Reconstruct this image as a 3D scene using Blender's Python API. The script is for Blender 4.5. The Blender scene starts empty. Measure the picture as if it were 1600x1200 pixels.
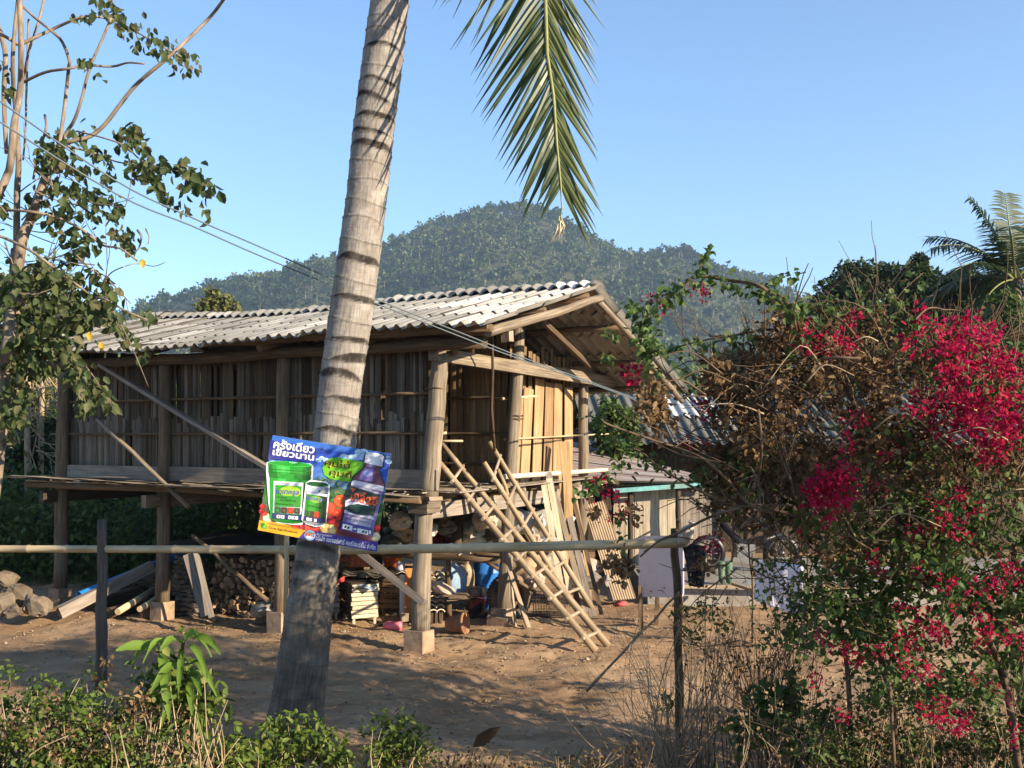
import bpy, math, random
import numpy as np
from mathutils import Vector, Matrix, Euler

S = bpy.context.scene
COL = S.collection
rng = np.random.default_rng(7)
random.seed(7)
PI = math.pi

# ------------------------------------------------------------------ camera, sky, sun, exposure
ZC, FPX, HPX = 2.6, 1560.0, 670.0          # camera height, focal length and horizon row (photo pixels)
cam = bpy.data.objects.new('camera', bpy.data.cameras.new('camera'))
COL.objects.link(cam)
cam.location = (0, 0, ZC)
cam.rotation_euler = (math.radians(90), 0, 0)
cam.data.sensor_width = 36
cam.data.lens = 36 * FPX / 1600
cam.data.shift_y = (HPX - 600) / 1600
cam.data.clip_start = 0.1
cam.data.clip_end = 6000
S.camera = cam

SUN_EL = math.radians(20)
SUN_ROT = math.atan2(0.835, -0.55)
w = bpy.data.worlds.new('World'); S.world = w; w.use_nodes = True
nt = w.node_tree
sky = nt.nodes.new('ShaderNodeTexSky'); sky.sky_type = 'NISHITA'; sky.sun_disc = False
sky.sun_elevation = SUN_EL; sky.sun_rotation = SUN_ROT
sky.air_density = 1.0; sky.dust_density = 0.0; sky.ozone_density = 4.2; sky.altitude = 300
bg = nt.nodes['Background']; bg.inputs[1].default_value = 0.092
nt.links.new(sky.outputs[0], bg.inputs[0])

sl = bpy.data.lights.new('sun', 'SUN'); sl.energy = 5.0; sl.angle = math.radians(0.55); sl.color = (1.0, 0.84, 0.62)
so = bpy.data.objects.new('sun', sl); COL.objects.link(so)
ce = math.cos(SUN_EL)
SUN_DIR = Vector((math.sin(SUN_ROT) * ce, math.cos(SUN_ROT) * ce, math.sin(SUN_EL)))
so.rotation_euler = SUN_DIR.to_track_quat('Z', 'Y').to_euler()
so.location = (30, -12, 20)

S.view_settings.view_transform = 'Standard'; S.view_settings.look = 'None'
S.view_settings.exposure = 1.58; S.view_settings.gamma = 1; S.view_settings.use_curve_mapping = False
S.render.engine = 'CYCLES'
S.cycles.use_denoising = True
S.cycles.max_bounces = 6; S.cycles.diffuse_bounces = 3; S.cycles.transmission_bounces = 4
S.cycles.volume_bounces = 0; S.cycles.caustics_reflective = False; S.cycles.caustics_refractive = False

# ------------------------------------------------------------------ helpers
def at(px, py, Y):
    """point of the place seen at photo pixel (px, py) at the distance Y"""
    return Vector(((px - 800) / FPX * Y, Y, ZC + (HPX - py) / FPX * Y))

def gp(px, py):
    Y = ZC * FPX / (py - HPX)
    return at(px, py, Y)

def sstep(t):
    t = np.clip(t, 0, 1); return t * t * (3 - 2 * t)

# house frame: P1 is the front right post, a runs along the long side, b into the depth
HP = Vector((-1.09, 11.72, 0.0)); HU = Vector((-.885, .466, 0)); HV = Vector((.53, .848, 0))
def Hp(a, b, z): return HP + HU * a + HV * b + Vector((0, 0, z))

_det = HU.x * HV.y - HU.y * HV.x
def gz(x, y):
    """ground height"""
    x = np.asarray(x, float); y = np.asarray(y, float)
    dx, dy = x - HP.x, y - HP.y
    b = (HU.x * dy - HU.y * dx) / _det
    z = -.10 * sstep((-.55 - b + .18 * np.sin(x * 1.7) + .1 * np.sin(x * 4.1 + 1)) / .6) * sstep((18 - y) / 4)
    bank = .95 * sstep((7.6 - y + .25 * np.sin(x * 1.3)) / 3.2)
    z = z + bank
    near = np.exp(-((y - 10) / 14) ** 2)
    z = z + near * (.018 * np.sin(x * 2.3 + y * 1.1) + .014 * np.sin(x * 5.1 - y * 3.7) + .008 * np.sin(x * 9.7 + y * 8.3))
    return z
def gzf(x, y): return float(gz(x, y))
def gpt(px, py, dz=0.0):
    p = gp(px, py); p.z = gzf(p.x, p.y) + dz; return p

def wm(o):
    m = o.matrix_basis.copy()
    if o.parent is not None: m = wm(o.parent) @ o.matrix_parent_inverse @ m
    return m

def link(o, parent=None):
    COL.objects.link(o)
    if parent is not None:
        o.parent = parent; o.matrix_parent_inverse = wm(parent).inverted()
    return o

def tag(o, label=None, cat=None, group=None, kind=None):
    if label: o['label'] = label
    if cat: o['category'] = cat
    if group: o['group'] = group
    if kind: o['kind'] = kind
    return o

def thing(name, label, cat, loc=(0, 0, 0), group=None, rotz=0):
    o = bpy.data.objects.new(name, None); o.empty_display_size = .1
    o.location = loc; o.rotation_euler = (0, 0, rotz)
    COL.objects.link(o)
    return tag(o, label, cat, group)

def copy_tree(o, parent=None):
    c = o.copy(); COL.objects.link(c)
    if parent is not None:
        mi = o.matrix_parent_inverse.copy(); c.parent = parent; c.matrix_parent_inverse = mi
    for ch in o.children: copy_tree(ch, c)
    return c

class MB:
    def __init__(s): s.v = []; s.f = []; s.uv = []; s.mi = []; s.sm = []
    def face(s, idx, uv=None, mat=0, smooth=False):
        s.f.append(tuple(idx)); s.mi.append(mat); s.sm.append(smooth)
        s.uv.append(uv if uv is not None else [(0, 0)] * len(idx))
    def box(s, c, size, R=None, mat=0, jit=0.0):
        c = Vector(c); hx, hy, hz = size[0] / 2, size[1] / 2, size[2] / 2
        n = len(s.v)
        for z in (-hz, hz):
            for y in (-hy, hy):
                for x in (-hx, hx):
                    p = Vector((x, y, z))
                    if jit: p += Vector((random.uniform(-jit, jit), random.uniform(-jit, jit), random.uniform(-jit, jit)))
                    if R is not None: p = R @ p
                    s.v.append(tuple(c + p))
        L = [hx, hy, hz]; lo = L.index(max(L))
        o0 = random.uniform(0, 9)
        for q, (u, v) in (((0, 2, 3, 1), (1, 0)), ((4, 5, 7, 6), (0, 1)), ((0, 1, 5, 4), (0, 2)), ((2, 6, 7, 3), (2, 0)), ((0, 4, 6, 2), (2, 1)), ((1, 3, 7, 5), (1, 2))):
            co = [((-1, 1)[i & 1] * hx, (-1, 1)[(i >> 1) & 1] * hy, (-1, 1)[i >> 2] * hz) for i in q]
            axes = sorted(set((u, v)), key=lambda k: L[k])
            s.face([n + i for i in q], [(p[axes[0]] + o0, p[axes[1]] + o0) for p in co], mat)
        return s
    def bar(s, p0, p1, w, t, up=(0, 0, 1), mat=0, jit=0.0):
        """squared timber from p0 to p1: w across, t along up"""
        p0, p1 = Vector(p0), Vector(p1); d = p1 - p0; L = d.length; d.normalize()
        x = d.cross(Vector(up)); x.normalize(); z = x.cross(d)
        R = Matrix((x, d, z)).transposed()
        return s.box((p0 + p1) / 2, (w, L, t), R, mat, jit)
    def tube(s, path, radii, n=8, mat=0, cap=True, jit=0.0, smooth=True, squash=1.0):
        path = [Vector(p) for p in path]; m = len(path)
        if not hasattr(radii, '__len__'): radii = [radii] * m
        T = []
        for i in range(m):
            t = path[min(i + 1, m - 1)] - path[max(i - 1, 0)]
            T.append(t.normalized() if t.length > 1e-9 else Vector((0, 0, 1)))
        x = T[0].orthogonal().normalized(); base = len(s.v); vl = [0.0]
        for i in range(1, m): vl.append(vl[-1] + (path[i] - path[i - 1]).length)
        o0 = random.uniform(0, 9); ra = sum(radii) / m
        for i in range(m):
            x = (x - T[i] * x.dot(T[i]))
            x = x.normalized() if x.length > 1e-6 else T[i].orthogonal().normalized()
            y = T[i].cross(x)
            for k in range(n):
                a = 2 * PI * k / n; r = radii[i] * (1 + (random.uniform(-jit, jit) if jit else 0))
                s.v.append(tuple(path[i] + x * (r * math.cos(a)) + y * (r * math.sin(a) * squash)))
        for i in range(m - 1):
            for k in range(n):
                k2 = (k + 1) % n
                u0, u1 = k / n * 2 * PI * ra + o0, (k + 1) / n * 2 * PI * ra + o0
                s.face((base + i * n + k, base + i * n + k2, base + (i + 1) * n + k2, base + (i + 1) * n + k),
                       [(u0, vl[i] + o0), (u1, vl[i] + o0), (u1, vl[i + 1] + o0), (u0, vl[i + 1] + o0)], mat, smooth)
        if cap:
            for st, rev in ((base, True), (base + (m - 1) * n, False)):
                idx = [st + k for k in range(n)]
                if rev: idx.reverse()
                s.face(idx, [(math.cos(k) * .03 + o0, math.sin(k) * .03 + o0) for k in range(n)], mat, False)
        return s
    def log(s, p0, p1, r0, r1=None, n=8, segs=5, bend=.012, jit=.06, mat=0):
        p0, p1 = Vector(p0), Vector(p1); r1 = r0 if r1 is None else r1
        P = []; Rr = []
        for i in range(segs + 1):
            t = i / segs; q = p0.lerp(p1, t)
            if 0 < i < segs: q += Vector((random.uniform(-1, 1), random.uniform(-1, 1), random.uniform(-1, 1))) * bend
            P.append(q); Rr.append((r0 + (r1 - r0) * t) * random.uniform(.95, 1.05))
        return s.tube(P, Rr, n, mat, True, jit)
    def culm(s, p0, p1, r0, r1=None, node=.32, n=10, bow=0.0, mat=0):
        """bamboo pole with swollen nodes"""
        p0, p1 = Vector(p0), Vector(p1); r1 = r0 if r1 is None else r1; L = (p1 - p0).length
        k = max(1, int(L / node)); P = []; Rr = []
        for i in range(k + 1):
            tc = (i + random.uniform(-.12, .12)) / k if 0 < i < k else i / k
            for dt, f in ((-.022, 1.0), (-.006, 1.14), (.006, 1.10), (.022, 1.0)):
                t = tc + dt / max(L, .1)
                if t < 0 or t > 1 or (i == 0 and dt > 0) or (i == k and dt < 0): continue
                q = p0.lerp(p1, t); q.z += bow * 4 * t * (1 - t); P.append(q); Rr.append((r0 + (r1 - r0) * t) * f)
        P = [p0] + P + [p1]; Rr = [r0] + Rr + [r1]
        return s.tube(P, Rr, n, mat, True)
    def sheet(s, grid, mat=0, smooth=True, uvs=None):
        """grid of points [rows][cols]"""
        n = len(s.v); R_, C_ = len(grid), len(grid[0])
        for row in grid:
            for p in row: s.v.append(tuple(p))
        for i in range(R_ - 1):
            for j in range(C_ - 1):
                q = (n + i * C_ + j, n + i * C_ + j + 1, n + (i + 1) * C_ + j + 1, n + (i + 1) * C_ + j)
                s.face(q, [(j / C_, i / R_), ((j + 1) / C_, i / R_), ((j + 1) / C_, (i + 1) / R_), (j / C_, (i + 1) / R_)], mat, smooth)
        return s
    def mesh(s, name, mats):
        me = bpy.data.meshes.new(name); me.from_pydata(s.v, [], s.f)
        ul = me.uv_layers.new(name='UVMap')
        ul.data.foreach_set('uv', np.array([c for f in s.uv for p in f for c in p], 'f'))
        me.polygons.foreach_set('material_index', np.array(s.mi, 'i'))
        me.polygons.foreach_set('use_smooth', np.array(s.sm, bool))
        for m in (mats if isinstance(mats, (list, tuple)) else [mats]): me.materials.append(m)
        me.update(); return me
    def build(s, name, mats, parent=None, mod=None):
        o = bpy.data.objects.new(name, s.mesh(name, mats)); link(o, parent)
        return o

def inst(name, me, M, parent=None):
    o = bpy.data.objects.new(name, me); o.matrix_basis = M; link(o, parent); return o

def np_mesh(name, V, F, mats, parent=None, rnd=None, smooth=False, mi=None):
    """V (n,3), F (m,k) arrays"""
    V = np.asarray(V, 'f'); F = np.asarray(F, 'i'); me = bpy.data.meshes.new(name)
    k = F.shape[1]; me.vertices.add(len(V)); me.vertices.foreach_set('co', V.ravel())
    me.loops.add(F.size); me.loops.foreach_set('vertex_index', F.ravel())
    me.polygons.add(len(F)); me.polygons.foreach_set('loop_start', np.arange(0, F.size, k, dtype='i'))
    try: me.polygons.foreach_set('loop_total', np.full(len(F), k, 'i'))
    except Exception: pass
    if smooth: me.polygons.foreach_set('use_smooth', np.ones(len(F), bool))
    if mi is not None: me.polygons.foreach_set('material_index', np.asarray(mi, 'i'))
    if rnd is not None:
        a = me.attributes.new('rnd', 'FLOAT', 'FACE'); a.data.foreach_set('value', np.asarray(rnd, 'f'))
    for m in (mats if isinstance(mats, (list, tuple)) else [mats]): me.materials.append(m)
    me.update(calc_edges=True); me.validate()
    o = bpy.data.objects.new(name, me); link(o, parent); return o

def unit(a): return a / np.maximum(np.linalg.norm(a, axis=1, keepdims=True), 1e-9)
def rvec(n): return unit(rng.normal(size=(n, 3)))

def leaf_geo(C, D, N, L, W, quad=False):
    """leaf blades: base C, along D, facing N. Returns V, F (quads)"""
    n = len(C); D = unit(D); Sd = unit(np.cross(D, N)); N = np.cross(Sd, D)
    L = np.broadcast_to(L, (n,))[:, None]; W = np.broadcast_to(W, (n,))[:, None]
    if quad:
        V = np.stack([C, C + D * L * .45 + Sd * W * .5, C + D * L, C + D * L * .45 - Sd * W * .5], 1).reshape(-1, 3)
        F = np.arange(4 * n).reshape(n, 4); return V, F
    up = N * W * .16; dr = N * L * .14
    V = np.stack([C, C + D * L * .32 - Sd * W * .5 + up, C + D * L * .72 - Sd * W * .36 + up - dr * .5, C + D * L - dr,
                  C + D * L * .72 + Sd * W * .36 + up - dr * .5, C + D * L * .32 + Sd * W * .5 + up], 1).reshape(-1, 3)
    b = np.arange(n)[:, None] * 6
    F = np.concatenate([b + np.array([[0, 3, 2, 1]]), b + np.array([[0, 5, 4, 3]])], 1).reshape(-1, 4)
    return V, F

def leaves(name, C, L, W, mat, parent=None, D=None, N=None, quad=False, rnd=None, droop=.5, upn=.5):
    C = np.asarray(C, float); n = len(C)
    if D is None: D = rvec(n); D[:, 2] -= droop
    if N is None: N = rvec(n); N[:, 2] = np.abs(N[:, 2]) + upn
    V, F = leaf_geo(C, D, N, L, W, quad)
    r = rng.random(n) if rnd is None else rnd
    return np_mesh(name, V, F, mat, parent, np.repeat(r, 1 if quad else 2))

# ------------------------------------------------------------------ materials
def new_mat(name):
    m = bpy.data.materials.new(name); m.use_nodes = True; t = m.node_tree
    return m, t, t.nodes['Principled BSDF']
def nd(t, typ, **kw):
    n = t.nodes.new(typ)
    for k, v in kw.items(): setattr(n, k, v)
    return n
def ramp(t, cols, src):
    r = nd(t, 'ShaderNodeValToRGB'); e = r.color_ramp.elements
    while len(e) < len(cols): e.new(.5)
    for i, (p, c) in enumerate(cols): e[i].position = p; e[i].color = (*c, 1)
    t.links.new(src, r.inputs[0]); return r.outputs[0]
def noise(t, vec, scale, detail=5, rough=.6):
    n = nd(t, 'ShaderNodeTexNoise'); n.inputs['Scale'].default_value = scale; n.inputs['Detail'].default_value = detail; n.inputs['Roughness'].default_value = rough
    if vec is not None: t.links.new(vec, n.inputs['Vector'])
    return n.outputs[0]
def mapping(t, src, sc):
    m = nd(t, 'ShaderNodeMapping'); m.inputs['Scale'].default_value = sc; t.links.new(src, m.inputs[0]); return m.outputs[0]
def mixc(t, a, b, f, mode='MIX'):
    m = nd(t, 'ShaderNodeMix', data_type='RGBA', blend_type=mode)
    for i, v in ((6, a), (7, b)):
        if isinstance(v, tuple): m.inputs[i].default_value = (*v, 1)
        else: t.links.new(v, m.inputs[i])
    if isinstance(f, float): m.inputs[0].default_value = f
    else: t.links.new(f, m.inputs[0])
    return m.outputs[2]
def math_(t, op, a, b=None):
    m = nd(t, 'ShaderNodeMath', operation=op)
    for i, v in ((0, a), (1, b)):
        if v is None: continue
        if isinstance(v, (int, float)): m.inputs[i].default_value = v
        else: t.links.new(v, m.inputs[i])
    return m.outputs[0]
def bump(t, p, h, strength=.4, dist=.01):
    b = nd(t, 'ShaderNodeBump'); b.inputs['Strength'].default_value = strength; b.inputs['Distance'].default_value = dist
    t.links.new(h, b.inputs['Height']); t.links.new(b.outputs[0], p.inputs['Normal'])

def wood(name, dark, mid, light, across=45, along=2.2, rough=.85, objvar=.35, bstr=.6, stain=None):
    """fibres run along the UV's second axis"""
    m, t, p = new_mat(name)
    uv = nd(t, 'ShaderNodeUVMap').outputs[0]; oi = nd(t, 'ShaderNodeObjectInfo')
    add = nd(t, 'ShaderNodeVectorMath', operation='ADD'); t.links.new(uv, add.inputs[0])
    sc = nd(t, 'ShaderNodeVectorMath', operation='SCALE'); sc.inputs[0].default_value = (7.3, 3.1, 0); t.links.new(oi.outputs['Random'], sc.inputs['Scale'])
    t.links.new(sc.outputs[0], add.inputs[1]); v = add.outputs[0]
    g = noise(t, mapping(t, v, (across, along, 1)), 1.0, 6, .65)
    c = ramp(t, [(.28, dark), (.5, mid), (.72, light)], g)
    big = noise(t, mapping(t, v, (3, 1.2, 1)), 1.5, 3, .6)
    c = mixc(t, c, stain or tuple(x * .45 for x in mid), math_(t, 'MULTIPLY', math_(t, 'GREATER_THAN', big, .0), math_(t, 'MULTIPLY', math_(t, 'SUBTRACT', big, .38), 1.6)))
    val = math_(t, 'ADD', math_(t, 'MULTIPLY', oi.outputs['Random'], objvar * 2), 1 - objvar)
    hs = nd(t, 'ShaderNodeHueSaturation'); t.links.new(val, hs.inputs['Value']); t.links.new(c, hs.inputs['Color'])
    t.links.new(hs.outputs[0], p.inputs['Base Color']); p.inputs['Roughness'].default_value = rough
    p.inputs['Specular IOR Level'].default_value = .25
    bump(t, p, g, bstr, .006)
    return m

def plain(name, col, rough=.7, var=.25, scale=9, bstr=.15, spec=.3, metal=0.0, dirt=None, objvar=0.0):
    m, t, p = new_mat(name)
    tc = nd(t, 'ShaderNodeTexCoord').outputs['Object']
    n1 = noise(t, tc, scale, 6, .65); n2 = noise(t, tc, scale * .23, 3, .6)
    lo = tuple(x * (1 - var) for x in col); hi = tuple(min(1, x * (1 + var)) for x in col)
    c = ramp(t, [(.3, lo), (.7, hi)], n1)
    if dirt: c = mixc(t, c, dirt, ramp(t, [(.45, (0, 0, 0)), (.68, (.75, .75, .75))], n2))
    if objvar:
        oi = nd(t, 'ShaderNodeObjectInfo'); hs = nd(t, 'ShaderNodeHueSaturation')
        t.links.new(math_(t, 'ADD', math_(t, 'MULTIPLY', oi.outputs['Random'], objvar * 2), 1 - objvar), hs.inputs['Value'])
        t.links.new(c, hs.inputs['Color']); c = hs.outputs[0]
    t.links.new(c, p.inputs['Base Color']); p.inputs['Roughness'].default_value = rough
    p.inputs['Specular IOR Level'].default_value = spec; p.inputs['Metallic'].default_value = metal
    if bstr: bump(t, p, n1, bstr, .01)
    return m

def flat(name, col, rough=.35):
    m, t, p = new_mat(name); p.inputs['Base Color'].default_value = (*col, 1); p.inputs['Roughness'].default_value = rough
    p.inputs['Specular IOR Level'].default_value = .25
    return m

def leafmat(name, cols, transl=.35, rough=.6, spec=.3):
    """leaf colour picked per leaf from a ramp of real leaf colours; some light passes through"""
    m, t, p = new_mat(name)
    a = nd(t, 'ShaderNodeAttribute', attribute_name='rnd')
    r = nd(t, 'ShaderNodeValToRGB'); e = r.color_ramp.elements; r.color_ramp.interpolation = 'LINEAR'
    while len(e) < len(cols): e.new(.5)
    for i, c in enumerate(cols): e[i].position = i / max(1, len(cols) - 1); e[i].color = (*c, 1)
    t.links.new(a.outputs['Fac'], r.inputs[0])
    tc = nd(t, 'ShaderNodeTexCoord').outputs['Object']
    n1 = noise(t, tc, 30, 3)
    c = mixc(t, r.outputs[0], tuple(x * .6 for x in cols[0]), math_(t, 'MULTIPLY', n1, .35))
    t.links.new(c, p.inputs['Base Color']); p.inputs['Roughness'].default_value = rough; p.inputs['Specular IOR Level'].default_value = spec
    tr = nd(t, 'ShaderNodeBsdfTranslucent'); hs = nd(t, 'ShaderNodeHueSaturation'); hs.inputs['Value'].default_value = 1.5; hs.inputs['Hue'].default_value = .49
    t.links.new(c, hs.inputs['Color']); t.links.new(hs.outputs[0], tr.inputs[0])
    mx = nd(t, 'ShaderNodeMixShader'); mx.inputs[0].default_value = transl
    t.links.new(p.outputs[0], mx.inputs[1]); t.links.new(tr.outputs[0], mx.inputs[2])
    t.links.new(mx.outputs[0], t.nodes['Material Output'].inputs[0])
    return m

K = {}
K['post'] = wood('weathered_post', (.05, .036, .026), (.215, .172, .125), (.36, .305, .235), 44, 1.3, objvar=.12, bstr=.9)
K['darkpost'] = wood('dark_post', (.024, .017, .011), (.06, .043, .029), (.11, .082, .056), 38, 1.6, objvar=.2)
K['log'] = wood('grey_log', (.05, .038, .028), (.19, .148, .105), (.32, .265, .2), 42, 1.6, objvar=.2, bstr=.9)
K['brownlog'] = wood('brown_log', (.04, .026, .016), (.12, .078, .046), (.2, .14, .085), 36, 2, objvar=.25)
K['slat'] = wood('split_bamboo_grey', (.03, .02, .012), (.078, .056, .036), (.15, .115, .08), 60, 1.4, objvar=.5, bstr=.8)
K['slatpale'] = wood('silvered_bamboo', (.05, .041, .03), (.145, .122, .095), (.26, .228, .185), 60, 1.4, objvar=.45, bstr=.8)
K['slatwarm'] = wood('split_bamboo_warm', (.07, .04, .02), (.2, .125, .062), (.32, .215, .115), 60, 1.4, objvar=.34, bstr=.8)
K['bamboo'] = wood('bamboo_pole', (.3, .22, .115), (.52, .4, .235), (.62, .51, .33), 30, 1.0, rough=.5, objvar=.1, bstr=.2, stain=(.17, .125, .07))
K['ladder'] = wood('ladder_bamboo', (.17, .12, .07), (.3, .225, .138), (.4, .32, .215), 30, 1.0, rough=.55, objvar=.1, bstr=.2, stain=(.15, .1, .055))
K['board'] = wood('pale_board', (.15, .11, .075), (.32, .25, .175), (.45, .38, .29), 34, 1.6, objvar=.2)
K['greyboard'] = wood('grey_board', (.1, .085, .07), (.24, .2, .165), (.36, .31, .26), 34, 1.6, objvar=.2)
K['firewood'] = wood('split_firewood', (.1, .06, .034), (.27, .17, .095), (.42, .29, .17), 30, 3, objvar=.45)
K['bark'] = wood('tree_bark', (.07, .053, .04), (.2, .155, .115), (.32, .265, .2), 20, 6, objvar=.15)
K['twig'] = wood('dry_twig', (.16, .11, .065), (.33, .245, .15), (.46, .36, .24), 20, 6, objvar=.2)
K['vine'] = wood('dark_vine', (.05, .032, .02), (.13, .085, .052), (.22, .15, .1), 20, 6, objvar=.2)
K['conc'] = plain('concrete', (.3, .215, .145), .9, .3, 11, .6, dirt=(.17, .105, .06))
K['grey_conc'] = plain('grey_concrete', (.25, .235, .21), .9, .2, 8, .3, dirt=(.16, .12, .08))
K['rock'] = plain('rock', (.135, .105, .075), .9, .35, 6, .8, objvar=.25)
K['leaf'] = leafmat('tree_leaf', [(.035, .055, .018), (.06, .088, .026), (.1, .125, .04), (.15, .125, .065)])
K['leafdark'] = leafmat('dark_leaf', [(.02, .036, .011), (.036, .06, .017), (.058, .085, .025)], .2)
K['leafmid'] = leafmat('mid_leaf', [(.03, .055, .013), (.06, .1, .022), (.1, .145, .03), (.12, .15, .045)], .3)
K['leafolive'] = leafmat('olive_leaf', [(.07, .085, .025), (.13, .14, .042), (.18, .19, .06), (.22, .19, .09)], .3)
K['shrub'] = leafmat('fresh_leaf', [(.04, .07, .012), (.085, .135, .02), (.15, .21, .032), (.22, .24, .06)], .4)
K['bouleaf'] = leafmat('bougainvillea_leaf', [(.035, .07, .016), (.06, .115, .026), (.1, .16, .04), (.15, .19, .06)], .35)
K['boudry'] = leafmat('withered_leaf', [(.055, .032, .016), (.13, .078, .038), (.23, .148, .074), (.34, .235, .125)], .25, .8, .1)
K['bract'] = leafmat('crimson_bract', [(.14, .003, .018), (.32, .007, .034), (.5, .016, .06), (.42, .02, .12)], .4, .6, .15)
K['hillleaf'] = leafmat('hill_tree_leaf', [(.014, .03, .007), (.036, .062, .013), (.066, .094, .021), (.11, .115, .034)], .15)
K['frond'] = leafmat('palm_leaflet', [(.026, .045, .01), (.045, .07, .016), (.11, .13, .03)], .3, .4, .4)
K['frondfar'] = leafmat('far_palm_leaflet', [(.02, .04, .014), (.036, .062, .02), (.075, .09, .032)], .3, .45, .35)
# ------------------------------------------------------------------ ground
def graded(lo, hi, c0, c1, fine, grow):
    xs = list(np.arange(c0, c1 + 1e-6, fine)); s = fine
    x = xs[-1]
    while x < hi: s *= grow; x += s; xs.append(x)
    s = fine; x = xs[0]
    while x > lo: s *= grow; x -= s; xs.insert(0, x)
    return np.array(xs)

def ground_mat():
    m, t, p = new_mat('packed_earth')
    tc = nd(t, 'ShaderNodeTexCoord').outputs['Object']
    n1 = noise(t, tc, .55, 6, .62); n2 = noise(t, tc, 6, 6, .7); n3 = noise(t, tc, 48, 4, .7)
    st = noise(t, mapping(t, tc, (.5, 2.2, 1)), 2.0, 5, .6)
    c = ramp(t, [(.3, (.235, .145, .078)), (.5, (.335, .216, .124)), (.7, (.4, .278, .172))], n1)
    c = mixc(t, c, (.17, .098, .05), ramp(t, [(.48, (0, 0, 0)), (.68, (.65, .65, .65))], st))
    c = mixc(t, c, (.42, .295, .18), ramp(t, [(.56, (0, 0, 0)), (.72, (.5, .5, .5))], n2))
    c = mixc(t, c, (.13, .08, .045), ramp(t, [(.6, (0, 0, 0)), (.7, (.7, .7, .7))], n3))
    gr = noise(t, tc, 95, 3, .7); pt = noise(t, tc, .9, 4, .6)
    c = mixc(t, c, (.5, .42, .32), math_(t, 'MULTIPLY', ramp(t, [(.6, (0, 0, 0)), (.66, (.8, .8, .8))], gr), ramp(t, [(.45, (0, 0, 0)), (.6, (1, 1, 1))], pt)))
    # grey-green scrub soil far away
    sx = nd(t, 'ShaderNodeSeparateXYZ'); t.links.new(tc, sx.inputs[0])
    far = ramp(t, [(0, (0, 0, 0)), (1, (1, 1, 1))], math_(t, 'MULTIPLY', math_(t, 'SUBTRACT', sx.outputs[1], 24), .08))
    c = mixc(t, c, (.075, .075, .03), far)
    t.links.new(c, p.inputs['Base Color']); p.inputs['Roughness'].default_value = .95; p.inputs['Specular IOR Level'].default_value = .1
    h = math_(t, 'ADD', math_(t, 'MULTIPLY', n2, .7), math_(t, 'MULTIPLY', n3, .35))
    bump(t, p, h, .65, .03)
    return m
gx = graded(-1500, 1500, -9, 9, .09, 1.13); gy = graded(-300, 1800, 4.5, 19, .075, 1.1)
GX, GY = np.meshgrid(gx, gy)
GZ = gz(GX, GY)
_n = (np.random.default_rng(3).normal(size=GX.shape) * .008 + .012 * np.sin(GX * 13 + 3 * np.sin(GY * 5)) * np.sin(GY * 17 + 2 * np.sin(GX * 7))) * np.exp(-((GY - 10) / 10) ** 2)
GV = np.stack([GX, GY, GZ + _n], -1).reshape(-1, 3)
nx, ny = len(gx), len(gy)
ii = (np.arange(ny - 1)[:, None] * nx + np.arange(nx - 1)[None]).ravel()
ground = np_mesh('ground', GV, np.stack([ii, ii + 1, ii + nx + 1, ii + nx], 1), ground_mat(), smooth=True)
tag(ground, 'bare reddish earth yard with trodden dirt and low bank', kind='structure')

# road the photographer stands on, beyond the lower edge
rb = MB(); rb.sheet([[(x, y, gzf(x, y) + .02) for x in np.linspace(-40, 40, 60)] for y in np.linspace(-3.2, 2.8, 6)])
tag(rb.build('road', plain('asphalt', (.055, .053, .05), .9, .3, 40, .5)), 'grey asphalt road along the top of the bank', kind='structure')

# ------------------------------------------------------------------ hill with its forest
HR = 820.0
sil = np.array([(-900, 640), (-300, 560), (0, 512), (150, 497), (250, 474), (330, 455), (400, 432), (460, 414), (520, 397), (600, 380), (640, 357), (700, 331), (760, 316), (805, 314),
                (850, 324), (880, 345), (940, 376), (990, 392), (1040, 386), (1080, 400), (1100, 415), (1160, 417), (1200, 437), (1260, 470), (1330, 520), (1500, 590), (2400, 650)], float)
def hill_z(x, y):
    x = np.asarray(x, float); y = np.asarray(y, float)
    px = 800 + x / HR * FPX
    top = (HPX - np.interp(px, sil[:, 0], sil[:, 1])) / FPX * HR - 9.5
    s = (y - 430) / (HR - 430)
    prof = np.where(s < 1, sstep(s) ** 1.2, 1 - .55 * np.clip((y - HR) / 500, 0, 1) ** 1.5)
    rid = 6 * np.sin(x * .021 + y * .008) + 5 * np.sin(x * .05 - y * .017 + 1) + 3 * np.abs(np.sin(x * .034 + .3 * np.sin(y * .01))) + 2.5 * np.sin(x * .11 + y * .05)
    return top * prof + rid * np.clip(s * 1.6, 0, 1) * np.clip((1.04 - s) * 2.5, 0, 1) - 1.5
hx = np.linspace(-1000, 1000, 120); hy = np.linspace(425, 1300, 70)
HX, HY = np.meshgrid(hx, hy); HZ = hill_z(HX, HY)
nx, ny = len(hx), len(hy)
ii = (np.arange(ny - 1)[:, None] * nx + np.arange(nx - 1)[None]).ravel()
hill = np_mesh('hill', np.stack([HX, HY, HZ], -1).reshape(-1, 3), np.stack([ii, ii + 1, ii + nx + 1, ii + nx], 1), plain('forest_floor', (.042, .044, .02), .95, .3, .05, 0), smooth=True)
tag(hill, 'forested rounded hill behind the village', kind='structure')
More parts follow.
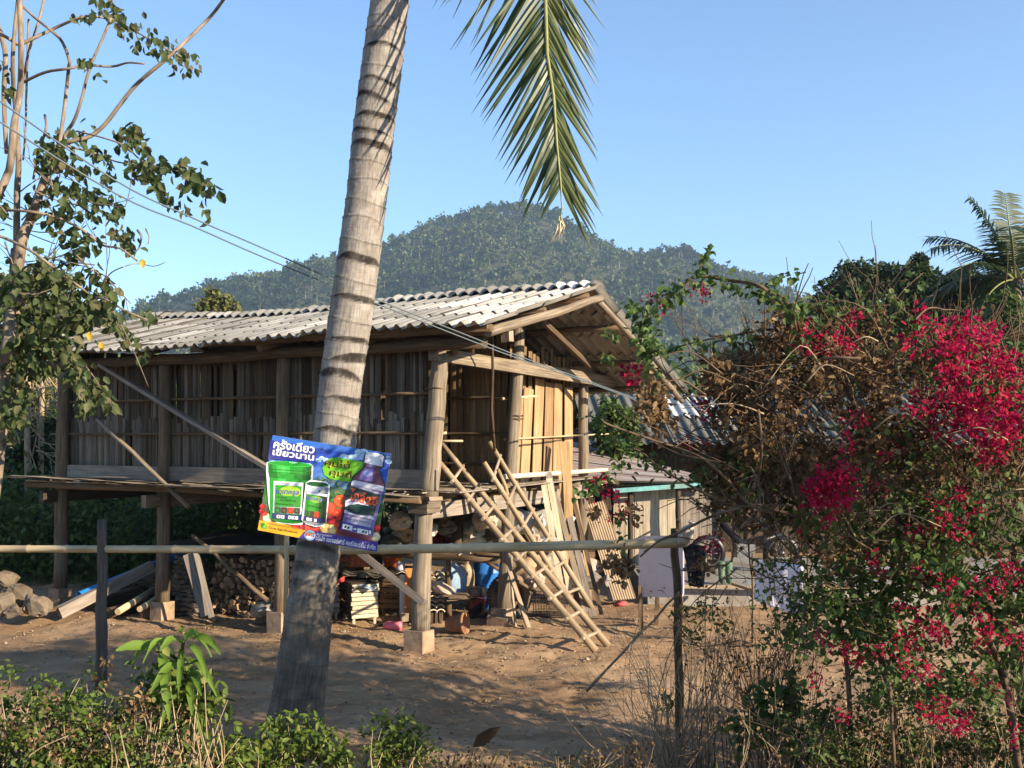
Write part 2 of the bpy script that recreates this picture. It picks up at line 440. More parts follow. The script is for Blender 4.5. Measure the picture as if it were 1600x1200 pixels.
def forest():
    n = 12000
    y = 440 + (HR + 12 - 440) * rng.random(n) ** .75; x = (rng.random(n) * 1.35 - .72) * y * .82
    ne = 520
    y[:ne] = HR + rng.uniform(-10, 6, ne)
    z = hill_z(x, y); ok = z > .5; x, y, z = x[ok], y[ok], z[ok]; n = len(x)
    hgt = rng.uniform(4.5, 9.5, n) * np.where(rng.random(n) < .15, 1.45, 1.0); rad = hgt * rng.uniform(.22, .4, n)
    q = 34
    P = rvec(n * q).reshape(n, q, 3) * (rng.random((n, q, 1)) ** .4)
    # several sub-clumps per crown
    sub = rvec(n * 4).reshape(n, 4, 3) * .6
    pick = rng.integers(0, 4, (n, q))
    P = np.take_along_axis(sub, pick[..., None].repeat(3, -1), 1) + P * .52
    C = np.stack([x, y, z + hgt * .68], -1)[:, None] + P * np.stack([rad, rad, hgt * .36], -1)[:, None]
    C = C.reshape(-1, 3)
    base = np.clip(rng.normal(.42, .26, n) + .25 * np.sin(x * .013 + y * .02) + .2 * np.sin(x * .05 + y * .031) - .22 * (np.sin(x * .034 + .3 * np.sin(y * .01)) ** 8), 0, 1)
    r = np.clip(np.repeat(base, q) + rng.normal(0, .1, n * q), 0, 1)
    D = rvec(n * q); N = rvec(n * q); N[:, 2] += .7; N[:, 0] += .3
    L = np.repeat(rad, q) * rng.uniform(.5, .85, n * q)
    V, F = leaf_geo(C, D, N, L, L * .8, True)
    o = np_mesh('forest', V, F, K['hillleaf'], None, r)
    tag(o, 'dry mixed forest covering the whole hill', kind='stuff')
    # pale trunks
    k = rng.choice(n, 2600, replace=False); tx, ty, tz, th = x[k], y[k], z[k], hgt[k]
    wd = rng.uniform(.1, .22, len(k)); lean = rng.normal(0, .5, len(k))
    a = np.stack([tx - wd, ty - 1.5, tz - 1], -1); b = np.stack([tx + wd, ty - 1.5, tz - 1], -1)
    c = np.stack([tx + wd * .6 + lean, ty - 1.5, tz + th * .8], -1); d = np.stack([tx - wd * .6 + lean, ty - 1.5, tz + th * .8], -1)
    e = np.stack([tx, ty - 1.2, tz - 1], -1); f = np.stack([tx + lean, ty - 1.2, tz + th * .8], -1)
    V = np.stack([a, b, c, d, e, f], 1).reshape(-1, 3); i = np.arange(len(k))[:, None] * 6
    F = np.concatenate([i + [[0, 1, 2, 3]], i + [[1, 4, 5, 2]], i + [[4, 0, 3, 5]]], 0)
    o2 = np_mesh('trunk', V, F, plain('pale_trunk', (.24, .21, .16), .9, .3, .2, 0), o)
    tag(o2, kind='stuff')
forest()

# ------------------------------------------------------------------ haze
def haze():
    b = MB(); b.box((0, 480, 142), (2600, 1700, 296))
    m = bpy.data.materials.new('haze'); m.use_nodes = True; t = m.node_tree; t.nodes.remove(t.nodes['Principled BSDF'])
    v = nd(t, 'ShaderNodeVolumePrincipled'); v.inputs['Color'].default_value = (.56, .77, 1, 1); v.inputs['Density'].default_value = HAZE
    v.inputs['Anisotropy'].default_value = .25
    t.links.new(v.outputs[0], t.nodes['Material Output'].inputs['Volume'])
    o = b.build('haze', m); tag(o, 'thin bluish morning haze over the valley', kind='stuff'); o.visible_shadow = True
HAZE = .00034
haze()

# ------------------------------------------------------------------ stilt house
house = thing('stilt_house', 'wooden stilt house with split bamboo walls and grey corrugated roof', 'house', Hp(3, 2, 0))

K['log2'] = wood('brown_grey_log', (.05, .036, .024), (.16, .115, .075), (.27, .205, .14), 36, 2, objvar=.1)
# footings and posts: every upright is a part, its concrete footing a sub-part
def house_post(bot, top, r0, r1, mat, foot=None, fw=.24, fh=.24, label=None):
    m = MB(); m.log(bot, top, r0, r1, 12, 9, .008, .035)
    o = m.build('post', mat, house)
    if label: o['label'] = label
    if foot is not None:
        f = MB(); z = gzf(foot.x, foot.y); n = len(f.v)
        R = Matrix((HU * -1, HV, Vector((0, 0, 1)))).transposed()
        f.box((foot.x, foot.y, z + fh / 2 - .04), (fw, fw, fh + .08), R, 0, .008)
        f.build('footing', K['conc'], o)
    return o
# front row
p1 = Hp(0, 0, 0)
house_post(at(657, 988, 11.74), at(662, 790, 11.74), .115, .112, K['post'], Hp(0, 0, 0), .245, .25, 'thick pale log at the front corner on a square concrete block')
house_post(at(670, 778, 11.74), at(688, 553, 11.74), .12, .098, K['post'], label='pale log carrying the tie beam at the front corner')
for a in (2.1, 4.18, 6.25):
    f = Hp(a, 0, 0)
    house_post(f + Vector((0, 0, .2)), Hp(a, 0, 3.62) + Vector((.05, 0, 0)), .095, .085, K['log2'], f, .22, .25)
# middle and rear rows
house_post(at(786, 962, 13.3), at(811, 512, 13.35), .098, .082, K['post'], at(786, 975, 13.3) * 1.0, .23, .19, 'straight grey log rising to the roof beside the ladders')
f5 = MB(); R_ = Matrix((HU * -1, HV, Vector((0, 0, 1)))).transposed()
f5.box(at(782, 985, 13.12) + Vector((0, 0, .11)), (.3, .18, .15), R_, 0, .006)
f5.build('footing', K['conc'], house)
house_post(Hp(0, 4.08, .05), at(912, 590, 15.1), .085, .075, K['log'], Hp(0, 4.08, 0), .2, .18)
for a in (2.1, 4.18, 6.25):
    for b in (1.9, 4.08):
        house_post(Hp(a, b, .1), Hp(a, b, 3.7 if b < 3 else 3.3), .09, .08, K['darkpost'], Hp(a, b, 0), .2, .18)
house_post(at(712, 915, 14.2), at(716, 790, 14.2), .085, .08, K['darkpost'])

def hpart(name, mb, mat, parent=None, label=None):
    o = mb.build(name, mat, parent or house)
    if label: o['label'] = label
    return o

# beams ---------------------------------------------------------------
m = MB(); m.bar(at(676, 553, 11.62), at(966, 599, 15.9), .15, .165, jit=.014); hpart('tie_beam', m, K['log'], label='squared weathered beam across the gable end')
m = MB(); m.box(at(663, 790, 11.72), (.27, .26, .17), R_, 0, .012); hpart('cap_block', m, K['log'])
m = MB(); m.box(at(664, 778, 11.72), (.3, .28, .045), R_, 0, .012); hpart('cap_board', m, K['board'])
m = MB(); m.bar(Hp(-.02, .16, 1.63), Hp(-.02, 4.3, 1.66), .1, .19, jit=.008); hpart('floor_beam', m, K['greyboard'])
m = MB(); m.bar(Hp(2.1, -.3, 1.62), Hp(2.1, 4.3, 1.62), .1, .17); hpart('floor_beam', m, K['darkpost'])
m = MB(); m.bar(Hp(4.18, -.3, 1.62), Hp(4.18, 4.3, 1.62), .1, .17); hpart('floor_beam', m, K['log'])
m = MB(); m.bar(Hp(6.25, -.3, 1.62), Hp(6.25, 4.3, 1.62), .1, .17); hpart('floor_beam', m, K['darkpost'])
for i, b in enumerate(np.linspace(-.22, 4.2, 9)):
    m = MB(); m.log(Hp(-.16 - random.random() * .14, b, 1.79), Hp(6.5 + random.random() * .2, b, 1.79), .05, .045, 9, 6, .01)
    hpart('joist', m, K['log'] if i % 3 else K['brownlog'])
# sill plank, one long and its front end
m = MB(); m.bar(Hp(-.22, .045, 2.0), Hp(2.05, .045, 1.98), .05, .24); hpart('sill_plank', m, K['greyboard'])
m = MB(); m.bar(Hp(2.08, .05, 1.97), Hp(4.16, .05, 1.97), .05, .23); hpart('sill_plank', m, K['greyboard'])
m = MB(); m.bar(Hp(4.2, .05, 1.97), Hp(6.4, .05, 1.96), .05, .22); hpart('sill_plank', m, K['greyboard'])
# eave beam and purlins and rafters
RB, RZ = 2.04, 4.41                 # ridge
EB, EZ = -.516, 3.73                # front eave
BB, BZ = 5.02, 3.19                 # rear eave
A0, A1 = -1.27, 6.85
def roof_z(b):
    return RZ + (EZ - RZ) * (RB - b) / (RB - EB) if b < RB else RZ + (BZ - RZ) * (b - RB) / (BB - RB)
def sag(a): return .045 * math.sin((a - A0) / (A1 - A0) * PI * 2.2) - .05 * math.sin((a - A0) / (A1 - A0) * PI)
m = MB(); m.log(Hp(-.95, -.1, 3.57), Hp(6.6, -.1, 3.52), .075, .07, 9, 10, .015); hpart('eave_beam', m, K['brownlog'])
m = MB(); m.log(Hp(-.35, .22, 3.52), Hp(6.6, .22, 3.5), .06, .06, 9, 10, .015); hpart('eave_beam', m, K['brownlog'])
for b in (-.36, .8, 1.9, 2.9, 3.9, 4.75):
    m = MB(); m.log(Hp(-1.2, b, roof_z(b) - .075), Hp(6.8, b, roof_z(b) - .09), .042, .042, 8, 12, .012); hpart('purlin', m, K['brownlog'])
m = MB(); m.log(Hp(-1.1, RB, RZ - .12), Hp(6.8, RB, RZ - .12), .055, .055, 8, 12, .012); hpart('ridge_pole', m, K['brownlog'])
for i, a in enumerate((.55, 2.1, 4.18, 6.3)):
    for b0, b1 in ((EB + .15, RB), (RB, BB - .2)):
        m = MB(); m.log(Hp(a, b0, roof_z(b0) - .17), Hp(a, b1, roof_z(b1) - .17), .05, .05, 8, 6, .012); hpart('rafter', m, K['brownlog'])
m = MB(); m.log(at(762, 519, 10.9), at(939, 466, 12.78), .056, .05, 11, 9, .014, .05); hpart('barge_rafter', m, K['log'], label='pale round log under the front edge of the gable')
m = MB(); m.tube([at(934, 470, 12.8), at(955, 492, 13.1), at(984, 524, 13.6), at(1020, 572, 14.3), at(1048, 606, 14.85), at(1066, 628, 15.1)], [.045, .042, .048, .042, .044, .038], 10, 0, True, .06)
hpart('barge_rafter', m, K['log'], label='crooked pale log under the rear edge of the gable')
m = MB(); m.box(at(793, 525, 11.3), (.1, .1, .14), R_, 0, .01); hpart('packing_block', m, K['board'])
m = MB(); m.log(at(765, 515, 10.95), at(640, 530, 12.0), .06, .055, 9, 5); hpart('eave_beam', m, K['brownlog'])
m = MB(); m.bar(at(846, 500, 12.6), at(922, 572, 14.2), .05, .07); hpart('roof_strut', m, K['brownlog'])
m = MB(); m.tube([at(769, 522, 11.9), at(770, 580, 12.2), at(768, 640, 12.4), at(773, 705, 12.5)], [.017, .018, .02, .018], 7); hpart('hanging_stick', m, K['brownlog'])

for p, r in ((at(681, 607, 11.74), .112), (at(807, 650, 13.33), .095), (at(807, 655, 13.33), .095), (at(665, 800, 11.74), .128)):
    m = MB(); m.tube([p + Vector((math.cos(t) * r, math.sin(t) * r, .008 * math.sin(3 * t))) for t in np.linspace(0, 2 * PI, 17)], .007, 5); hpart('lashing', m, K['vine'])
# roof sheets: real corrugated sheets, lapped --------------------------
def rsheet_mesh(name, W, L, amp, waves, th=.007, lift=.03):
    m = MB(); nc = waves * 6 + 1
    def prof(x): return amp * math.cos(2 * PI * waves * x / (W - .045))
    for s, fl in ((0, False), (1, True)):
        g = [[(W * j / (nc - 1), L * i / 2, prof(W * j / (nc - 1)) + lift * (i / 2) + (0 if s == 0 else -th)) for j in range(nc)] for i in range(3)]
        if fl: g.reverse()
        m.sheet(g)
    n0 = 2 * nc; n1 = 3 * nc   # front edge of the top skin, and of the lower skin (reversed)
    for j in range(nc - 1): m.face((n0 + j, n0 + j + 1, n1 + j + 1, n1 + j))
    return m
def roofmat(name, lo, hi, spot):
    m, t, p = new_mat(name)
    tc = nd(t, 'ShaderNodeTexCoord').outputs['Object']; oi = nd(t, 'ShaderNodeObjectInfo')
    ad = nd(t, 'ShaderNodeVectorMath', operation='ADD'); t.links.new(tc, ad.inputs[0])
    sc = nd(t, 'ShaderNodeVectorMath', operation='SCALE'); sc.inputs[0].default_value = (9, 17, 5); t.links.new(oi.outputs['Random'], sc.inputs['Scale']); t.links.new(sc.outputs[0], ad.inputs[1])
    v = ad.outputs[0]
    n1 = noise(t, mapping(t, v, (9, 1.6, 9)), 1.0, 6, .65); n2 = noise(t, v, 2.2, 5, .65); n3 = noise(t, v, 55, 3, .6)
    c = ramp(t, [(.3, lo), (.68, hi)], n1)
    c = mixc(t, c, spot, ramp(t, [(.42, (0, 0, 0)), (.66, (.8, .8, .8))], n2))
    c = mixc(t, c, tuple(x * .55 for x in lo), ramp(t, [(.55, (0, 0, 0)), (.75, (.6, .6, .6))], n3))
    hs = nd(t, 'ShaderNodeHueSaturation'); t.links.new(math_(t, 'ADD', math_(t, 'MULTIPLY', oi.outputs['Random'], .5), .75), hs.inputs['Value']); t.links.new(c, hs.inputs['Color'])
    t.links.new(hs.outputs[0], p.inputs['Base Color']); p.inputs['Roughness'].default_value = .85; p.inputs['Specular IOR Level'].default_value = .2
    bump(t, p, n3, .25, .004); return m
K['roof'] = roofmat('old_fibre_cement', (.16, .152, .14), (.35, .337, .315), (.24, .228, .2))
K['roofnew'] = roofmat('newer_fibre_cement', (.42, .4, .37), (.58, .56, .53), (.38, .35, .3))
K['roofunder'] = K['roof']
def slope_frame(a, b, z, down):
    """x along the ridge, y down the slope (towards b sign 'down'), z outward"""
    X = HU.copy()
    if down < 0: y = -HV * 1.0; dz = (EZ - RZ) / (RB - EB)
    else: y = HV * 1.0; dz = (BZ - RZ) / (BB - RB)
    y = Vector((y.x, y.y, dz)).normalized(); X = (X if down > 0 else X)
    Z = X.cross(y)
    if Z.z < 0: Z = -Z
    M = Matrix((X, y, Z)).transposed().to_4x4(); M.translation = Hp(a, b, z); return M
rf = MB(); rf.bar(Hp(A0 + .1, EB + .12, EZ - .02), Hp(A1 - .1, EB + .12, EZ - .04), .035, .05)
roof = rf.build('roof', K['brownlog'], house)
NC = 16; CW = (A1 - A0) / NC
me_s = rsheet_mesh('roof_sheet', CW + .045, .76, .033, 3, lift=.008, th=.004).mesh('roof_sheet', K['roof'])
me_new = rsheet_mesh('roof_sheet', CW + .045, .76, .033, 3, lift=.008, th=.004).mesh('roof_sheet', K['roofnew'])
for down, b1, z1, rows in ((-1, EB, EZ, 4), (1, BB, BZ, 5)):
    for r in range(rows):
        for c in range(NC):
            a = A0 + c * CW; t0 = r / rows
            b = RB + (b1 - RB) * t0; z = RZ + (z1 - RZ) * t0 + sag(a + CW / 2) * (1 if down < 0 else .7) + random.uniform(-.006, .006)
            M = slope_frame(a, b, z + .015, down) @ Euler((random.uniform(-.006, .006), 0, random.uniform(-.012, .012))).to_matrix().to_4x4()
            M = M @ Matrix.Translation((-.0225, random.uniform(-.025, .025), 0))
            new = down < 0 and ((c == 0) or (c == 1 and r in (0, 1, 2)) or (c == 2 and r in (0, 1)) or (c == 3 and r == 1) or (c == 5 and r == 2))
            inst('roof_sheet', me_new if new else me_s, M, roof)
# ridge caps, one per sheet
def cap_mesh(matl):
    m = MB(); nc = 19; W = CW + .03; g = []
    for s in np.linspace(-1, 1, 9):
        row = []
        for j in range(nc):
            x = W * j / (nc - 1); wv = .028 * math.cos(2 * PI * 3 * x / W)
            row.append((x, s * .2, .075 - .062 * s * s * (1 + .25 * abs(s)) + wv * (.75 + .25 * abs(s)) + (.01 if j > nc - 3 else 0)))
        g.append(row)
    m.sheet(g); g2 = [[(p[0], p[1], p[2] - .012) for p in r] for r in g]; g2.reverse(); m.sheet(g2)
    n = 0
    for j in range(nc - 1): m.face((j, j + 1, 17 * nc + j + 1, 17 * nc + j))
    return m.mesh('ridge_cap', matl)
cm, cmn = cap_mesh(K['roof']), cap_mesh(K['roofnew'])
for c in range(NC):
    a = A0 + c * CW
    M = Matrix((HU, -HV, Vector((0, 0, 1)))).transposed().to_4x4(); M.translation = Hp(a, RB, RZ + sag(a + CW / 2) + .02 + random.uniform(-.008, .008))
    M = M @ Euler((random.uniform(-.03, .03), random.uniform(-.012, .012), random.uniform(-.02, .02))).to_matrix().to_4x4()
    inst('ridge_cap', cmn if c < 1 else cm, M, roof)

# split bamboo walls ----------------------------------------------------
def slat_mesh(h, w=.1, matl=None, k=0):
    m = MB(); rr = random.Random(k); rows = 9; bow = rr.uniform(-.012, .012); nodes = sorted(rr.uniform(.05, .95) * h for _ in range(int(h / .4)))
    zs = sorted([h * i / (rows - 1) for i in range(rows)] + [q + d for q in nodes for d in (-.008, 0, .008)]); zs = [z for z in zs if 0 <= z <= h]
    g = []
    for z in zs:
        nb = .005 if any(abs(z - q) < .004 for q in nodes) else 0
        o = bow * math.sin(z / h * PI); e = rr.uniform(-.004, .004)
        g.append([(-w / 2 + o + e, .006, z), (-w / 5 + o, -.006 - nb, z), (w / 5 + o, -.006 - nb, z), (w / 2 + o - e, .006, z)])
    n = 0
    for i, row in enumerate(g): pass
    m.sheet(g); m.sheet([[(p[0], p[1] + .008, p[2]) for p in r] for r in reversed(g)])
    # uv in metres so that the fibres run up the slat
    for fi, f in enumerate(m.f): m.uv[fi] = [(m.v[i][0] + k * 1.7, m.v[i][2] + k) for i in f]
    return m.mesh('bamboo_slat', matl)
def slat_wall(parent, A, Bp, z0, h, mat, step=.098, facing=None, gap=.03, hv=.06, ids=0, nm='bamboo_slat', slant=0.0, wmul=1.0, hj=0.0):
    """slats from ground-plan point A to Bp, outward direction 'facing'"""
    A, Bp = Vector(A), Vector(Bp); d = Bp - A; L = d.length; d.normalize()
    out = Vector(facing).normalized(); mats_ = mat if isinstance(mat, list) else [mat]; meshes = [slat_mesh(h, .1, mats_[k % len(mats_)], ids * 10 + k) for k in range(9)]
    s = .04; i = 0
    while s < L - .02:
        wsc = random.uniform(.72, 1.18)
        if random.random() > gap:
            X = d.copy(); Y = -out
            M = Matrix((X, Y, Vector((0, 0, 1)))).transposed().to_4x4()
            M.translation = A + d * s + out * random.uniform(-.008, .012) + Vector((0, 0, z0 - random.uniform(0, hv)))
            M = M @ Euler((random.uniform(-.006, .006), random.uniform(-.014, .014) + slant, random.uniform(-.05, .05))).to_matrix().to_4x4() @ Matrix.Diagonal((wsc * wmul, 1, random.uniform(.97, 1.02) - random.random() * hj, 1))
            inst(nm, random.choice(meshes), M, parent)
        s += step * wsc * .99; i += 1
nF = Vector((HU.y, -HU.x, 0)) * -1
nF = Vector((-.466, -.885, 0)); nG = -HU
fw = MB()
for z in (2.53, 3.0): fw.culm(Hp(-.12, .065, z + .02), Hp(6.55, .065, z - .01), .02, .018, .45)
front_wall = fw.build('front_wall', K['brownlog'], house)
slat_wall(front_wall, Hp(-.03, .13, 0), Hp(6.3, .13, 0), 1.84, .98, [K['slat'], K['slatpale'], K['slatpale']], facing=nF, ids=1, step=.058, gap=.012, wmul=.6, hv=.02, hj=.14)
slat_wall(front_wall, Hp(-.03, .142, 0), Hp(6.3, .142, 0), 2.62, 1.0, [K['slat'], K['slat'], K['slatpale']], facing=nF, ids=6, step=.06, gap=.03, wmul=.62, hv=.1)
gw = MB()
for z in (2.12, 2.53, 3.02): gw.culm(Hp(-.08, 1.93, z), Hp(2.2, 1.93, z), .02, .02)
porch_wall = gw.build('porch_wall', K['brownlog'], house)
slat_wall(porch_wall, Hp(.02, 1.99, 0), Hp(2.2, 1.99, 0), 1.84, 2.2, K['slatwarm'], facing=nF, ids=2, gap=.02, step=.085)
gw = MB(); gw.culm(Hp(.02, 1.9, 2.46), Hp(-.1, 4.75, 2.52), .014, .012); gw.culm(Hp(.03, 1.85, 3.0), Hp(.03, 2.75, 3.06), .02, .02)
gable_wall = gw.build('gable_wall', K['bamboo'], house)
slat_wall(gable_wall, Hp(.08, 2.0, 0), Hp(.08, 4.05, 0), 1.84, 1.9, K['slatwarm'], facing=nG, ids=3, step=.14, slant=.0)
for i, (b, sl, h) in enumerate(((2.15, .10, 1.2), (2.42, .07, 1.3), (2.75, .05, 1.45), (3.05, .04, 1.4), (3.35, .02, 1.4), (3.7, .0, 1.35))):
    m = MB(); m.bar(Hp(.03, b, 1.86), Hp(.035, b + sl * 2, 1.86 + h), .27, .012, up=nG, jit=.006); hpart('wall_board', m, wood('warm_board%d' % i, (.12, .075, .035), (.3, .19, .1), (.42, .29, .16), 40, 1.2, objvar=.3) if i == 0 else bpy.data.materials['warm_board0'], gable_wall)
bw = MB(); bw.bar(Hp(0, 4.1, 2.5), Hp(6.3, 4.1, 2.5), .03, .05)
rear_wall = bw.build('rear_wall', K['brownlog'], house)
slat_wall(rear_wall, Hp(6.3, 4.02, 0), Hp(.1, 4.02, 0), 1.84, 1.72, K['slat'], facing=-nF, ids=4, step=.24)
for o in rear_wall.children: o.matrix_basis = o.matrix_basis @ Matrix.Diagonal((2.3, 1, 1, 1))
lw = MB(); lw.bar(Hp(6.38, .1, 2.5), Hp(6.38, 4.05, 2.5), .03, .05)
end_wall = lw.build('end_wall', K['brownlog'], house)
slat_wall(end_wall, Hp(6.33, .15, 0), Hp(6.33, 4.0, 0), 1.84, 2.0, K['slat'], facing=HU, ids=5, step=.24)
for o in end_wall.children: o.matrix_basis = o.matrix_basis @ Matrix.Diagonal((2.3, 1, 1, 1))
# floor: split bamboo boards, ragged front ends overhanging
fl = MB(); fl.bar(Hp(-.05, -.28, 1.845), Hp(6.6, -.28, 1.845), .04, .012)
floor = fl.build('floor', K['board'], house)
fm = []
for k in range(5):
    q = MB(); q.box((0, 0, 0), (.145, 4.5, .014), None, 0, .006); fm.append(q.mesh('floor_board', K['greyboard']))
a = -.28
while a < 6.5:
    M = Matrix((HU, HV, Vector((0, 0, 1)))).transposed().to_4x4(); M.translation = Hp(a, 1.98 + random.uniform(-.1, .1) if a > -.05 else 2.4, 1.855 + random.uniform(0, .008))
    inst('floor_board', random.choice(fm), M @ Euler((random.uniform(-.004, .004), random.uniform(-.06, .06), random.uniform(-.01, .01))).to_matrix().to_4x4(), floor); a += .15
fm2 = []
for k in range(4):
    q = MB(); L = random.uniform(.8, 1.6)
    q.sheet([[(-L / 2 + random.uniform(-.06, .06), y, .004), (-L / 6, y, random.uniform(0, .016)), (L / 6, y, random.uniform(0, .016)), (L / 2 + random.uniform(-.06, .06), y, .004)] for y in (-.06, 0, .06)])
    q.sheet([[(p[0], p[1], p[2] - .012) for p in r] for r in [[(L / 2, y, .004), (L / 6, y, .008), (-L / 6, y, .008), (-L / 2, y, .004)] for y in (-.06, 0, .06)]])
    fm2.append(q.mesh('floor_strip', K['board']))
for i in range(46):
    a = random.uniform(-.1, 6.5); b = random.uniform(-.5, -.1)
    M = Matrix((HU, HV, Vector((0, 0, 1)))).transposed().to_4x4(); M.translation = Hp(a, b, 1.872 + random.uniform(0, .04) - (.03 if b < -.38 else 0))
    inst('floor_strip', random.choice(fm2), M @ Euler((random.uniform(-.1, .1), random.uniform(-.04, .03), random.uniform(-.2, .2))).to_matrix().to_4x4(), floor)
for i in range(7):   # log ends along the porch edge
    b = .3 + i * .27
    m = MB(); m.log(Hp(-.2 - random.random() * .12, b, 1.84), Hp(.9, b, 1.84), random.uniform(.035, .055), None, 9, 3, .006); hpart('porch_log', m, K['log'])
m = MB(); m.culm(Hp(-.22, 1.5, 1.98), Hp(-.24, 4.4, 1.97), .035, .03); hpart('porch_pole', m, plain('peeled_pole', (.55, .48, .38), .6, .15, 9, .1))
for q in ((3.9, 1.86), (4.1, 1.8)):
    m = MB(); m.culm(Hp(-.55, q[0], q[1]), Hp(.4, q[0] + .1, q[1]), .03, .03); hpart('porch_pole', m, K['ladder'])
# braces on the long side
m = MB(); m.bar(Hp(5.25, -.12, 3.5), at(430, 738, 12.35), .05, .085, up=nF); hpart('brace', m, K['greyboard'], label='long pale board nailed slantwise across the front wall')
m = MB(); m.log(at(152, 655, 13.9), at(295, 793, 13.05), .03, .034, 8, 5, .01); hpart('brace', m, K['log'], label='round pole slanting down past the floor edge')
m = MB(); m.culm(at(692, 689, 11.8), at(723, 689, 11.9), .014, .014, .2); hpart('peg', m, K['bamboo'])
m = MB(); m.culm(at(688, 678, 11.8), at(698, 676, 11.8), .018, .018, .2); hpart('peg', m, K['bamboo'])
# ------------------------------------------------------------------ coconut palm in front
def trunk_mat():
    m, t, p = new_mat('palm_trunk')
    uv = nd(t, 'ShaderNodeUVMap').outputs[0]
    a = nd(t, 'ShaderNodeAttribute', attribute_name='scar')
    g = noise(t, mapping(t, uv, (60, 5, 1)), 1.0, 6, .7); b = noise(t, mapping(t, uv, (7, 4, 1)), 1.0, 5, .6); f = noise(t, mapping(t, uv, (26, 15, 1)), 1.0, 4, .7)
    c = ramp(t, [(.26, (.085, .072, .062)), (.48, (.2, .177, .155)), (.7, (.315, .285, .25))], g)
    c = mixc(t, c, (.38, .35, .31), ramp(t, [(.5, (0, 0, 0)), (.7, (.7, .7, .7))], b))
    c = mixc(t, c, (.24, .17, .11), ramp(t, [(.52, (0, 0, 0)), (.72, (.6, .6, .6))], f))
    c = mixc(t, c, (.02, .015, .012), math_(t, 'MULTIPLY', a.outputs['Fac'], ramp(t, [(.2, (.55, .55, .55)), (.5, (1, 1, 1))], f)))
    lo = nd(t, 'ShaderNodeAttribute', attribute_name='low')  # lower trunk browner by weathering, its shade also put into the colour
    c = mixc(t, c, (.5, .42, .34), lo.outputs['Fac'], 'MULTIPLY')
    t.links.new(c, p.inputs['Base Color']); p.inputs['Roughness'].default_value = .85; p.inputs['Specular IOR Level'].default_value = .2
    bump(t, p, math_(t, 'ADD', g, math_(t, 'MULTIPLY', f, .6)), .55, .012)
    return m
palm_base = at(455, 1150, 8.42)
palm = thing('coconut_palm', 'tall leaning coconut palm with ringed grey trunk carrying the advertising board', 'palm', (palm_base.x, palm_base.y, 0))
TP = [(1190, 452, 112), (1160, 455, 112), (1130, 460, 91), (1090, 466, 82), (1050, 472, 80), (970, 481, 73), (870, 496, 69), (780, 509, 67), (690, 523, 67), (600, 532, 66), (500, 547, 68), (400, 561, 66), (300, 574, 63), (200, 584, 64), (100, 597, 63), (0, 609, 59), (-150, 622, 56), (-300, 628, 52), (-420, 630, 50)]
def palm_trunk():
    py = np.array([q[0] for q in TP][::-1], float); px = np.array([q[1] for q in TP][::-1], float); wd = np.array([q[2] for q in TP][::-1], float)
    rows, n = 900, 44
    pp = np.linspace(1190, -420, rows); Y = 8.42 + (1150 - pp) / 1570 * .25
    cx = (np.interp(pp, py, px) - 800) / FPX * Y; cz = ZC + (HPX - pp) / FPX * Y; r = np.interp(pp, py, wd) / 2 / FPX * Y
    rr = random.Random(5); rings = []; s = cz[0]
    while s < cz[-1]:
        rings.append((s, rr.uniform(0, 2 * PI), rr.uniform(.01, .03), rr.random() < .5, rr.uniform(.035, .085), -PI / 2 + rr.uniform(-1.0, 1.0)))
        s += rr.uniform(.12, .19)
    V = np.zeros((rows, n, 3)); SC = np.zeros((rows, n)); th = np.arange(n) / n * 2 * PI
    rad = np.repeat(r[:, None], n, 1); Zc = np.repeat(cz[:, None], n, 1)
    dr = np.zeros((rows, n))
    for z0, ph, tilt, dark, wdk, ph2 in rings:
        # scar line tilts round the trunk and droops to one side
        zl = z0 + tilt * 1.6 * np.cos(th - .25 + .4 * math.sin(ph))[None] * -1 + .006 * np.sin(3 * th + ph)[None]
        d = Zc - zl
        dr += np.where((d > -.012) & (d < .012), .010 * (1 - np.abs(d) / .012), 0) + np.where((d <= 0) & (d > -.09), .006 * (1 + d / .09), 0)
        if dark:
            wl = wdk * (np.clip(np.cos(th - ph2) * 1.25 - .1, 0, 1) ** .8)[None] - .002
            SC = np.maximum(SC, np.clip(np.minimum(d / .004, (wl - d) / .006), 0, 1))
        SC = np.maximum(SC, .8 * np.clip(1 - np.abs(d + .004) / .009, 0, 1))
    fade = np.clip((Zc - .9) / 1.0, .12, 1)
    SC *= np.clip(fade + .15 * np.sin(th * 5)[None], 0, 1)
    rn = np.random.default_rng(2); rad = rad + dr * .6 + rn.normal(0, .0015, rad.shape)
    # vertical cracks low on the trunk
    rad += np.clip(1.6 - Zc, 0, 1.2) * .0012 * np.sin(th * 17 + 2 * np.sin(Zc * 3))
    V[..., 0] = cx[:, None] + rad * np.cos(th); V[..., 1] = Y[:, None] + rad * np.sin(th); V[..., 2] = Zc
    i, k = np.meshgrid(np.arange(rows - 1), np.arange(n), indexing='ij'); k2 = (k + 1) % n
    F = np.stack([i * n + k, i * n + k2, (i + 1) * n + k2, (i + 1) * n + k], -1).reshape(-1, 4)
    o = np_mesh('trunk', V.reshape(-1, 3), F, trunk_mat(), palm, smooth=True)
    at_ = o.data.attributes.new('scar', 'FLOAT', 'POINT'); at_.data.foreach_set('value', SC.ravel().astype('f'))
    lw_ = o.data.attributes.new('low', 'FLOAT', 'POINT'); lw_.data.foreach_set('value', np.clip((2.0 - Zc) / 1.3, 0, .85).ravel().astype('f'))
    ul = o.data.uv_layers.new(name='UVMap')
    u0 = k * .018; u1 = (k + 1) * .018; v0 = cz[i]; v1 = cz[i + 1]
    ul.data.foreach_set('uv', np.stack([np.stack([u0, v0], -1), np.stack([u1, v0], -1), np.stack([u1, v1], -1), np.stack([u0, v1], -1)], -2).reshape(-1).astype('f'))
    return Vector((cx[-1], Y[-1], cz[-1]))
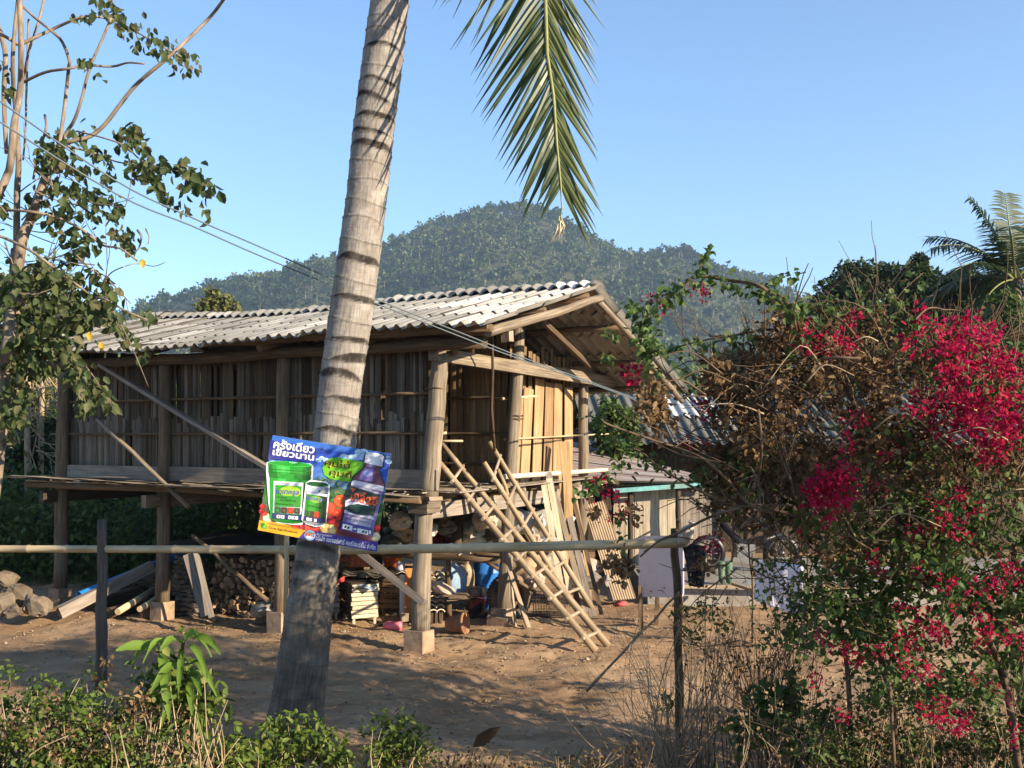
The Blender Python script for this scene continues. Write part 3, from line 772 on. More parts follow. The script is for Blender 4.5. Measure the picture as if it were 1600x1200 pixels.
crown_top = palm_trunk()

def leaflet_mesh(name, L, W, droop, mat, k=0, val=.5):
    """strip along +Y, V folded, hanging towards -Z at its end"""
    segs = 5; V = []; F = []
    for i in range(segs + 1):
        t = i / segs; wv = W * (1 - t ** 1.8) * (.55 + .45 * min(1, t * 5)) + .0015
        z = -droop * L * t * t
        V += [(-wv / 2, L * t, z - wv * .22), (0, L * t, z), (wv / 2, L * t, z - wv * .22)]
    for i in range(segs):
        b = i * 3; F += [(b, b + 1, b + 4, b + 3), (b + 1, b + 2, b + 5, b + 4)]
    me = bpy.data.meshes.new(name); me.from_pydata(V, [], F); me.materials.append(mat)
    a = me.attributes.new('rnd', 'FLOAT', 'FACE'); a.data.foreach_set('value', np.full(len(F), val, 'f'))
    return me
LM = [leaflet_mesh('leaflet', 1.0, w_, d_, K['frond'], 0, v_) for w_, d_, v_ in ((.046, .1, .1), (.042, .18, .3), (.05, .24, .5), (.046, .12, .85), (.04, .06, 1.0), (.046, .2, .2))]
def place_leaflet(parent, p, d, n, L, me, ws=1.0):
    d = d.normalized(); x = d.cross(n).normalized(); z = x.cross(d)
    M = Matrix((x, d, z)).transposed().to_4x4(); M.translation = p
    return inst('leaflet', me, M @ Matrix.Diagonal((ws, L, L, 1)), parent)
def main_frond():
    pts = [at(700, -330, 8.3), at(780, -230, 8.15), at(828, -110, 8.0), at(852, 0, 7.9), at(855, 86, 7.86), at(865, 150, 7.83), at(870, 225, 7.8), at(876, 285, 7.78), at(878, 326, 7.77), at(874, 350, 7.77)]
    m = MB(); m.tube(pts, [.03, .027, .022, .017, .015, .013, .011, .008, .006, .004], 7)
    fr = m.build('frond', plain('palm_rib', (.2, .2, .07), .5, .25, 12, .1), palm); fr['label'] = 'hanging palm frond with split leaflets'
    cum = [0]
    for a, b in zip(pts, pts[1:]): cum.append(cum[-1] + (b - a).length)
    def pos(s):
        for i in range(len(pts) - 1):
            if s <= cum[i + 1]: return pts[i].lerp(pts[i + 1], (s - cum[i]) / (cum[i + 1] - cum[i])), (pts[i + 1] - pts[i]).normalized()
        return pts[-1], (pts[-1] - pts[-2]).normalized()
    tot = cum[-1]; n = 58; R = random.Random(11)
    for i in range(n):
        t = .1 + .82 * (i / (n - 1)) ** .9; p, d = pos(t * tot)
        # left side (seen from the road): long, spreading, hanging
        ang = math.radians(50 - 20 * t + R.uniform(-6, 6)); L = (1.48 - .98 * t) * R.uniform(.9, 1.06) * (1 if t < .85 else .6)
        side = Vector((-math.sin(ang), R.uniform(-.25, .05), -.06))
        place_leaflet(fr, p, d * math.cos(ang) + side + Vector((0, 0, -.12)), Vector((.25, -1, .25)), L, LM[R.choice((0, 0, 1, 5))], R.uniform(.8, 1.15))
        # right side: closer to the rib, sunlit look put in by paler leaflet colours
        ang = math.radians(16 + 12 * t + R.uniform(-4, 4)); L = (1.26 - .74 * t) * R.uniform(.85, 1.05)
        side = Vector((math.sin(ang), R.uniform(-.1, .2), 0))
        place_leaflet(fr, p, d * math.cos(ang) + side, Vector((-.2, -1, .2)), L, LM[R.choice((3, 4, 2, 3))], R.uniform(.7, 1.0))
    m = MB()
    for k in range(16):
        a = pts[-1] + Vector((R.uniform(-.02, .02), R.uniform(-.02, .02), R.uniform(-.02, .1)))
        q = at(R.uniform(857, 878), R.uniform(362, 384), 7.77 + R.uniform(-.03, .03)); mid = a.lerp(q, .5) + Vector((R.uniform(.0, .035), 0, 0))
        m.tube([a, mid, q], [.004, .005, .002], 4)
    o = m.build('dry_tip', plain('dry_frond_tip', (.5, .4, .27), .8, .2), fr)
main_frond()
# the rest of the crown, above the frame
def crown_frond(top, az, el, L, parent, mat_mesh, droop=.9, nl=34, lw=1.0, rib=None, ll=.95, name='frond', joined=False):
    pts = []; d = Vector((math.sin(az) * math.cos(el), math.cos(az) * math.cos(el), math.sin(el))); p = Vector(top)
    for i in range(11):
        pts.append(p.copy()); p = p + d * (L / 10); d = (d + Vector((0, 0, -droop * .1 * (1 + .12 * i)))).normalized()
    m = MB(); m.tube(pts, [.035 * (1 - i / 11) + .004 for i in range(11)], 6)
    C = []; D = []; N = []; Ls = []
    for i in range(nl):
        t = .14 + .84 * i / (nl - 1); k = min(9, int(t * 10)); f = t * 10 - k; q = pts[k].lerp(pts[k + 1], f); dd = (pts[k + 1] - pts[k]).normalized()
        sd = dd.cross(Vector((0, 0, 1))).normalized(); up = sd.cross(dd)
        for s in (-1, 1):
            C.append(q); D.append(dd * .55 + sd * s * random.uniform(.75, .95) + up * random.uniform(.0, .3) + Vector((0, 0, -.25))); N.append(up + sd * s * -.35); Ls.append(ll * (1.05 - .55 * abs(t - .35)) * random.uniform(.85, 1.05))
    C = np.array(C); D = unit(np.array(D)); N = np.array(N); Ls = np.array(Ls); n = len(C)
    # three-segment drooping strips
    Sd = unit(np.cross(D, N)); W = .05 * lw
    V = []; F = []
    for j, (tt, ww) in enumerate(((0, .5), (.35, 1), (.72, .7), (1, .08))):
        c = C + D * (Ls * tt)[:, None] + np.array([0, 0, -1.0]) * (Ls * .3 * tt * tt)[:, None]
        V += [c - Sd * W * ww * .5, c + Sd * W * ww * .5]
    V = np.stack(V, 1).reshape(-1, 3); b = np.arange(n)[:, None] * 8
    F = np.concatenate([b + [[0, 1, 3, 2]], b + [[2, 3, 5, 4]], b + [[4, 5, 7, 6]]], 1).reshape(-1, 4)
    fr = m.build(name, rib, parent)
    l = np_mesh('leaflets', V, F, mat_mesh, fr, np.repeat(np.clip(rng.normal(.5, .25, n), 0, 1), 3)); l['kind'] = 'stuff'
    return fr
K['rib'] = plain('frond_rib', (.19, .19, .07), .5, .2, 12, .1)
for i in range(9):
    crown_frond(crown_top, i * .7 + .35, random.uniform(.75, 1.3), 3.0, palm, K['frond'], .62, rib=K['rib'])

# ------------------------------------------------------------------ advertising board on the trunk
board = thing('advertising_board', 'tilted farm chemicals poster with green bucket and bottle nailed to palm trunk', 'poster', at(507, 768, 8.2))
BY = 8.165
b0, bx, by = at(426, 680, BY), at(611, 709, BY - .04) - at(426, 680, BY), at(403, 828, BY) - at(426, 680, BY)
bn = bx.cross(by).normalized()
if bn.y > 0: bn = -bn
A_ = np.array([[1312 - 262, 127 - 262], [270 - 107, 955 - 107]], float); Ai = np.linalg.inv(A_)
def bp(q, lay=0):
    u, v = Ai @ (np.array(q, float) - np.array([262, 107])); return b0 + bx * float(u) + by * float(v) + bn * (.0016 + .0012 * lay)
def bpt(u, v, lay=0): return b0 + bx * u + by * v + bn * (.0016 + .0012 * lay)
m = MB(); n0 = [b0 + bx * u + by * v + bn * d for d in (0, -.008) for u, v in ((0, 0), (1, 0), (1, 1), (0, 1))]
m.v = [tuple(p) for p in n0]
for q in ((0, 3, 2, 1), (4, 5, 6, 7), (0, 1, 5, 4), (1, 2, 6, 5), (2, 3, 7, 6), (3, 0, 4, 7)): m.face(q)
m.build('panel', flat('sign_sheet', (.6, .6, .58), .5), board)
class Art:
    def __init__(s): s.mb = MB(); s.mats = []
    def mat(s, col):
        key = 'ink_%02x%02x%02x' % tuple(int(c * 255) for c in col)
        m = bpy.data.materials.get(key)
        if m is None:
            lin = tuple((c / 12.92 if c <= .04045 else ((c + .055) / 1.055) ** 2.4) * .9 for c in col)
            m, t, p = new_mat(key); tc = nd(t, 'ShaderNodeTexCoord').outputs['Object']
            d1 = noise(t, tc, 7, 5, .65); d2 = noise(t, mapping(t, tc, (40, 40, 6)), 1.0, 4, .7)
            c = mixc(t, lin, (.42, .36, .28), math_(t, 'ADD', ramp(t, [(.42, (.02, .02, .02)), (.75, (.18, .18, .18))], d1), ramp(t, [(.6, (0, 0, 0)), (.8, (.16, .16, .16))], d2)))
            t.links.new(c, p.inputs['Base Color']); p.inputs['Roughness'].default_value = .5; p.inputs['Specular IOR Level'].default_value = .25
        if m not in s.mats: s.mats.append(m)
        return s.mats.index(m)
    def poly(s, pts, col, lay):
        i = s.mat(col); n = len(s.mb.v)
        for p in pts: s.mb.v.append(tuple(bp(p, lay)))
        s.mb.face(list(range(n, n + len(pts)))[::-1], None, i); return s
    def ell(s, c, rx, ry, col, lay, rot=0, n=22, a0=0, a1=2 * PI):
        cr, sr = math.cos(rot), math.sin(rot); P = []
        for k in range(n):
            a = a0 + (a1 - a0) * k / (n if a1 - a0 > 6.2 else n - 1); x, y = rx * math.cos(a), ry * math.sin(a); P.append((c[0] + x * cr - y * sr, c[1] + x * sr + y * cr))
        return s.poly(P, col, lay)
    def quadrow(s, p0, p1, p2, p3, cols, lay):
        """gradient of strips between edge p0-p3 (left) and p1-p2 (right)"""
        n = len(cols); L = lambda a, b, t: (a[0] + (b[0] - a[0]) * t, a[1] + (b[1] - a[1]) * t)
        for i, c in enumerate(cols):
            t0, t1 = i / n, (i + 1) / n; s.poly([L(p0, p1, t0), L(p0, p1, t1), L(p3, p2, t1), L(p3, p2, t0)], c, lay)
        return s
    def done(s, name): return s.mb.build(name, s.mats, board)
def letter(txt, p0, p1, hgt, col, lay, bold=0.0, name='lettering', shear=0.0):
    """flat letters whose bounding box runs from p0 (lower left) to p1 (lower right), hgt tall (poster pixels)"""
    cu = bpy.data.curves.new('lettering', 'FONT'); cu.body = txt; cu.size = 1; cu.offset = bold; cu.shear = shear; cu.fill_mode = 'FRONT'; cu.resolution_u = 3
    ob = bpy.data.objects.new('lettering', cu); COL.objects.link(ob); bpy.context.view_layer.update()
    me = bpy.data.meshes.new_from_object(ob.evaluated_get(bpy.context.evaluated_depsgraph_get())); bpy.data.objects.remove(ob); bpy.data.curves.remove(cu)
    V = np.array([v.co for v in me.vertices]) if len(me.vertices) else np.zeros((0, 3))
    if len(V) == 0: return None
    mn, mx = V.min(0), V.max(0); T = (V - mn) / np.maximum(mx - mn, 1e-6)
    p0 = np.array(p0, float); p1 = np.array(p1, float); up = -(by.normalized())
    dn = np.array([-.156, .988]); 
    for v, q in zip(me.vertices, T):
        pt = p0 + (p1 - p0) * q[0] - dn * hgt * q[1]; v.co = bp(pt, lay)
    me.materials.clear(); a = Art(); a.mat(col); me.materials.append(a.mats[0])
    for p in me.polygons: p.material_index = 0
    o = bpy.data.objects.new(name, me); link(o, board); return o
W_ = (.96, .96, .97); BLU = (.13, .18, .55)
bgp = Art()
L_ = lambda a, b, t: (a[0] + (b[0] - a[0]) * t, a[1] + (b[1] - a[1]) * t)
TLc, TRc, BRc, BLc = (262, 107), (1312, 270), (1177, 1118), (127, 955)
cols = [(.18, .42, .78), (.12, .3, .7), (.12, .3, .72), (.14, .36, .76), (.2, .44, .8), (.3, .52, .82), (.36, .52, .66), (.2, .38, .3), (.16, .36, .2), (.2, .4, .16), (.26, .44, .14), (.3, .44, .16), (.4, .36, .16), (.5, .3, .14), (.56, .28, .16), (.6, .34, .2)]
for i, c in enumerate(cols):
    t0, t1 = i / len(cols), (i + 1) / len(cols)
    bgp.poly([L_(TLc, BLc, t0), L_(TRc, BRc, t0), L_(TRc, BRc, t1), L_(TLc, BLc, t1)], c, 0)
R2 = random.Random(4)
for cx, cy, r in ((900, 300, 40), (860, 320, 30), (960, 310, 45), (1010, 300, 40), (1060, 290, 50), (1030, 260, 40), (700, 310, 24), (740, 330, 30), (670, 330, 26), (1290, 340, 30), (1285, 300, 18), (760, 345, 40), (1075, 250, 34)):
    bgp.ell((cx, cy), r, r * .7, (.78, .88, .96), 1, .15); bgp.ell((cx - r * .2, cy + r * .3), r * .7, r * .4, (.6, .76, .93), 2, .15)
for i in range(70):
    x, y = R2.uniform(660, 960), R2.uniform(480, 680)
    bgp.ell((x, y), R2.uniform(8, 22), R2.uniform(5, 14), R2.choice([(.12, .34, .12), (.24, .46, .14), (.34, .5, .16), (.5, .5, .2), (.1, .26, .12)]), 1, R2.uniform(0, 3), 8)
for i in range(26):
    x, y = R2.uniform(165, 225), R2.uniform(520, 800); bgp.ell((x, y), R2.uniform(6, 14), R2.uniform(5, 10), R2.choice([(.2, .4, .3), (.3, .5, .45), (.16, .36, .2)]), 1, 0, 8)
for cx, cy, r, c in ((170, 745, 28, (.7, .16, .16)), (165, 790, 30, (.62, .12, .14)), (215, 850, 46, (.95, .86, .72)), (190, 815, 26, (.85, .25, .2)), (480, 915, 46, (.85, .2, .16)), (570, 930, 54, (.9, .3, .2)), (640, 945, 50, (.88, .22, .16)), (520, 930, 40, (.8, .2, .3)),
                     (870, 695, 66, (.92, .36, .18)), (765, 760, 62, (.9, .28, .14)), (850, 815, 60, (.88, .2, .12)), (790, 860, 48, (.8, .1, .14)), (730, 940, 52, (.9, .75, .45)), (790, 945, 48, (.93, .8, .52)), (1185, 930, 34, (.88, .16, .12)), (860, 930, 60, (.8, .14, .1)), (1170, 1010, 46, (.93, .85, .7))):
    bgp.ell((cx, cy), r, r * .92, tuple(x * .72 for x in c), 1); bgp.ell((cx - r * .06, cy - r * .06), r * .88, r * .8, c, 2); bgp.ell((cx - r * .3, cy - r * .35), r * .2, r * .14, tuple(min(1, x * 1.2 + .2) for x in c), 3)
bgp.done('printed_background')
pn = Art()
pn.poly([(243, 150), (600, 205), (640, 220), (655, 260), (645, 300), (620, 335), (590, 350), (222, 318)], BLU, 4)
pn.done('printed_headline_panel'); pn = Art()
pn.poly([(705, 400), (725, 345), (780, 308), (850, 305), (1110, 350), (1110, 500), (960, 525), (780, 500), (720, 460)], (.42, .72, .1), 4)
pn.done('printed_slogan_panel'); pn = Art()
pn.poly([(142, 868), (330, 893), (560, 960), (490, 1022), (127, 955)], (.95, .68, .12), 4)
pn.poly([(575, 950), (860, 1000), (1195, 1060), (1183, 1143), (490, 1022), (530, 975)], (.26, .18, .58), 4)
pn.ell((592, 1000), 48, 44, (.75, .85, .95), 6); pn.ell((592, 1000), 42, 38, (.3, .55, .8), 7); pn.ell((592, 985), 30, 14, (.3, .68, .3), 8); pn.ell((590, 1015), 34, 16, (.85, .9, .95), 8)
pn.poly([(157, 890), (185, 893), (210, 915), (212, 940), (190, 946), (165, 935), (155, 912)], (.12, .5, .2), 6); pn.poly([(170, 930), (195, 895), (207, 905), (205, 935), (190, 944)], (.45, .75, .2), 7)
pn.done('printed_footer')
bu = Art(); G1, G2, G3 = (.08, .6, .16), (.05, .46, .12), (.2, .75, .28)
bu.poly([(210, 350), (260, 335), (600, 360), (625, 380), (620, 500), (615, 560), (548, 880), (520, 905), (430, 905), (300, 890), (245, 850), (222, 700), (205, 430)], W_, 5)
bu.quadrow((235, 480), (605, 510), (520, 885), (238, 850), [G1, G1, G3, G3, G1, G1, G1, G2, G2, (.04, .38, .1)], 6)
bu.ell((385, 868), 141, 26, G2, 6, .09)
bu.quadrow((222, 350), (612, 375), (606, 470), (226, 440), [G2, G1, G3, (.3, .8, .36), G3, G1, G1, G1, G2, (.03, .32, .08)], 6)
bu.quadrow((228, 440), (604, 468), (604, 510), (236, 484), [G2, G2, G1, G1, G1, G1, G2, G2, (.03, .34, .08), (.03, .3, .08)], 7)
bu.ell((417, 364), 196, 24, G3, 7, .065); bu.ell((417, 362), 178, 17, G1, 8, .065); bu.ell((450, 352), 40, 6, (.6, .9, .65), 9, .065)
for k in (405, 430): bu.poly([(224, k), (608, k + 26), (608, k + 31), (224, k + 5)], G2, 8)
bu.poly([(273, 515), (536, 530), (518, 812), (265, 800)], W_, 8)
bu.poly([(288, 550), (524, 562), (512, 750), (280, 742)], (.16, .6, .12), 9); bu.ell((420, 610), 95, 52, (.62, .8, .16), 10, .06); bu.poly([(288, 640), (518, 655), (512, 750), (280, 742)], (.14, .58, .14), 11)
for i, c in enumerate(((.1, .35, .14), (.28, .2, .12), (.8, .22, .14), (.24, .24, .18))):
    x = 282 + i * 58; bu.poly([(x, 745 + i * 3), (x + 53, 748 + i * 3), (x + 50, 802 + i * 2), (x - 3, 798 + i * 2)], c, 11); bu.ell((x + 24, 776 + i * 2), 14, 12, tuple(min(1, q * 1.6) for q in c), 12)
bu.poly([(262, 802), (518, 822), (512, 868), (258, 848)], (.14, .17, .42), 9)
for x0, x1 in ((300, 332), (338, 368), (402, 430), (434, 462), (466, 490)): bu.poly([(x0, 815 + (x0 - 262) * .07), (x1, 815 + (x1 - 262) * .07), (x1 - 2, 846 + (x0 - 262) * .07), (x0 - 2, 844 + (x0 - 262) * .07)], W_, 10)
for x0 in (312, 344, 410, 448): bu.poly([(x0, 824 + (x0 - 262) * .07), (x0 + 14, 822 + (x0 - 262) * .07), (x0 + 6, 842 + (x0 - 262) * .07)], (.1, .14, .2), 11)
bu.done('printed_bucket')
cn = Art(); GR = (.72, .75, .76)
cn.poly([(560, 530), (600, 505), (740, 520), (772, 545), (768, 640), (740, 880), (715, 915), (650, 925), (560, 900), (520, 860)], W_, 13)
cn.quadrow((568, 560), (760, 575), (735, 890), (535, 862), [GR, (.85, .87, .87), GR, (.62, .65, .66), (.5, .53, .54), (.38, .4, .42), (.25, .27, .29), (.2, .22, .24)], 14)
cn.ell((632, 876), 100, 32, (.55, .58, .6), 14, .12)
cn.ell((664, 543), 98, 22, (.08, .44, .2), 15, .08); cn.ell((664, 540), 84, 15, (.04, .3, .12), 16, .08)
cn.quadrow((566, 556), (760, 570), (757, 625), (566, 606), [(.85, .87, .88), W_, W_, (.85, .87, .88), (.7, .72, .73), (.5, .52, .53)], 15); cn.ell((684, 604), 9, 9, (.1, .12, .12), 17)
cn.poly([(572, 608), (752, 632), (748, 655), (570, 630)], W_, 16)
cn.quadrow((568, 632), (748, 655), (722, 850), (548, 820), [(.14, .55, .14), (.2, .64, .16), (.2, .62, .16), (.12, .48, .12), (.06, .3, .08), (.04, .16, .06)], 16); cn.ell((650, 680), 56, 30, (.55, .76, .16), 17, .1)
for i, c in enumerate(((.1, .35, .14), (.3, .2, .12), (.82, .22, .12))):
    x = 556 + i * 42; cn.poly([(x, 775 + i * 5), (x + 37, 779 + i * 5), (x + 33, 832 + i * 5), (x - 4, 826 + i * 5)], c, 17)
cn.poly([(548, 825), (722, 852), (716, 892), (540, 864)], (.14, .17, .4), 17)
for x0 in (566, 592, 634): cn.poly([(x0, 836 + (x0 - 548) * .16), (x0 + 22, 839 + (x0 - 548) * .16), (x0 + 20, 866 + (x0 - 548) * .16), (x0 - 2, 862 + (x0 - 548) * .16)], W_, 18)
cn.done('printed_can')
bt = Art()
bt.poly([(1085, 255), (1262, 280), (1250, 385), (1218, 405), (1230, 470), (1262, 540), (1240, 640), (1140, 1045), (860, 985), (848, 930), (950, 540), (975, 470), (1060, 400), (1078, 350), (1070, 320)], (.08, .1, .12), 13)
PU = (.42, .26, .34)
bt.quadrow((1088, 345), (1222, 375), (1214, 400), (1082, 385), [PU, (.5, .4, .6), (.62, .6, .85), (.5, .4, .55), PU, (.36, .2, .26)], 14)
bt.poly([(1084, 382), (1212, 402), (1226, 475), (1256, 545), (1248, 582), (968, 520), (985, 478), (1065, 412)], PU, 14)
bt.poly([(1086, 395), (1160, 405), (1150, 520), (1030, 500), (1060, 430)], (.55, .48, .74), 15); bt.ell((1110, 445), 40, 30, (.68, .68, .92), 16)
bt.quadrow((968, 518), (1252, 578), (1138, 1035), (860, 975), [(.46, .4, .62), (.62, .58, .74), (.8, .76, .86), (.86, .82, .9), (.84, .8, .88), (.78, .74, .84), (.7, .66, .8), (.5, .46, .66)], 15)
bt.poly([(968, 518), (990, 505), (1254, 560), (1246, 605), (960, 548)], (.9, .88, .93), 16)
bt.poly([(955, 555), (1214, 635), (1158, 830), (890, 705)], (.1, .2, .2), 17)
bt.poly([(912, 690), (945, 672), (1010, 672), (1080, 690), (1120, 735), (1020, 715), (940, 728), (908, 745)], (.86, .83, .9), 18)
bt.poly([(915, 705), (960, 688), (1040, 695), (1000, 694), (950, 702)], (.4, .36, .55), 19)
bt.ell((1040, 770), 124, 46, (.1, .24, .22), 19, .16); bt.poly([(905, 770), (1165, 835), (1160, 860), (900, 795)], (.88, .86, .92), 18)
bt.poly([(882, 872), (1152, 930), (1138, 1000), (866, 938)], (.28, .27, .6), 17)
bt.poly([(860, 940), (1138, 1002), (1130, 1040), (1000, 1020), (858, 975)], (.42, .12, .22), 17)
for pts in ([(888, 892), (975, 912), (970, 955), (882, 935)], [(1018, 930), (1112, 950), (1108, 990), (1012, 972)], [(982, 930), (1008, 935), (1006, 950), (980, 946)], [(1120, 950), (1138, 954), (1134, 984), (1116, 980)]): bt.poly(pts, W_, 19)
for x, y in ((905, 912), (930, 920), (1060, 955), (1085, 962)): bt.poly([(x, y), (x + 20, y - 6), (x + 12, y + 20), (x - 6, y + 14)], (.12, .14, .22), 20)
bt.quadrow((1092, 262), (1252, 290), (1238, 385), (1080, 350), [(.82, .82, .86), W_, W_, (.98, .98, .98), (.94, .94, .95), (.86, .86, .88), (.78, .78, .82)], 17)
bt.ell((1168, 272), 76, 12, W_, 18, .17)
bt.done('printed_bottle')
letter('ครั้งเดียว', (268, 222), (632, 272), 88, W_, 7, .028)
letter('เขียวนาน', (260, 284), (628, 335), 66, W_, 7, .028)
for col, lay, bo in (((.98, .9, .15), 7, .04), ((.05, .06, .04), 8, .012)):
    letter('คุมได้', (724, 392), (944, 424), 84, col, lay, bo); letter('คุมดี', (766, 478), (958, 504), 76, col, lay, bo)
letter('โกล์', (946, 684), (1080, 718), 112, (.95, .4, .2), 19, .03); letter('2อี', (1088, 720), (1192, 730), 82, (.95, .4, .2), 19, .03)
letter('เดเทคจูล', (296, 642), (494, 656), 52, (.36, .3, .72), 12, .018); letter('เดเทคจูล', (568, 690), (712, 714), 42, (.36, .3, .72), 18, .018)
letter('สารกำจัดแมลง', (300, 664), (390, 672), 16, (.05, .12, .06), 12); letter('กำจัด เพลี้ยไฟ และ หนอน', (330, 694), (470, 702), 24, (.05, .12, .06), 12); letter('ใช้กับพืชผักและไม้ผล', (288, 724), (450, 734), 15, (.05, .12, .06), 12)
letter('Dow AgroSciences', (306, 540), (420, 547), 10, (.2, .22, .3), 9); letter('กำจัด เพลี้ยไฟ และ หนอน', (576, 740), (706, 760), 20, (.05, .12, .06), 18)
letter('Dow AgroSciences', (226, 948), (482, 992), 30, (.32, .2, .05), 6); letter('ผลิตภัณฑ์คุณภาพมาตรฐาน', (232, 912), (488, 952), 26, (.55, .33, .05), 6)
letter('NC', (556, 1004), (630, 1014), 34, (.85, .14, .12), 9, .03)
letter('จัดจำหน่ายโดย :', (652, 996), (798, 1016), 26, W_, 6); letter('บริษัท เมเจอร์ฟาร์ คอร์ปอเรชั่น จำกัด', (642, 1040), (1168, 1126), 50, W_, 6, .012)
letter('Dow AgroSciences', (985, 556), (1105, 582), 14, (.25, .22, .35), 18); letter('สารกำจัดวัชพืช', (1145, 600), (1222, 614), 22, (.2, .2, .3), 18)
letter('ออกซีฟลูออร์เฟน', (915, 790), (1040, 815), 18, (.2, .2, .3), 20); letter('ใช้ก่อนวัชพืชงอก ควบคุมวัชพืชใบแคบ', (925, 826), (1135, 868), 24, (.2, .2, .3), 19); letter('และใบกว้าง ได้ยาวนาน', (905, 850), (1130, 896), 24, (.2, .2, .3), 19)
a = Art(); a.ell((708, 230), 8, 8, (.1, .12, .2), 6); a.ell((640, 905), 7, 7, (.2, .2, .2), 16); a.done('nail_head')

# ------------------------------------------------------------------ bamboo fence
fence = thing('bamboo_fence', 'single bamboo rail on rough posts along the front of the yard', 'fence', (at(158, 1060, 10.35).x, 10.35, 0))
m = MB(); m.culm(at(-160, 857, 11.1), at(525, 859, 9.45), .037, .04, .44, 12); m.build('rail', K['bamboo'], fence)
m = MB(); m.culm(at(440, 860, 9.62), at(1066, 848, 8.35), .043, .042, .34, 12, -.01); m.build('rail', K['bamboo'], fence)
m = MB(); m.log(at(160, 812, 10.25), at(158, 1072, 10.25), .045, .062, 12, 9, .008); m.build('post', wood('fence_post', (.04, .032, .026), (.105, .085, .07), (.17, .14, .115), 36, 2, objvar=.1), fence)
m = MB(); m.log(at(1054, 826, 8.45), at(1064, 1180, 8.45), .034, .038, 10, 9, .012); m.build('post', K['brownlog'], fence)
m = MB(); m.culm(at(449, 800, 9.5), at(446, 960, 9.5), .022, .022, .3); m.build('post', K['bamboo'], fence)
m = MB(); m.culm(at(440, 1100, 9.4), at(447, 955, 9.5), .022, .022, .3); m.build('post', K['bamboo'], fence)

# ------------------------------------------------------------------ ladders
def ladder(name, label, r1a, r1b, r2a, r2b, n, t0, t1, rad, ov=.05, group=None):
    t = thing(name, label, 'ladder', (r1b + r2b) / 2, group)
    for a, b in ((r1a, r1b), (r2a, r2b)):
        m = MB(); m.culm(a, b, rad * .86, rad * 1.1, .24, 10); m.build('rail', K['ladder'], t)
    for i in range(n):
        s = t0 + (t1 - t0) * i / (n - 1) + random.uniform(-.008, .008); p, q = r1a.lerp(r1b, s), r2a.lerp(r2b, s + random.uniform(-.004, .004)); d = (q - p).normalized()
        m = MB(); m.culm(p - d * (ov + rad), q + d * (ov * 1.3 + rad), .021, .021, .5, 8); m.build('rung', K['board'], t)
    return t
ladder('bamboo_ladder', 'long bamboo ladder whose feet stand furthest out on the yard', at(679, 714, 11.9), at(931, 1017, 11.55), at(690, 694, 12.3), at(950, 1009, 11.95), 9, .12, .93, .040)
ladder('bamboo_ladder', 'shorter steep bamboo ladder behind the long one with crooked top', at(756, 722, 12.1), at(903, 955, 12.6), at(764, 690, 12.6), at(925, 950, 13.0), 6, .1, .88, .035)
m = MB(); m.tube([at(778, 733, 12.3), at(790, 760, 12.35), at(797, 790, 12.4), at(815, 822, 12.45), at(838, 862, 12.5)], [.022, .024, .022, .024, .02], 8); tag(m.build('stick', K['ladder']), 'crooked thin pole leaning between the rails of the short ladder', 'pole')

# ------------------------------------------------------------------ planks leaning on the porch corner
PL = [(849, 754, 878, 925, 9, 'pale', 13.6, 13.1, 'palest narrow lath, frontmost of the planks leaning at the porch corner'),
      (858, 748, 892, 930, 9, 'pale', 13.7, 13.2, 'thin straight lath leaning just behind the palest one'),
      (857, 738, 868, 800, 10, 'grey', 13.75, 13.6, 'short dark offcut leaning among the pale laths at the porch edge'),
      (872, 690, 886, 830, 10, 'warm', 14.2, 13.9, 'tall honey coloured split bamboo standing against the gable boards'),
      (884, 690, 893, 900, 13, 'warm', 14.25, 13.6, 'tallest wide honey coloured board standing against the gable boards'),
      (868, 770, 916, 958, 8, 'pale2', 13.9, 12.95, 'pale plank leaning lowest, its foot furthest left of the pair on the dirt'),
      (886, 790, 926, 964, 9, 'grey', 14.0, 12.9, 'broad grey plank with its foot on the dirt beside the dark lath'),
      (892, 765, 940, 960, 6, 'dark', 14.1, 13.05, 'narrow dark lath, outermost of the leaning planks'),
      (898, 775, 921, 900, 6, 'warm', 14.2, 13.5, 'thin honey coloured strip leaning behind the broad grey plank')]
pm = {'pale': wood('pale_lath', (.34, .26, .16), (.55, .46, .32), (.66, .58, .44), 40, 1.2, objvar=.08), 'grey': K['greyboard'], 'warm': wood('honey_board', (.24, .14, .06), (.46, .3, .15), (.58, .41, .23), 40, 1.2, objvar=.1), 'dark': K['brownlog'], 'pale2': K['board']}
for x0, y0, x1, y1, wpx, mt, Ya, Yb, lab in PL:
    m = MB(); a, b = at(x0, y0, Ya), at(x1, y1, Yb); m.bar(a, b, wpx / FPX * Ya, .02, up=(0, -1, .2), jit=.003)
    tag(m.build('plank', pm[mt]), lab, 'plank', 'planks leaning at the porch corner')
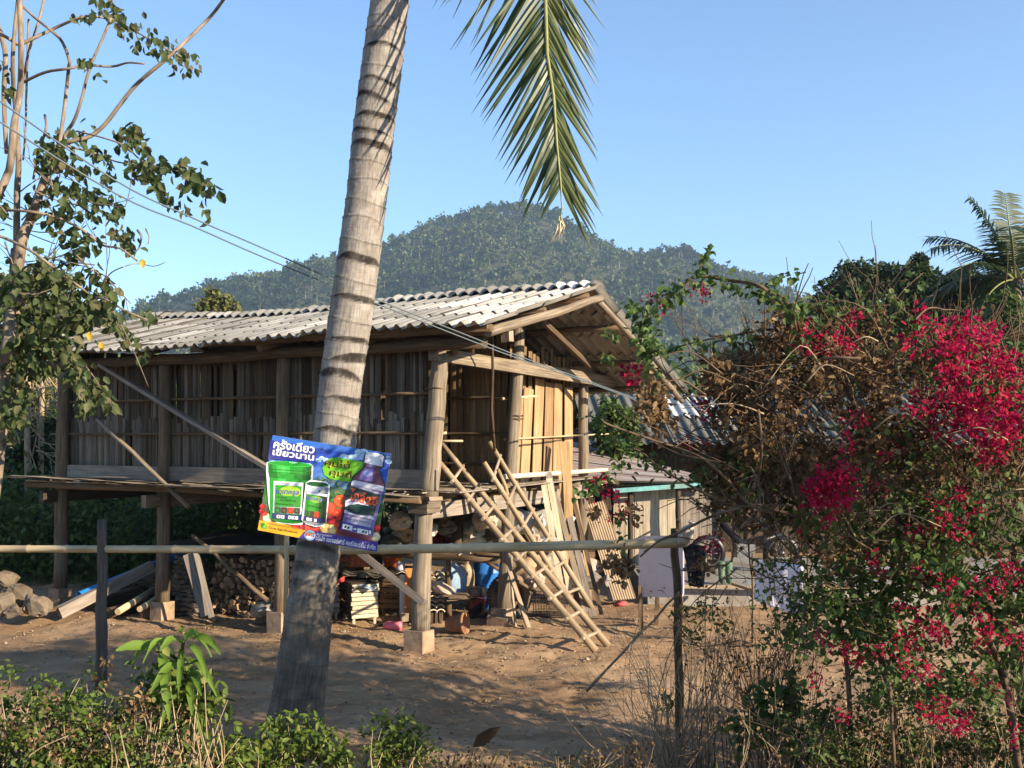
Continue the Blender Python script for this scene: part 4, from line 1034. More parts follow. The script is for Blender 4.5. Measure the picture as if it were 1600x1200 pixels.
# ------------------------------------------------------------------ things stored under the house
def sackmat(name, col, dirt): return plain(name, col, .75, .22, 22, .5, dirt=dirt, objvar=.12)
SK = {'white': sackmat('woven_white', (.42, .4, .36), (.2, .16, .11)), 'tan': sackmat('tan_sack', (.36, .26, .16), (.18, .12, .07)), 'grey': sackmat('grey_sack', (.24, .22, .19), (.11, .085, .06)),
      'blue': sackmat('blue_plastic', (.2, .29, .4), (.3, .26, .22)), 'pink': sackmat('pink_paper', (.5, .36, .28), (.3, .2, .14)), 'cream': sackmat('cream_sack', (.55, .47, .36), (.28, .2, .13)), 'dark': sackmat('dark_sack', (.1, .085, .065), (.05, .04, .03))}
def sack(label, c, axis, L, r, mat, neck=True, flat_=.8, group='sacks stored under the house', seed=0, name='sack', cat='sack'):
    rr = np.random.default_rng(seed + 50); c = Vector(c); ax = Vector(axis).normalized()
    up = Vector((0, 0, 1)); x = ax.cross(up)
    x = x.normalized() if x.length > .1 else Vector((1, 0, 0)); y = x.cross(ax)
    pr = [(-.5, .02), (-.49, .5), (-.44, .8), (-.32, .98), (-.1, 1.04), (.12, 1.0), (.28, .9), (.38, .68)]
    pr += [(.44, .4), (.47, .26), (.5, .26), (.55, .46), (.62, .7), (.64, .62), (.58, .1)] if neck else [(.44, .42), (.47, .1)]
    n = 22; m = MB(); g = []
    ph = rr.uniform(0, 6, 4); am = rr.uniform(.04, .12, 4)
    for t, q in pr:
        row = []
        for k in range(n + 1):
            th = 2 * PI * (k % n) / n
            ruf = (.22 * math.sin(7 * th + ph[0]) + .15 * math.sin(11 * th + ph[1])) if t > .44 else (.10 * math.sin(9 * th + ph[0]) * max(0, (t - .15) * 3))
            f = q * (1 + am[0] * math.sin(2 * th + ph[1] + t * 4) + am[1] * math.sin(3 * th + ph[2] - 5 * t) + am[2] * math.sin(5 * th + 9 * t) + ruf)
            p = c + ax * (t * L + .03 * L * math.sin(3 * th + ph[3])) + x * (r * f * math.cos(th)) + y * (r * f * flat_ * math.sin(th))
            row.append(p)
        g.append(row)
    m.sheet(g); o = m.build(name, SK[mat]); tag(o, label, cat, group)
    md = o.modifiers.new('s', 'SUBSURF'); md.levels = 1; md.render_levels = 1
    return o
# storage rack
rk = thing('storage_rack', 'rough timber rack of shelf poles holding the pile of sacks', 'rack', Hp(1.0, 2.6, 0))
for a, b in ((.75, 1.7), (2.0, 1.7), (.75, 3.5), (2.0, 3.5)):
    m = MB(); m.log(Hp(a, b, 0), Hp(a, b, .86), .045, .04, 8, 4); m.build('leg', K['brownlog'], rk)
for i in range(9):
    m = MB(); m.log(Hp(-.05, 1.65 + i * .23, .86), Hp(2.15, 1.65 + i * .23, .86), .04, .04, 7, 4); m.build('shelf_pole', K['brownlog'], rk)
vd = Vector((.25, -.9, .05)); sd = Vector((.9, -.35, 0))
SP = [  # px, py, Y, mat, axis, L, r, label
    (626, 815, 13.6, 'cream', vd, .5, .125, 'cream tied sack end, left of the stack behind the front post, top row'),
    (633, 834, 13.75, 'tan', vd, .5, .12, 'tan tied sack under the cream one, right next to the board edge'),
    (612, 850, 13.7, 'dark', vd, .5, .12, 'dark sack lowest in the left column beside the board'),
    (650, 812, 13.9, 'white', vd, .5, .12, 'white tied sack just left of the front post at the top'),
    (642, 851, 13.8, 'grey', vd, .5, .12, 'grey tied sack low beside the front post, left side'),
    (690, 800, 14.2, 'tan', vd, .55, .13, 'tan sack right of the front post, highest under the floor beam'),
    (694, 822, 14.2, 'grey', vd, .55, .13, 'grey ruffled sack just under the tan one right of the front post'),
    (736, 846, 14.3, 'cream', Vector((.9, -.4, -.15)), .5, .1, 'cream folded sack lying on the dark stump of the inner post'),
    (735, 829, 14.45, 'white', vd, .6, .15, 'plump white sack with gathered neck between inner post and long ladder'),
    (774, 826, 14.6, 'grey', sd, .9, .2, 'long grey sack lying on the rack behind the long ladder'),
    (762, 850, 14.5, 'tan', sd, .8, .13, 'flat tan sack squeezed above the blue barrel'),
    (762, 803, 14.6, 'grey', sd, .8, .11, 'dull sack under the floor beam behind the ladder top'),
    (845, 818, 15.0, 'white', sd, .8, .19, 'bulky pale sack behind the short ladder, uppermost'),
    (850, 848, 15.0, 'blue', sd, .6, .12, 'bluish printed sack behind the short ladder, second from top'),
    (830, 843, 14.9, 'pink', vd, .5, .1, 'pinkish sack beside the bluish one behind the short ladder'),
    (812, 882, 14.6, 'tan', sd, .7, .19, 'large tan sack right of the tyre post above the tyre'),
    (846, 876, 14.8, 'grey', sd, .7, .18, 'grey sack between the two ladders above the wire cage'),
    (831, 905, 14.4, 'pink', vd, .5, .13, 'white and pink printed sack between tyre and wire cage'),
    (870, 872, 14.9, 'grey', sd, .6, .16, 'grey sack behind the leaning planks at rail height'),
    (914, 884, 14.9, 'pink', Vector((.95, -.2, -.1)), .6, .12, 'striped sack with pink tied end beside the corrugated sheet'),
    (912, 905, 14.6, 'grey', Vector((.9, -.4, 0)), .6, .13, 'grey sack on the ground beside the corrugated sheet'),
      (800, 815, 14.0, 'white', sd, .7, .17, 'white bulging sack directly right of the grey post under the porch floor'),
      (720, 868, 13.9, 'cream', vd, .45, .12, 'cream tied sack above the blue bag by the front post'),
      (668, 828, 13.5, 'white', vd, .4, .11, 'white sack end just touching the front post on its left'),
      (758, 812, 13.9, 'cream', vd, .5, .13, 'cream sack end under the porch beam between the inner and grey posts')]
for i, (px, py, Y, mt, ax, L, r, lab) in enumerate(SP): sack(lab, at(px, py, Y), ax, L, r * 1.22, mt, True, .85, seed=i)
sack('large blue plastic sack standing on the ground beside the front post', at(706, 908, 13.7), (.05, -.15, 1), .52, .2, 'blue', True, .75, 'filled bags by the front post', 31)
sack('slumped tan paper sack standing behind the red engine', at(727, 905, 14.1), (.06, -.1, 1), .52, .14, 'tan', True, .8, 'filled bags by the front post', 32)
sack('crumpled pink paper sack lying in front of the blue one', at(693, 920, 13.3), (.85, -.3, -.35), .34, .12, 'pink', False, .6, 'filled bags by the front post', 33)
sack('grey cloth bundle on the ground beside the second front post', at(415, 952, 12.9), (.5, -.6, .2), .4, .17, 'grey', True, .6, 'filled bags by the front post', 34, 'cloth_bundle', 'bundle')

# barrel
def lathe(m, c, prof, n=24, mat=0, axis=(0, 0, 1)):
    c = Vector(c); ax = Vector(axis).normalized(); m.tube([c + ax * z for r, z in prof], [r for r, z in prof], n, mat, True); return m
def lathe_(m, c, prof, n=24, mat=0, axis=(0, 0, 1)):
    """like lathe, but profile points may share a height"""
    c = Vector(c); ax = Vector(axis).normalized(); x = ax.orthogonal().normalized(); y = ax.cross(x); g = []
    for r, z in prof: g.append([c + ax * z + (x * math.cos(2 * PI * k / n) + y * math.sin(2 * PI * k / n)) * r for k in range(n + 1)])
    m.sheet(g, mat); return m
bc = Hp(.35, 2.85, 0); bpz = at(763, 938, 14.4); bc = Vector((bpz.x, 14.4, gzf(bpz.x, 14.4)))
bar = thing('blue_barrel', 'bright blue plastic barrel standing under the house behind the tyre', 'barrel', bc)
m = MB(); lathe_(m, bc, [(.0, 0), (.19, 0), (.215, .03), (.222, .22), (.235, .24), (.222, .26), (.222, .5), (.235, .52), (.222, .54), (.2, .72), (.17, .76), (.0, .77)], 28)
m.build('body', flat('blue_plastic_drum', (.03, .16, .5), .35), bar)
m = MB(); lathe_(m, bc + Vector((0, 0, .76)), [(.0, .0), (.15, 0), (.155, .03), (.14, .05), (0, .05)], 24); m.build('lid', flat('blue_plastic_lid', (.025, .13, .42), .4), bar)
# tyre
def tyre(label, c, axis, R, r, name='tyre'):
    t = thing(name, label, 'tyre', c); ax = Vector(axis).normalized()
    m = MB(); wd = .085; lathe_(m, c, [(R * .62, -wd), (R * .8, -wd * 1.15), (R * .95, -wd), (R, -wd * .7), (R, wd * .7), (R * .95, wd), (R * .8, wd * 1.15), (R * .62, wd), (R * .6, wd * .6), (R * .6, -wd * .6), (R * .62, -wd)], 40, 0, ax)
    m.build('carcass', plain('dusty_rubber', (.055, .045, .036), .85, .4, 10, .3, dirt=(.24, .165, .1)), t)
    m = MB(); x = ax.orthogonal().normalized(); y = ax.cross(x)
    for k in range(40):
        a = 2 * PI * k / 40; d = x * math.cos(a) + y * math.sin(a); tg = ax.cross(d)
        for s in (-1, 1): m.box(Vector(c) + d * (R + .001) + ax * (s * wd * .4), (.03, wd * .55, .012), Matrix((tg, ax, d)).transposed())
    o = m.build('tread', plain('tread_rubber', (.06, .048, .038), .9, .3, 12, .2), t); o['kind'] = 'stuff'
    return t
tc_ = at(796, 940, 13.62); tc_.z = gzf(tc_.x, 13.62) + .305
tyre('worn car tyre standing upright behind the grey post', tc_, (.45, -.87, .12), .31, .12)
m = MB(); m.bar(at(796, 893, 13.15), at(826, 981, 12.8), .075, .02, up=(.7, -.7, .1)); m.bar(at(797, 893, 13.2), at(806, 981, 13.0), .03, .02, up=(.7, -.7, .1)); tag(m.build('wedge_board', K['board']), 'narrow pointed board leaning against the grey post over the tyre', 'board')
# engine
ec = gpt(746, 950); ec = Vector((at(746, 940, 13.7).x, 13.7, gzf(0, 13.7)))
en = thing('water_pump_engine', 'small dark red motor pump standing between the tan sack and tyre', 'engine', ec)
red = plain('red_enamel', (.2, .022, .018), .45, .4, 12, .1, .4, dirt=(.05, .03, .02)); blk = plain('black_iron', (.025, .022, .02), .6, .3, 12, .2)
m = MB(); m.bar(ec + Vector((-.14, -.08, .03)), ec + Vector((.14, -.08, .03)), .05, .05); m.bar(ec + Vector((-.14, .1, .03)), ec + Vector((.14, .1, .03)), .05, .05); m.build('skid', blk, en)
m = MB(); m.box(ec + Vector((0, 0, .16)), (.2, .24, .2), None, 0, .01); m.build('crankcase', red, en)
m = MB(); lathe_(m, ec + Vector((-.03, -.12, .17)), [(0, -.07), (.09, -.07), (.11, -.04), (.11, .0), (0, .0)], 20, 0, (0, -1, 0)); m.build('fan_cover', blk, en)
m = MB(); lathe_(m, ec + Vector((-.02, 0, .3)), [(0, 0), (.1, 0), (.105, .03), (.105, .09), (.08, .12), (0, .125)], 20); m.build('fuel_tank', plain('grey_tin', (.16, .13, .11), .5, .3, 12, .2), en)
m = MB(); lathe_(m, ec + Vector((.1, -.03, .3)), [(0, 0), (.045, 0), (.045, .1), (.03, .12), (0, .12)], 14); m.build('air_filter', plain('tin', (.4, .34, .26), .4, .3, 20, .2), en)
m = MB(); m.tube([ec + Vector((.1, .05, .2)), ec + Vector((.17, .03, .22)), ec + Vector((.18, -.03, .12))], .022, 8); m.build('pipe', blk, en)
# wire cage
cg = at(858, 945, 13.9); cg.z = gzf(cg.x, 13.9)
wc = thing('wire_cage', 'dark rusty wire cage on the ground under the ladders', 'cage', cg)
m = MB(); rust = plain('rusty_wire', (.06, .04, .03), .8, .3, 20, 0)
for k in range(13):
    u = -.22 + .44 * k / 12
    for p, q in (((u, -.18, 0), (u, -.18, .3)), ((u, -.18, .3), (u, .18, .3)), ((u, .18, 0), (u, .18, .3))): m.tube([cg + Vector(p), cg + Vector(q)], .004, 4)
for k in range(8):
    z = .3 * k / 7
    for p, q in (((-.22, -.18, z), (.22, -.18, z)), ((-.22, .18, z), (.22, .18, z)), ((-.22, -.18, z), (-.22, .18, z)), ((.22, -.18, z), (.22, .18, z))): m.tube([cg + Vector(p), cg + Vector(q)], .004, 4)
o = m.build('wire', rust, wc); o['kind'] = 'stuff'
m = MB(); m.box(cg + Vector((0, 0, .012)), (.46, .38, .02)); m.build('tray', rust, wc)
# tipped terracotta pot
pc = at(713, 967, 12.75); pc.z = gzf(pc.x, 12.75) + .13
pot = thing('flower_pot', 'terracotta flower pot with broken rim tipped on its side', 'pot', pc)
m = MB(); lathe_(m, pc, [(0, -.12), (.085, -.125), (.09, -.12), (.125, .09), (.14, .092), (.145, .135), (.128, .135), (.115, .09), (.08, -.1), (0, -.1)], 26, 0, (.93, -.3, .1)); m.build('body', plain('terracotta', (.25, .12, .06), .8, .25, 10, .2, dirt=(.28, .19, .12)), pot)
m = MB(); s0 = pc + Vector((.11, -.03, .1)); m.sheet([[s0 + Vector((.02, -.05, .0)), s0 + Vector((.03, .05, .01))], [s0 + Vector((.0, -.02, .12)), s0 + Vector((.0, .03, .1))]]); m.sheet([[s0 + Vector((.03, .05, .01)), s0 + Vector((.02, -.05, .0))], [s0 + Vector((-.012, .03, .1)), s0 + Vector((-.012, -.02, .12))]]); m.build('rim_shard', bpy.data.materials['terracotta'], pot)
# pink bottle lying
bb = at(612, 977, 12.95); bb.z = gzf(bb.x, 12.95) + .06
pb = thing('pink_bottle', 'pink plastic bottle lying on the dirt below the crates', 'bottle', bb)
m = MB(); lathe_(m, bb, [(0, -.135), (.055, -.13), (.06, -.1), (.06, -.05), (.057, -.04), (.06, -.03), (.06, .04), (.05, .075), (.022, .115), (0, .116)], 22, 0, (-.97, .15, 0)); m.build('body', flat('pink_plastic', (.75, .17, .2), .4), pb)
m = MB(); lathe_(m, bb + Vector((-.97, .15, 0)) * .115, [(0, 0), (.02, 0), (.02, .035), (.012, .07), (0, .072)], 12, 0, (-.97, .15, 0)); m.build('spout', flat('black_cap', (.02, .02, .02), .5), pb)
# slatted crates
def crate(label, x0, x1, yb, yt, Y, yaw, depth, nsl, slm, sidem, legh=.09):
    c = at((x0 + x1) / 2, yb, Y); c.z = gzf(c.x, Y); wd = (x1 - x0) / FPX * Y; h = (yb - yt) / FPX * Y
    t = thing('slatted_crate', label, 'crate', c, 'slatted crates under the house'); R = Matrix.Rotation(yaw, 3, 'Z'); P = lambda x, y, z: c + R @ Vector((x, y, z))
    for i in range(nsl):
        z = legh + (h - legh) * (i + .5) / nsl; m = MB(); m.box(P(random.uniform(-.012, .012), 0, z), (wd * random.uniform(.96, 1.03), .02, (h - legh) / nsl * .78), R @ Matrix.Rotation(random.uniform(-.02, .02), 3, 'Y'), 0, .004); m.build('slat', slm, t)
        m = MB(); m.box(P(-wd / 2 + .012, depth / 2, z), (.018, depth, (h - legh) / nsl * .8), R, 0, .004); m.build('slat', sidem, t)
        m = MB(); m.box(P(wd / 2 - .012, depth / 2 + .012, z), (.018, depth, (h - legh) / nsl * .8), R, 0, .004); m.build('slat', slm, t)
    for x in (-wd / 2 + .04, wd / 2 - .04):
        for y in (.035, depth - .02): m = MB(); m.bar(P(x, y, 0), P(x, y, h - .01), .03, .03, up=(0, 1, 0)); m.build('leg', slm, t)
    m = MB(); m.box(P(0, depth / 2, h + .006), (wd + .03, depth + .03, .014), R, 0, .004); m.build('top_board', sidem, t)
    return t
crate('small crate with bright pale slats under a faded blue cloth', 549, 592, 972, 908, 13.35, .42, .45, 8, pm['pale'], K['darkpost'])
crate('larger dark slatted crate heaped with rags and newspapers', 592, 626, 968, 896, 13.85, -.25, .5, 7, K['brownlog'], K['darkpost'], .12)
crate('dim slatted crate half hidden behind the palm trunk', 512, 530, 968, 905, 13.5, .2, .4, 6, K['greyboard'], K['darkpost'])
def cloth(name, label, corners, mat, folds=.02, res=14, cat='cloth', drop=None, group=None, seed=1, thick=.006):
    rr = np.random.default_rng(seed); c = [Vector(p) for p in corners]; nrm = (c[1] - c[0]).cross(c[3] - c[0]).normalized(); g = []; ph = rr.uniform(0, 6, 6)
    for i in range(res + 1):
        v = i / res; row = []
        for j in range(res + 1):
            u = j / res; p = c[0].lerp(c[1], u).lerp(c[3].lerp(c[2], u), v)
            f = folds * (math.sin(9 * u + ph[0] + 2 * v) + .6 * math.sin(17 * u + ph[1] - 3 * v) + .5 * math.sin(7 * v + ph[2]))
            q = p + nrm * f * (.35 + .65 * v)
            if drop: q.z -= drop * (abs(u - .5) * 2) ** 3
            row.append(q)
        g.append(row)
    m = MB(); m.sheet(g); o = m.build(name, mat); md = o.modifiers.new('t', 'SOLIDIFY'); md.thickness = thick
    return tag(o, label, cat, group)
cloth('cloth', 'faded blue rag draped over the small pale slatted crate', [at(541, 908, 13.75), at(590, 906, 13.75), at(588, 922, 13.22), at(552, 915, 13.25)], SK['blue'], .015, seed=4)
cloth('cloth', 'dark grey rags heaped over the top of the crates', [at(535, 893, 14.0), at(600, 890, 14.1), at(605, 900, 13.5), at(532, 900, 13.4)], SK['dark'], .03, seed=5)
cloth('newspaper_pile', 'pale crumpled newspapers spread over the dark crate', [at(590, 884, 14.3), at(648, 886, 14.3), at(646, 896, 13.75), at(588, 899, 13.7)], plain('newsprint', (.4, .36, .3), .8, .3, 40, .2), .02, cat='newspapers', seed=6)
m = MB(); m.bar(at(629, 898, 13.6), at(629, 962, 13.6), .075, .02, up=(.3, -.9, 0)); tag(m.build('white_board', flat('white_board', (.62, .6, .58), .5)), 'narrow white panel standing against the dark slatted crate', 'panel')
m = MB(); m.bar(at(639, 888, 13.55), at(638, 968, 13.55), .1, .02, up=(.3, -.9, 0)); tag(m.build('orange_board', plain('orange_paint', (.5, .17, .04), .6, .2, 14, .1)), 'orange painted board standing beside the front post', 'board')
m = MB(); m.box(at(632, 964, 13.45), (.1, .1, .11), Matrix.Rotation(.3, 3, 'Z'), 0, .006); tag(m.build('wood_block', K['board']), 'small wooden block under the white panel', 'block')
# jar with yellow lid
jc = at(626, 884, 13.85); jar = thing('plastic_jar', 'clear plastic jar with yellow lid on the newspapers', 'jar', jc)
m = MB(); lathe_(m, jc + Vector((0, 0, -.06)), [(0, 0), (.055, 0), (.06, .02), (.06, .09), (.05, .115), (.035, .125), (0, .126)], 18); m.build('body', plain('cloudy_plastic', (.5, .44, .5), .3, .25, 30, 0, .5), jar)
m = MB(); lathe_(m, jc + Vector((0, 0, .066)), [(0, 0), (.038, 0), (.038, .026), (0, .028)], 16); m.build('lid', flat('yellow_lid', (.7, .42, .04), .4), jar)
# orange crate / tubs
oc = at(556, 876, 14.1); ob = thing('plastic_crate', 'orange ribbed plastic crate above the slatted crates', 'crate', oc); OR = plain('orange_plastic', (.5, .1, .025), .5, .2, 10, .05)
m = MB(); m.box(oc + Vector((0, .12, 0)), (.44, .24, .19), None, 0, .004); m.build('body', OR, ob)
for k in range(6): m = MB(); m.box(oc + Vector((-.2 + k * .08, -.006, -.0)), (.05, .02, .17), None, 0, .003); m.build('rib', OR, ob)
m = MB(); m.box(oc + Vector((0, .12, .1)), (.47, .27, .025), None, 0, .003); m.build('rim', OR, ob)
oc = at(613, 876, 14.2); ob = thing('plastic_basin', 'round orange basin above the dark slatted crate', 'basin', oc); m = MB(); lathe_(m, oc - Vector((0, 0, .08)), [(0, 0), (.11, 0), (.14, .13), (.155, .14), (.145, .15), (.1, .02), (0, .02)], 24); m.build('body', OR, ob)
m = MB(); lathe_(m, oc + Vector((0, 0, .055)), [(.14, 0), (.165, 0), (.165, .02), (.14, .02)], 24); m.build('rim', OR, ob)
m = MB(); m.sheet([[at(513, 914, 13.1), at(538, 900, 13.15)], [at(515, 917, 13.1), at(538, 908, 13.15)]]); o = m.build('red_flag', flat('red_card', (.6, .05, .04), .5)); o.modifiers.new('t', 'SOLIDIFY').thickness = .01; tag(o, 'small red plastic scoop poking out beside the palm trunk', 'scoop')
rc = at(688, 846, 14.6); rbk = thing('red_bucket', 'dark red plastic bucket lying among the sacks right of the front post', 'bucket', rc); RD = flat('red_plastic', (.28, .018, .02), .4)
m = MB(); lathe_(m, rc, [(0, -.14), (.1, -.14), (.15, .12), (.165, .13), (.14, .12), (.09, -.11), (0, -.11)], 24, 0, (-.6, -.7, .2)); m.build('body', RD, rbk)
m = MB(); lathe_(m, rc + Vector((-.6, -.7, .2)).normalized() * .12, [(.15, 0), (.172, 0), (.172, .02), (.15, .02)], 24, 0, (-.6, -.7, .2)); m.build('rim', RD, rbk)
# stack of curved tiles beside the post
ts = at(679, 950, 13.35); ts.z = gzf(ts.x, 13.35); st = thing('tile_stack', 'stack of cream curved clay tiles standing on a slatted base beside the front post', 'tile stack', ts)
m = MB()
for k in range(4): m.box(ts + Vector((-.09 + k * .06, 0, .07)), (.035, .18, .14), None, 0, .004)
m.build('base', K['brownlog'], st)
tm = MB(); g = [[(.06 * math.cos(t), y, .045 * math.sin(t)) for t in np.linspace(PI, 0, 9)] for y in (-.09, .09)]; tm.sheet(g); g2 = [[(p[0] * .8, p[1], p[2] * .72) for p in r] for r in reversed(g)]; tm.sheet(g2)
for j in range(8): tm.face((j, j + 1, 27 + j + 1, 27 + j))
tme = tm.mesh('tile', plain('cream_clay', (.5, .42, .3), .8, .2, 14, .2, objvar=.15))
for r in range(9):
    for c in range(2):
        inst('tile', tme, Matrix.Translation(ts + Vector((-.05 + c * .11 + random.uniform(-.008, .008), random.uniform(-.02, .02), .15 + r * .062))) @ Matrix.Rotation(random.uniform(-.08, .08) + .3, 4, 'Z'), st)
# flat sheet stack by the engine
m = MB()
for k in range(4): m.box(at(715, 932, 13.2) + Vector((random.uniform(-.03, .03), random.uniform(-.03, .03), -.03 + k * .018)), (.3, .26, .012), Matrix.Rotation(random.uniform(-.3, .3), 3, 'Z') @ Matrix.Rotation(random.uniform(-.06, .06), 3, 'Y'))
o = m.build('cardboard_pile', plain('dirty_cardboard', (.16, .11, .07), .9, .3, 10, .2)); tag(o, 'dirty flattened cardboard lying on the ground below the blue sack', 'cardboard', kind='stuff')
# leaning board across the front post
m = MB(); m.bar(at(556, 858, 12.0), at(661, 942, 11.55), .085, .03, up=(0, -1, 0), jit=.004); tag(m.build('plank', K['greyboard']), 'weathered plank slanting down to the foot of the front post', 'plank')
m = MB(); m.culm(at(740, 866, 13.6), at(838, 926, 13.6), .024, .024, .3); tag(m.build('pole', K['brownlog']), 'dark thin pole slanting across the blue barrel', 'pole')

# ------------------------------------------------------------------ firewood, pillar of stones and timber at the left
fs = thing('firewood_stack', 'long stack of split firewood in the shade under the house', 'firewood', Hp(3.1, 1.0, 0))
lm = []
for k in range(8):
    q = MB(); L = random.uniform(.4, .55); r = random.uniform(.032, .05); sh = random.choice((3, 4, 5))
    q.tube([(0, 0, 0), (random.uniform(-.02, .02), L / 2, random.uniform(-.01, .01)), (0, L, 0)], [r, r * 1.08, r], sh, 0, True, .22, False); lm.append(q.mesh('log', K['firewood']))
M0 = Matrix((HU, HV, Vector((0, 0, 1)))).transposed().to_4x4()
cnt = 0
def woodrow(a0, a1, b, z, step=.075):
    global cnt
    a = a0
    while a < a1 and cnt < 298:
        M = Matrix.Translation(Hp(a, b + random.uniform(-.1, .06), z + random.uniform(-.012, .012))) @ M0 @ Matrix.Rotation(random.uniform(0, 6.28), 4, 'Y') @ Matrix.Rotation(random.uniform(-.12, .12), 4, 'Z') @ Matrix.Diagonal((random.uniform(.8, 1.25),) * 3 + (1,))
        inst('log', random.choice(lm), M, fs); cnt += 1; a += step * random.uniform(.85, 1.2)
for r in range(11):
    z = .06 + r * .072; woodrow(2.35 + .012 * r, 3.95 - .01 * r, .62, z)
for r in range(5): woodrow(4.5, 5.9 - r * .12, 1.1, .06 + r * .075)
m = MB()
for i in range(900):
    a = random.uniform(2.3, 5.6); z = random.uniform(.04, .85 if a < 4 else .38)
    p = Hp(a, random.uniform(1.0, 1.5), z); m.tube([p, p + HV * .35 + Vector((random.uniform(-.04, .04), 0, random.uniform(-.03, .03)))], random.uniform(.03, .045), 4, 0, True, .2, False)
o = m.build('inner_logs', K['firewood'], fs); o['kind'] = 'stuff'
# old sheet on top of the wood
m = MB(); m.sheet([[Hp(a, b, .95 + .06 * math.sin(a * 3) + .05 * (b > 1) - (.1 if a > 4.6 else 0) + random.uniform(-.015, .015)) for a in np.linspace(2.1, 5.4, 16)] for b in (.35, .8, 1.3, 1.8)])
o = m.build('tarpaulin', plain('old_dark_sheet', (.05, .04, .03), .8, .4, 8, .4)); o.modifiers.new('t', 'SOLIDIFY').thickness = .012; tag(o, 'dark sagging sheet spread over the firewood stack', 'sheet')
# pillar of flat stones behind the third post
sp = thing('stone_pillar', 'rough pillar of stacked flat stones beside the concrete footed post', 'stone pillar', Hp(4.0, .35, 0))
def rock_mesh(name, s, seed, mat, sub=2):
    bm_ = MB(); rr = np.random.default_rng(seed); n = 10; g = []
    ph = rr.uniform(0, 6, 6)
    for i in range(8):
        v = i / 7 * PI; row = []
        for k in range(n + 1):
            u = 2 * PI * (k % n) / n; f = 1 + .17 * math.sin(2 * u + ph[0] + v * 2) + .12 * math.sin(3 * u + ph[1] - 3 * v) + .1 * math.sin(5 * u + 4 * v + ph[2])
            cx = math.copysign(abs(math.cos(u)) ** .7, math.cos(u)); sy = math.copysign(abs(math.sin(u)) ** .7, math.sin(u))
            row.append((s[0] * f * math.sin(v) ** .6 * cx, s[1] * f * math.sin(v) ** .6 * sy, s[2] * math.copysign(abs(math.cos(v)) ** .7, math.cos(v)) * (1 + .12 * math.sin(3 * u + ph[3]))))
        g.append(row)
    bm_.sheet(g, 0, False); return bm_.mesh(name, mat)
sm_ = [rock_mesh('stone', (.09, .08, .034), k, K['rock']) for k in range(5)]
for r in range(13):
    for c in range(3):
        inst('stone', random.choice(sm_), Matrix.Translation(Hp(4.22 - c * .15 + random.uniform(-.03, .03), .36 + random.uniform(-.04, .04), .03 + r * .064)) @ Euler((random.uniform(-.1, .1), random.uniform(-.12, .12), random.uniform(0, 6))).to_matrix().to_4x4(), sp)
for i, (x0, y0, x1, y1, Y0, Y1, wd, lab, mt) in enumerate(((294, 866, 322, 962, 13.0, 12.75, .13, 'broad grey plank leaning on the firewood, left one of the pair', K['greyboard']), (306, 862, 331, 965, 12.95, 12.6, .07, 'narrower grey plank leaning on the firewood beside the broad one', K['greyboard']))):
    m = MB(); m.bar(at(x0, y0, Y0), at(x1, y1, Y1), wd, .03, up=(.2, -1, 0)); tag(m.build('plank', mt), lab, 'plank', 'planks leaning on the firewood')
m = MB(); m.log(at(300, 836, 12.9), at(418, 938, 12.6), .026, .03, 8, 6, .012); tag(m.build('pole', K['brownlog']), 'thin bent pole slanting in front of the firewood stack', 'pole')
# timbers, pipe
m = MB(); m.tube([at(124, 931, 14.0), at(215, 893, 14.9), at(300, 860, 16)], .062, 18, 0, False); o = m.build('blue_pipe', flat('blue_pvc', (.02, .2, .55), .35)); o.modifiers.new('t', 'SOLIDIFY').thickness = .006; tag(o, 'bright blue plastic pipe lying on the old timber', 'pipe')
for lab, p, q, r, mt in (('long squared grey beam lying slantwise beside the blue pipe', at(92, 958, 13.7), at(238, 884, 14.6), (.14, .15), K['greyboard']), ('short dark plank end lying at the left post footing', at(70, 953, 13.6), at(120, 944, 14.0), (.14, .04), K['brownlog'])):
    m = MB(); m.bar(p, q, r[0], r[1], jit=.006); tag(m.build('timber', mt), lab, 'timber')
for lab, p, q, r in (('cut bamboo pole with open lit end lying before the stones', at(184, 956, 13.3), at(240, 922, 14.3), .045), ('dim bamboo pole lying close beside the cut one', at(218, 952, 13.4), at(262, 925, 14.2), .04)):
    m = MB(); m.culm(p, q, r, r, .35); tag(m.build('bamboo_pole', K['bamboo']), lab, 'bamboo pole')
for i, (px, py, Y, r, lab) in enumerate(((225, 955, 13.7, .09, 'dark round log end under the bamboo poles'), (170, 962, 13.6, .08, 'low dark log in the shade behind the fence post'), (140, 958, 14.2, .1, 'thick log in the shade under the squared beam'))):
    p = at(px, py, Y); p.z = gzf(p.x, Y) + r; m = MB(); m.log(p, p + HV * 1.4 + HU * .3, r, r * .9, 10, 4); tag(m.build('log', K['brownlog']), lab, 'log')
m = MB()
for i in range(260):
    a = random.uniform(4.6, 6.1); b = random.uniform(.9, 2.2); z = random.uniform(.02, .42) * (1 - abs(a - 5.2) * .35)
    p = Hp(a, b, z); d = Vector((random.uniform(-1, 1), random.uniform(-.4, .4), random.uniform(-.2, .2))).normalized() * random.uniform(.3, .7); m.tube([p - d / 2, p + d / 2], random.uniform(.012, .035), 5)
o = m.build('brushwood_heap', K['brownlog']); tag(o, 'low heap of old branches in the shade behind the blue pipe', 'brushwood', kind='stuff')
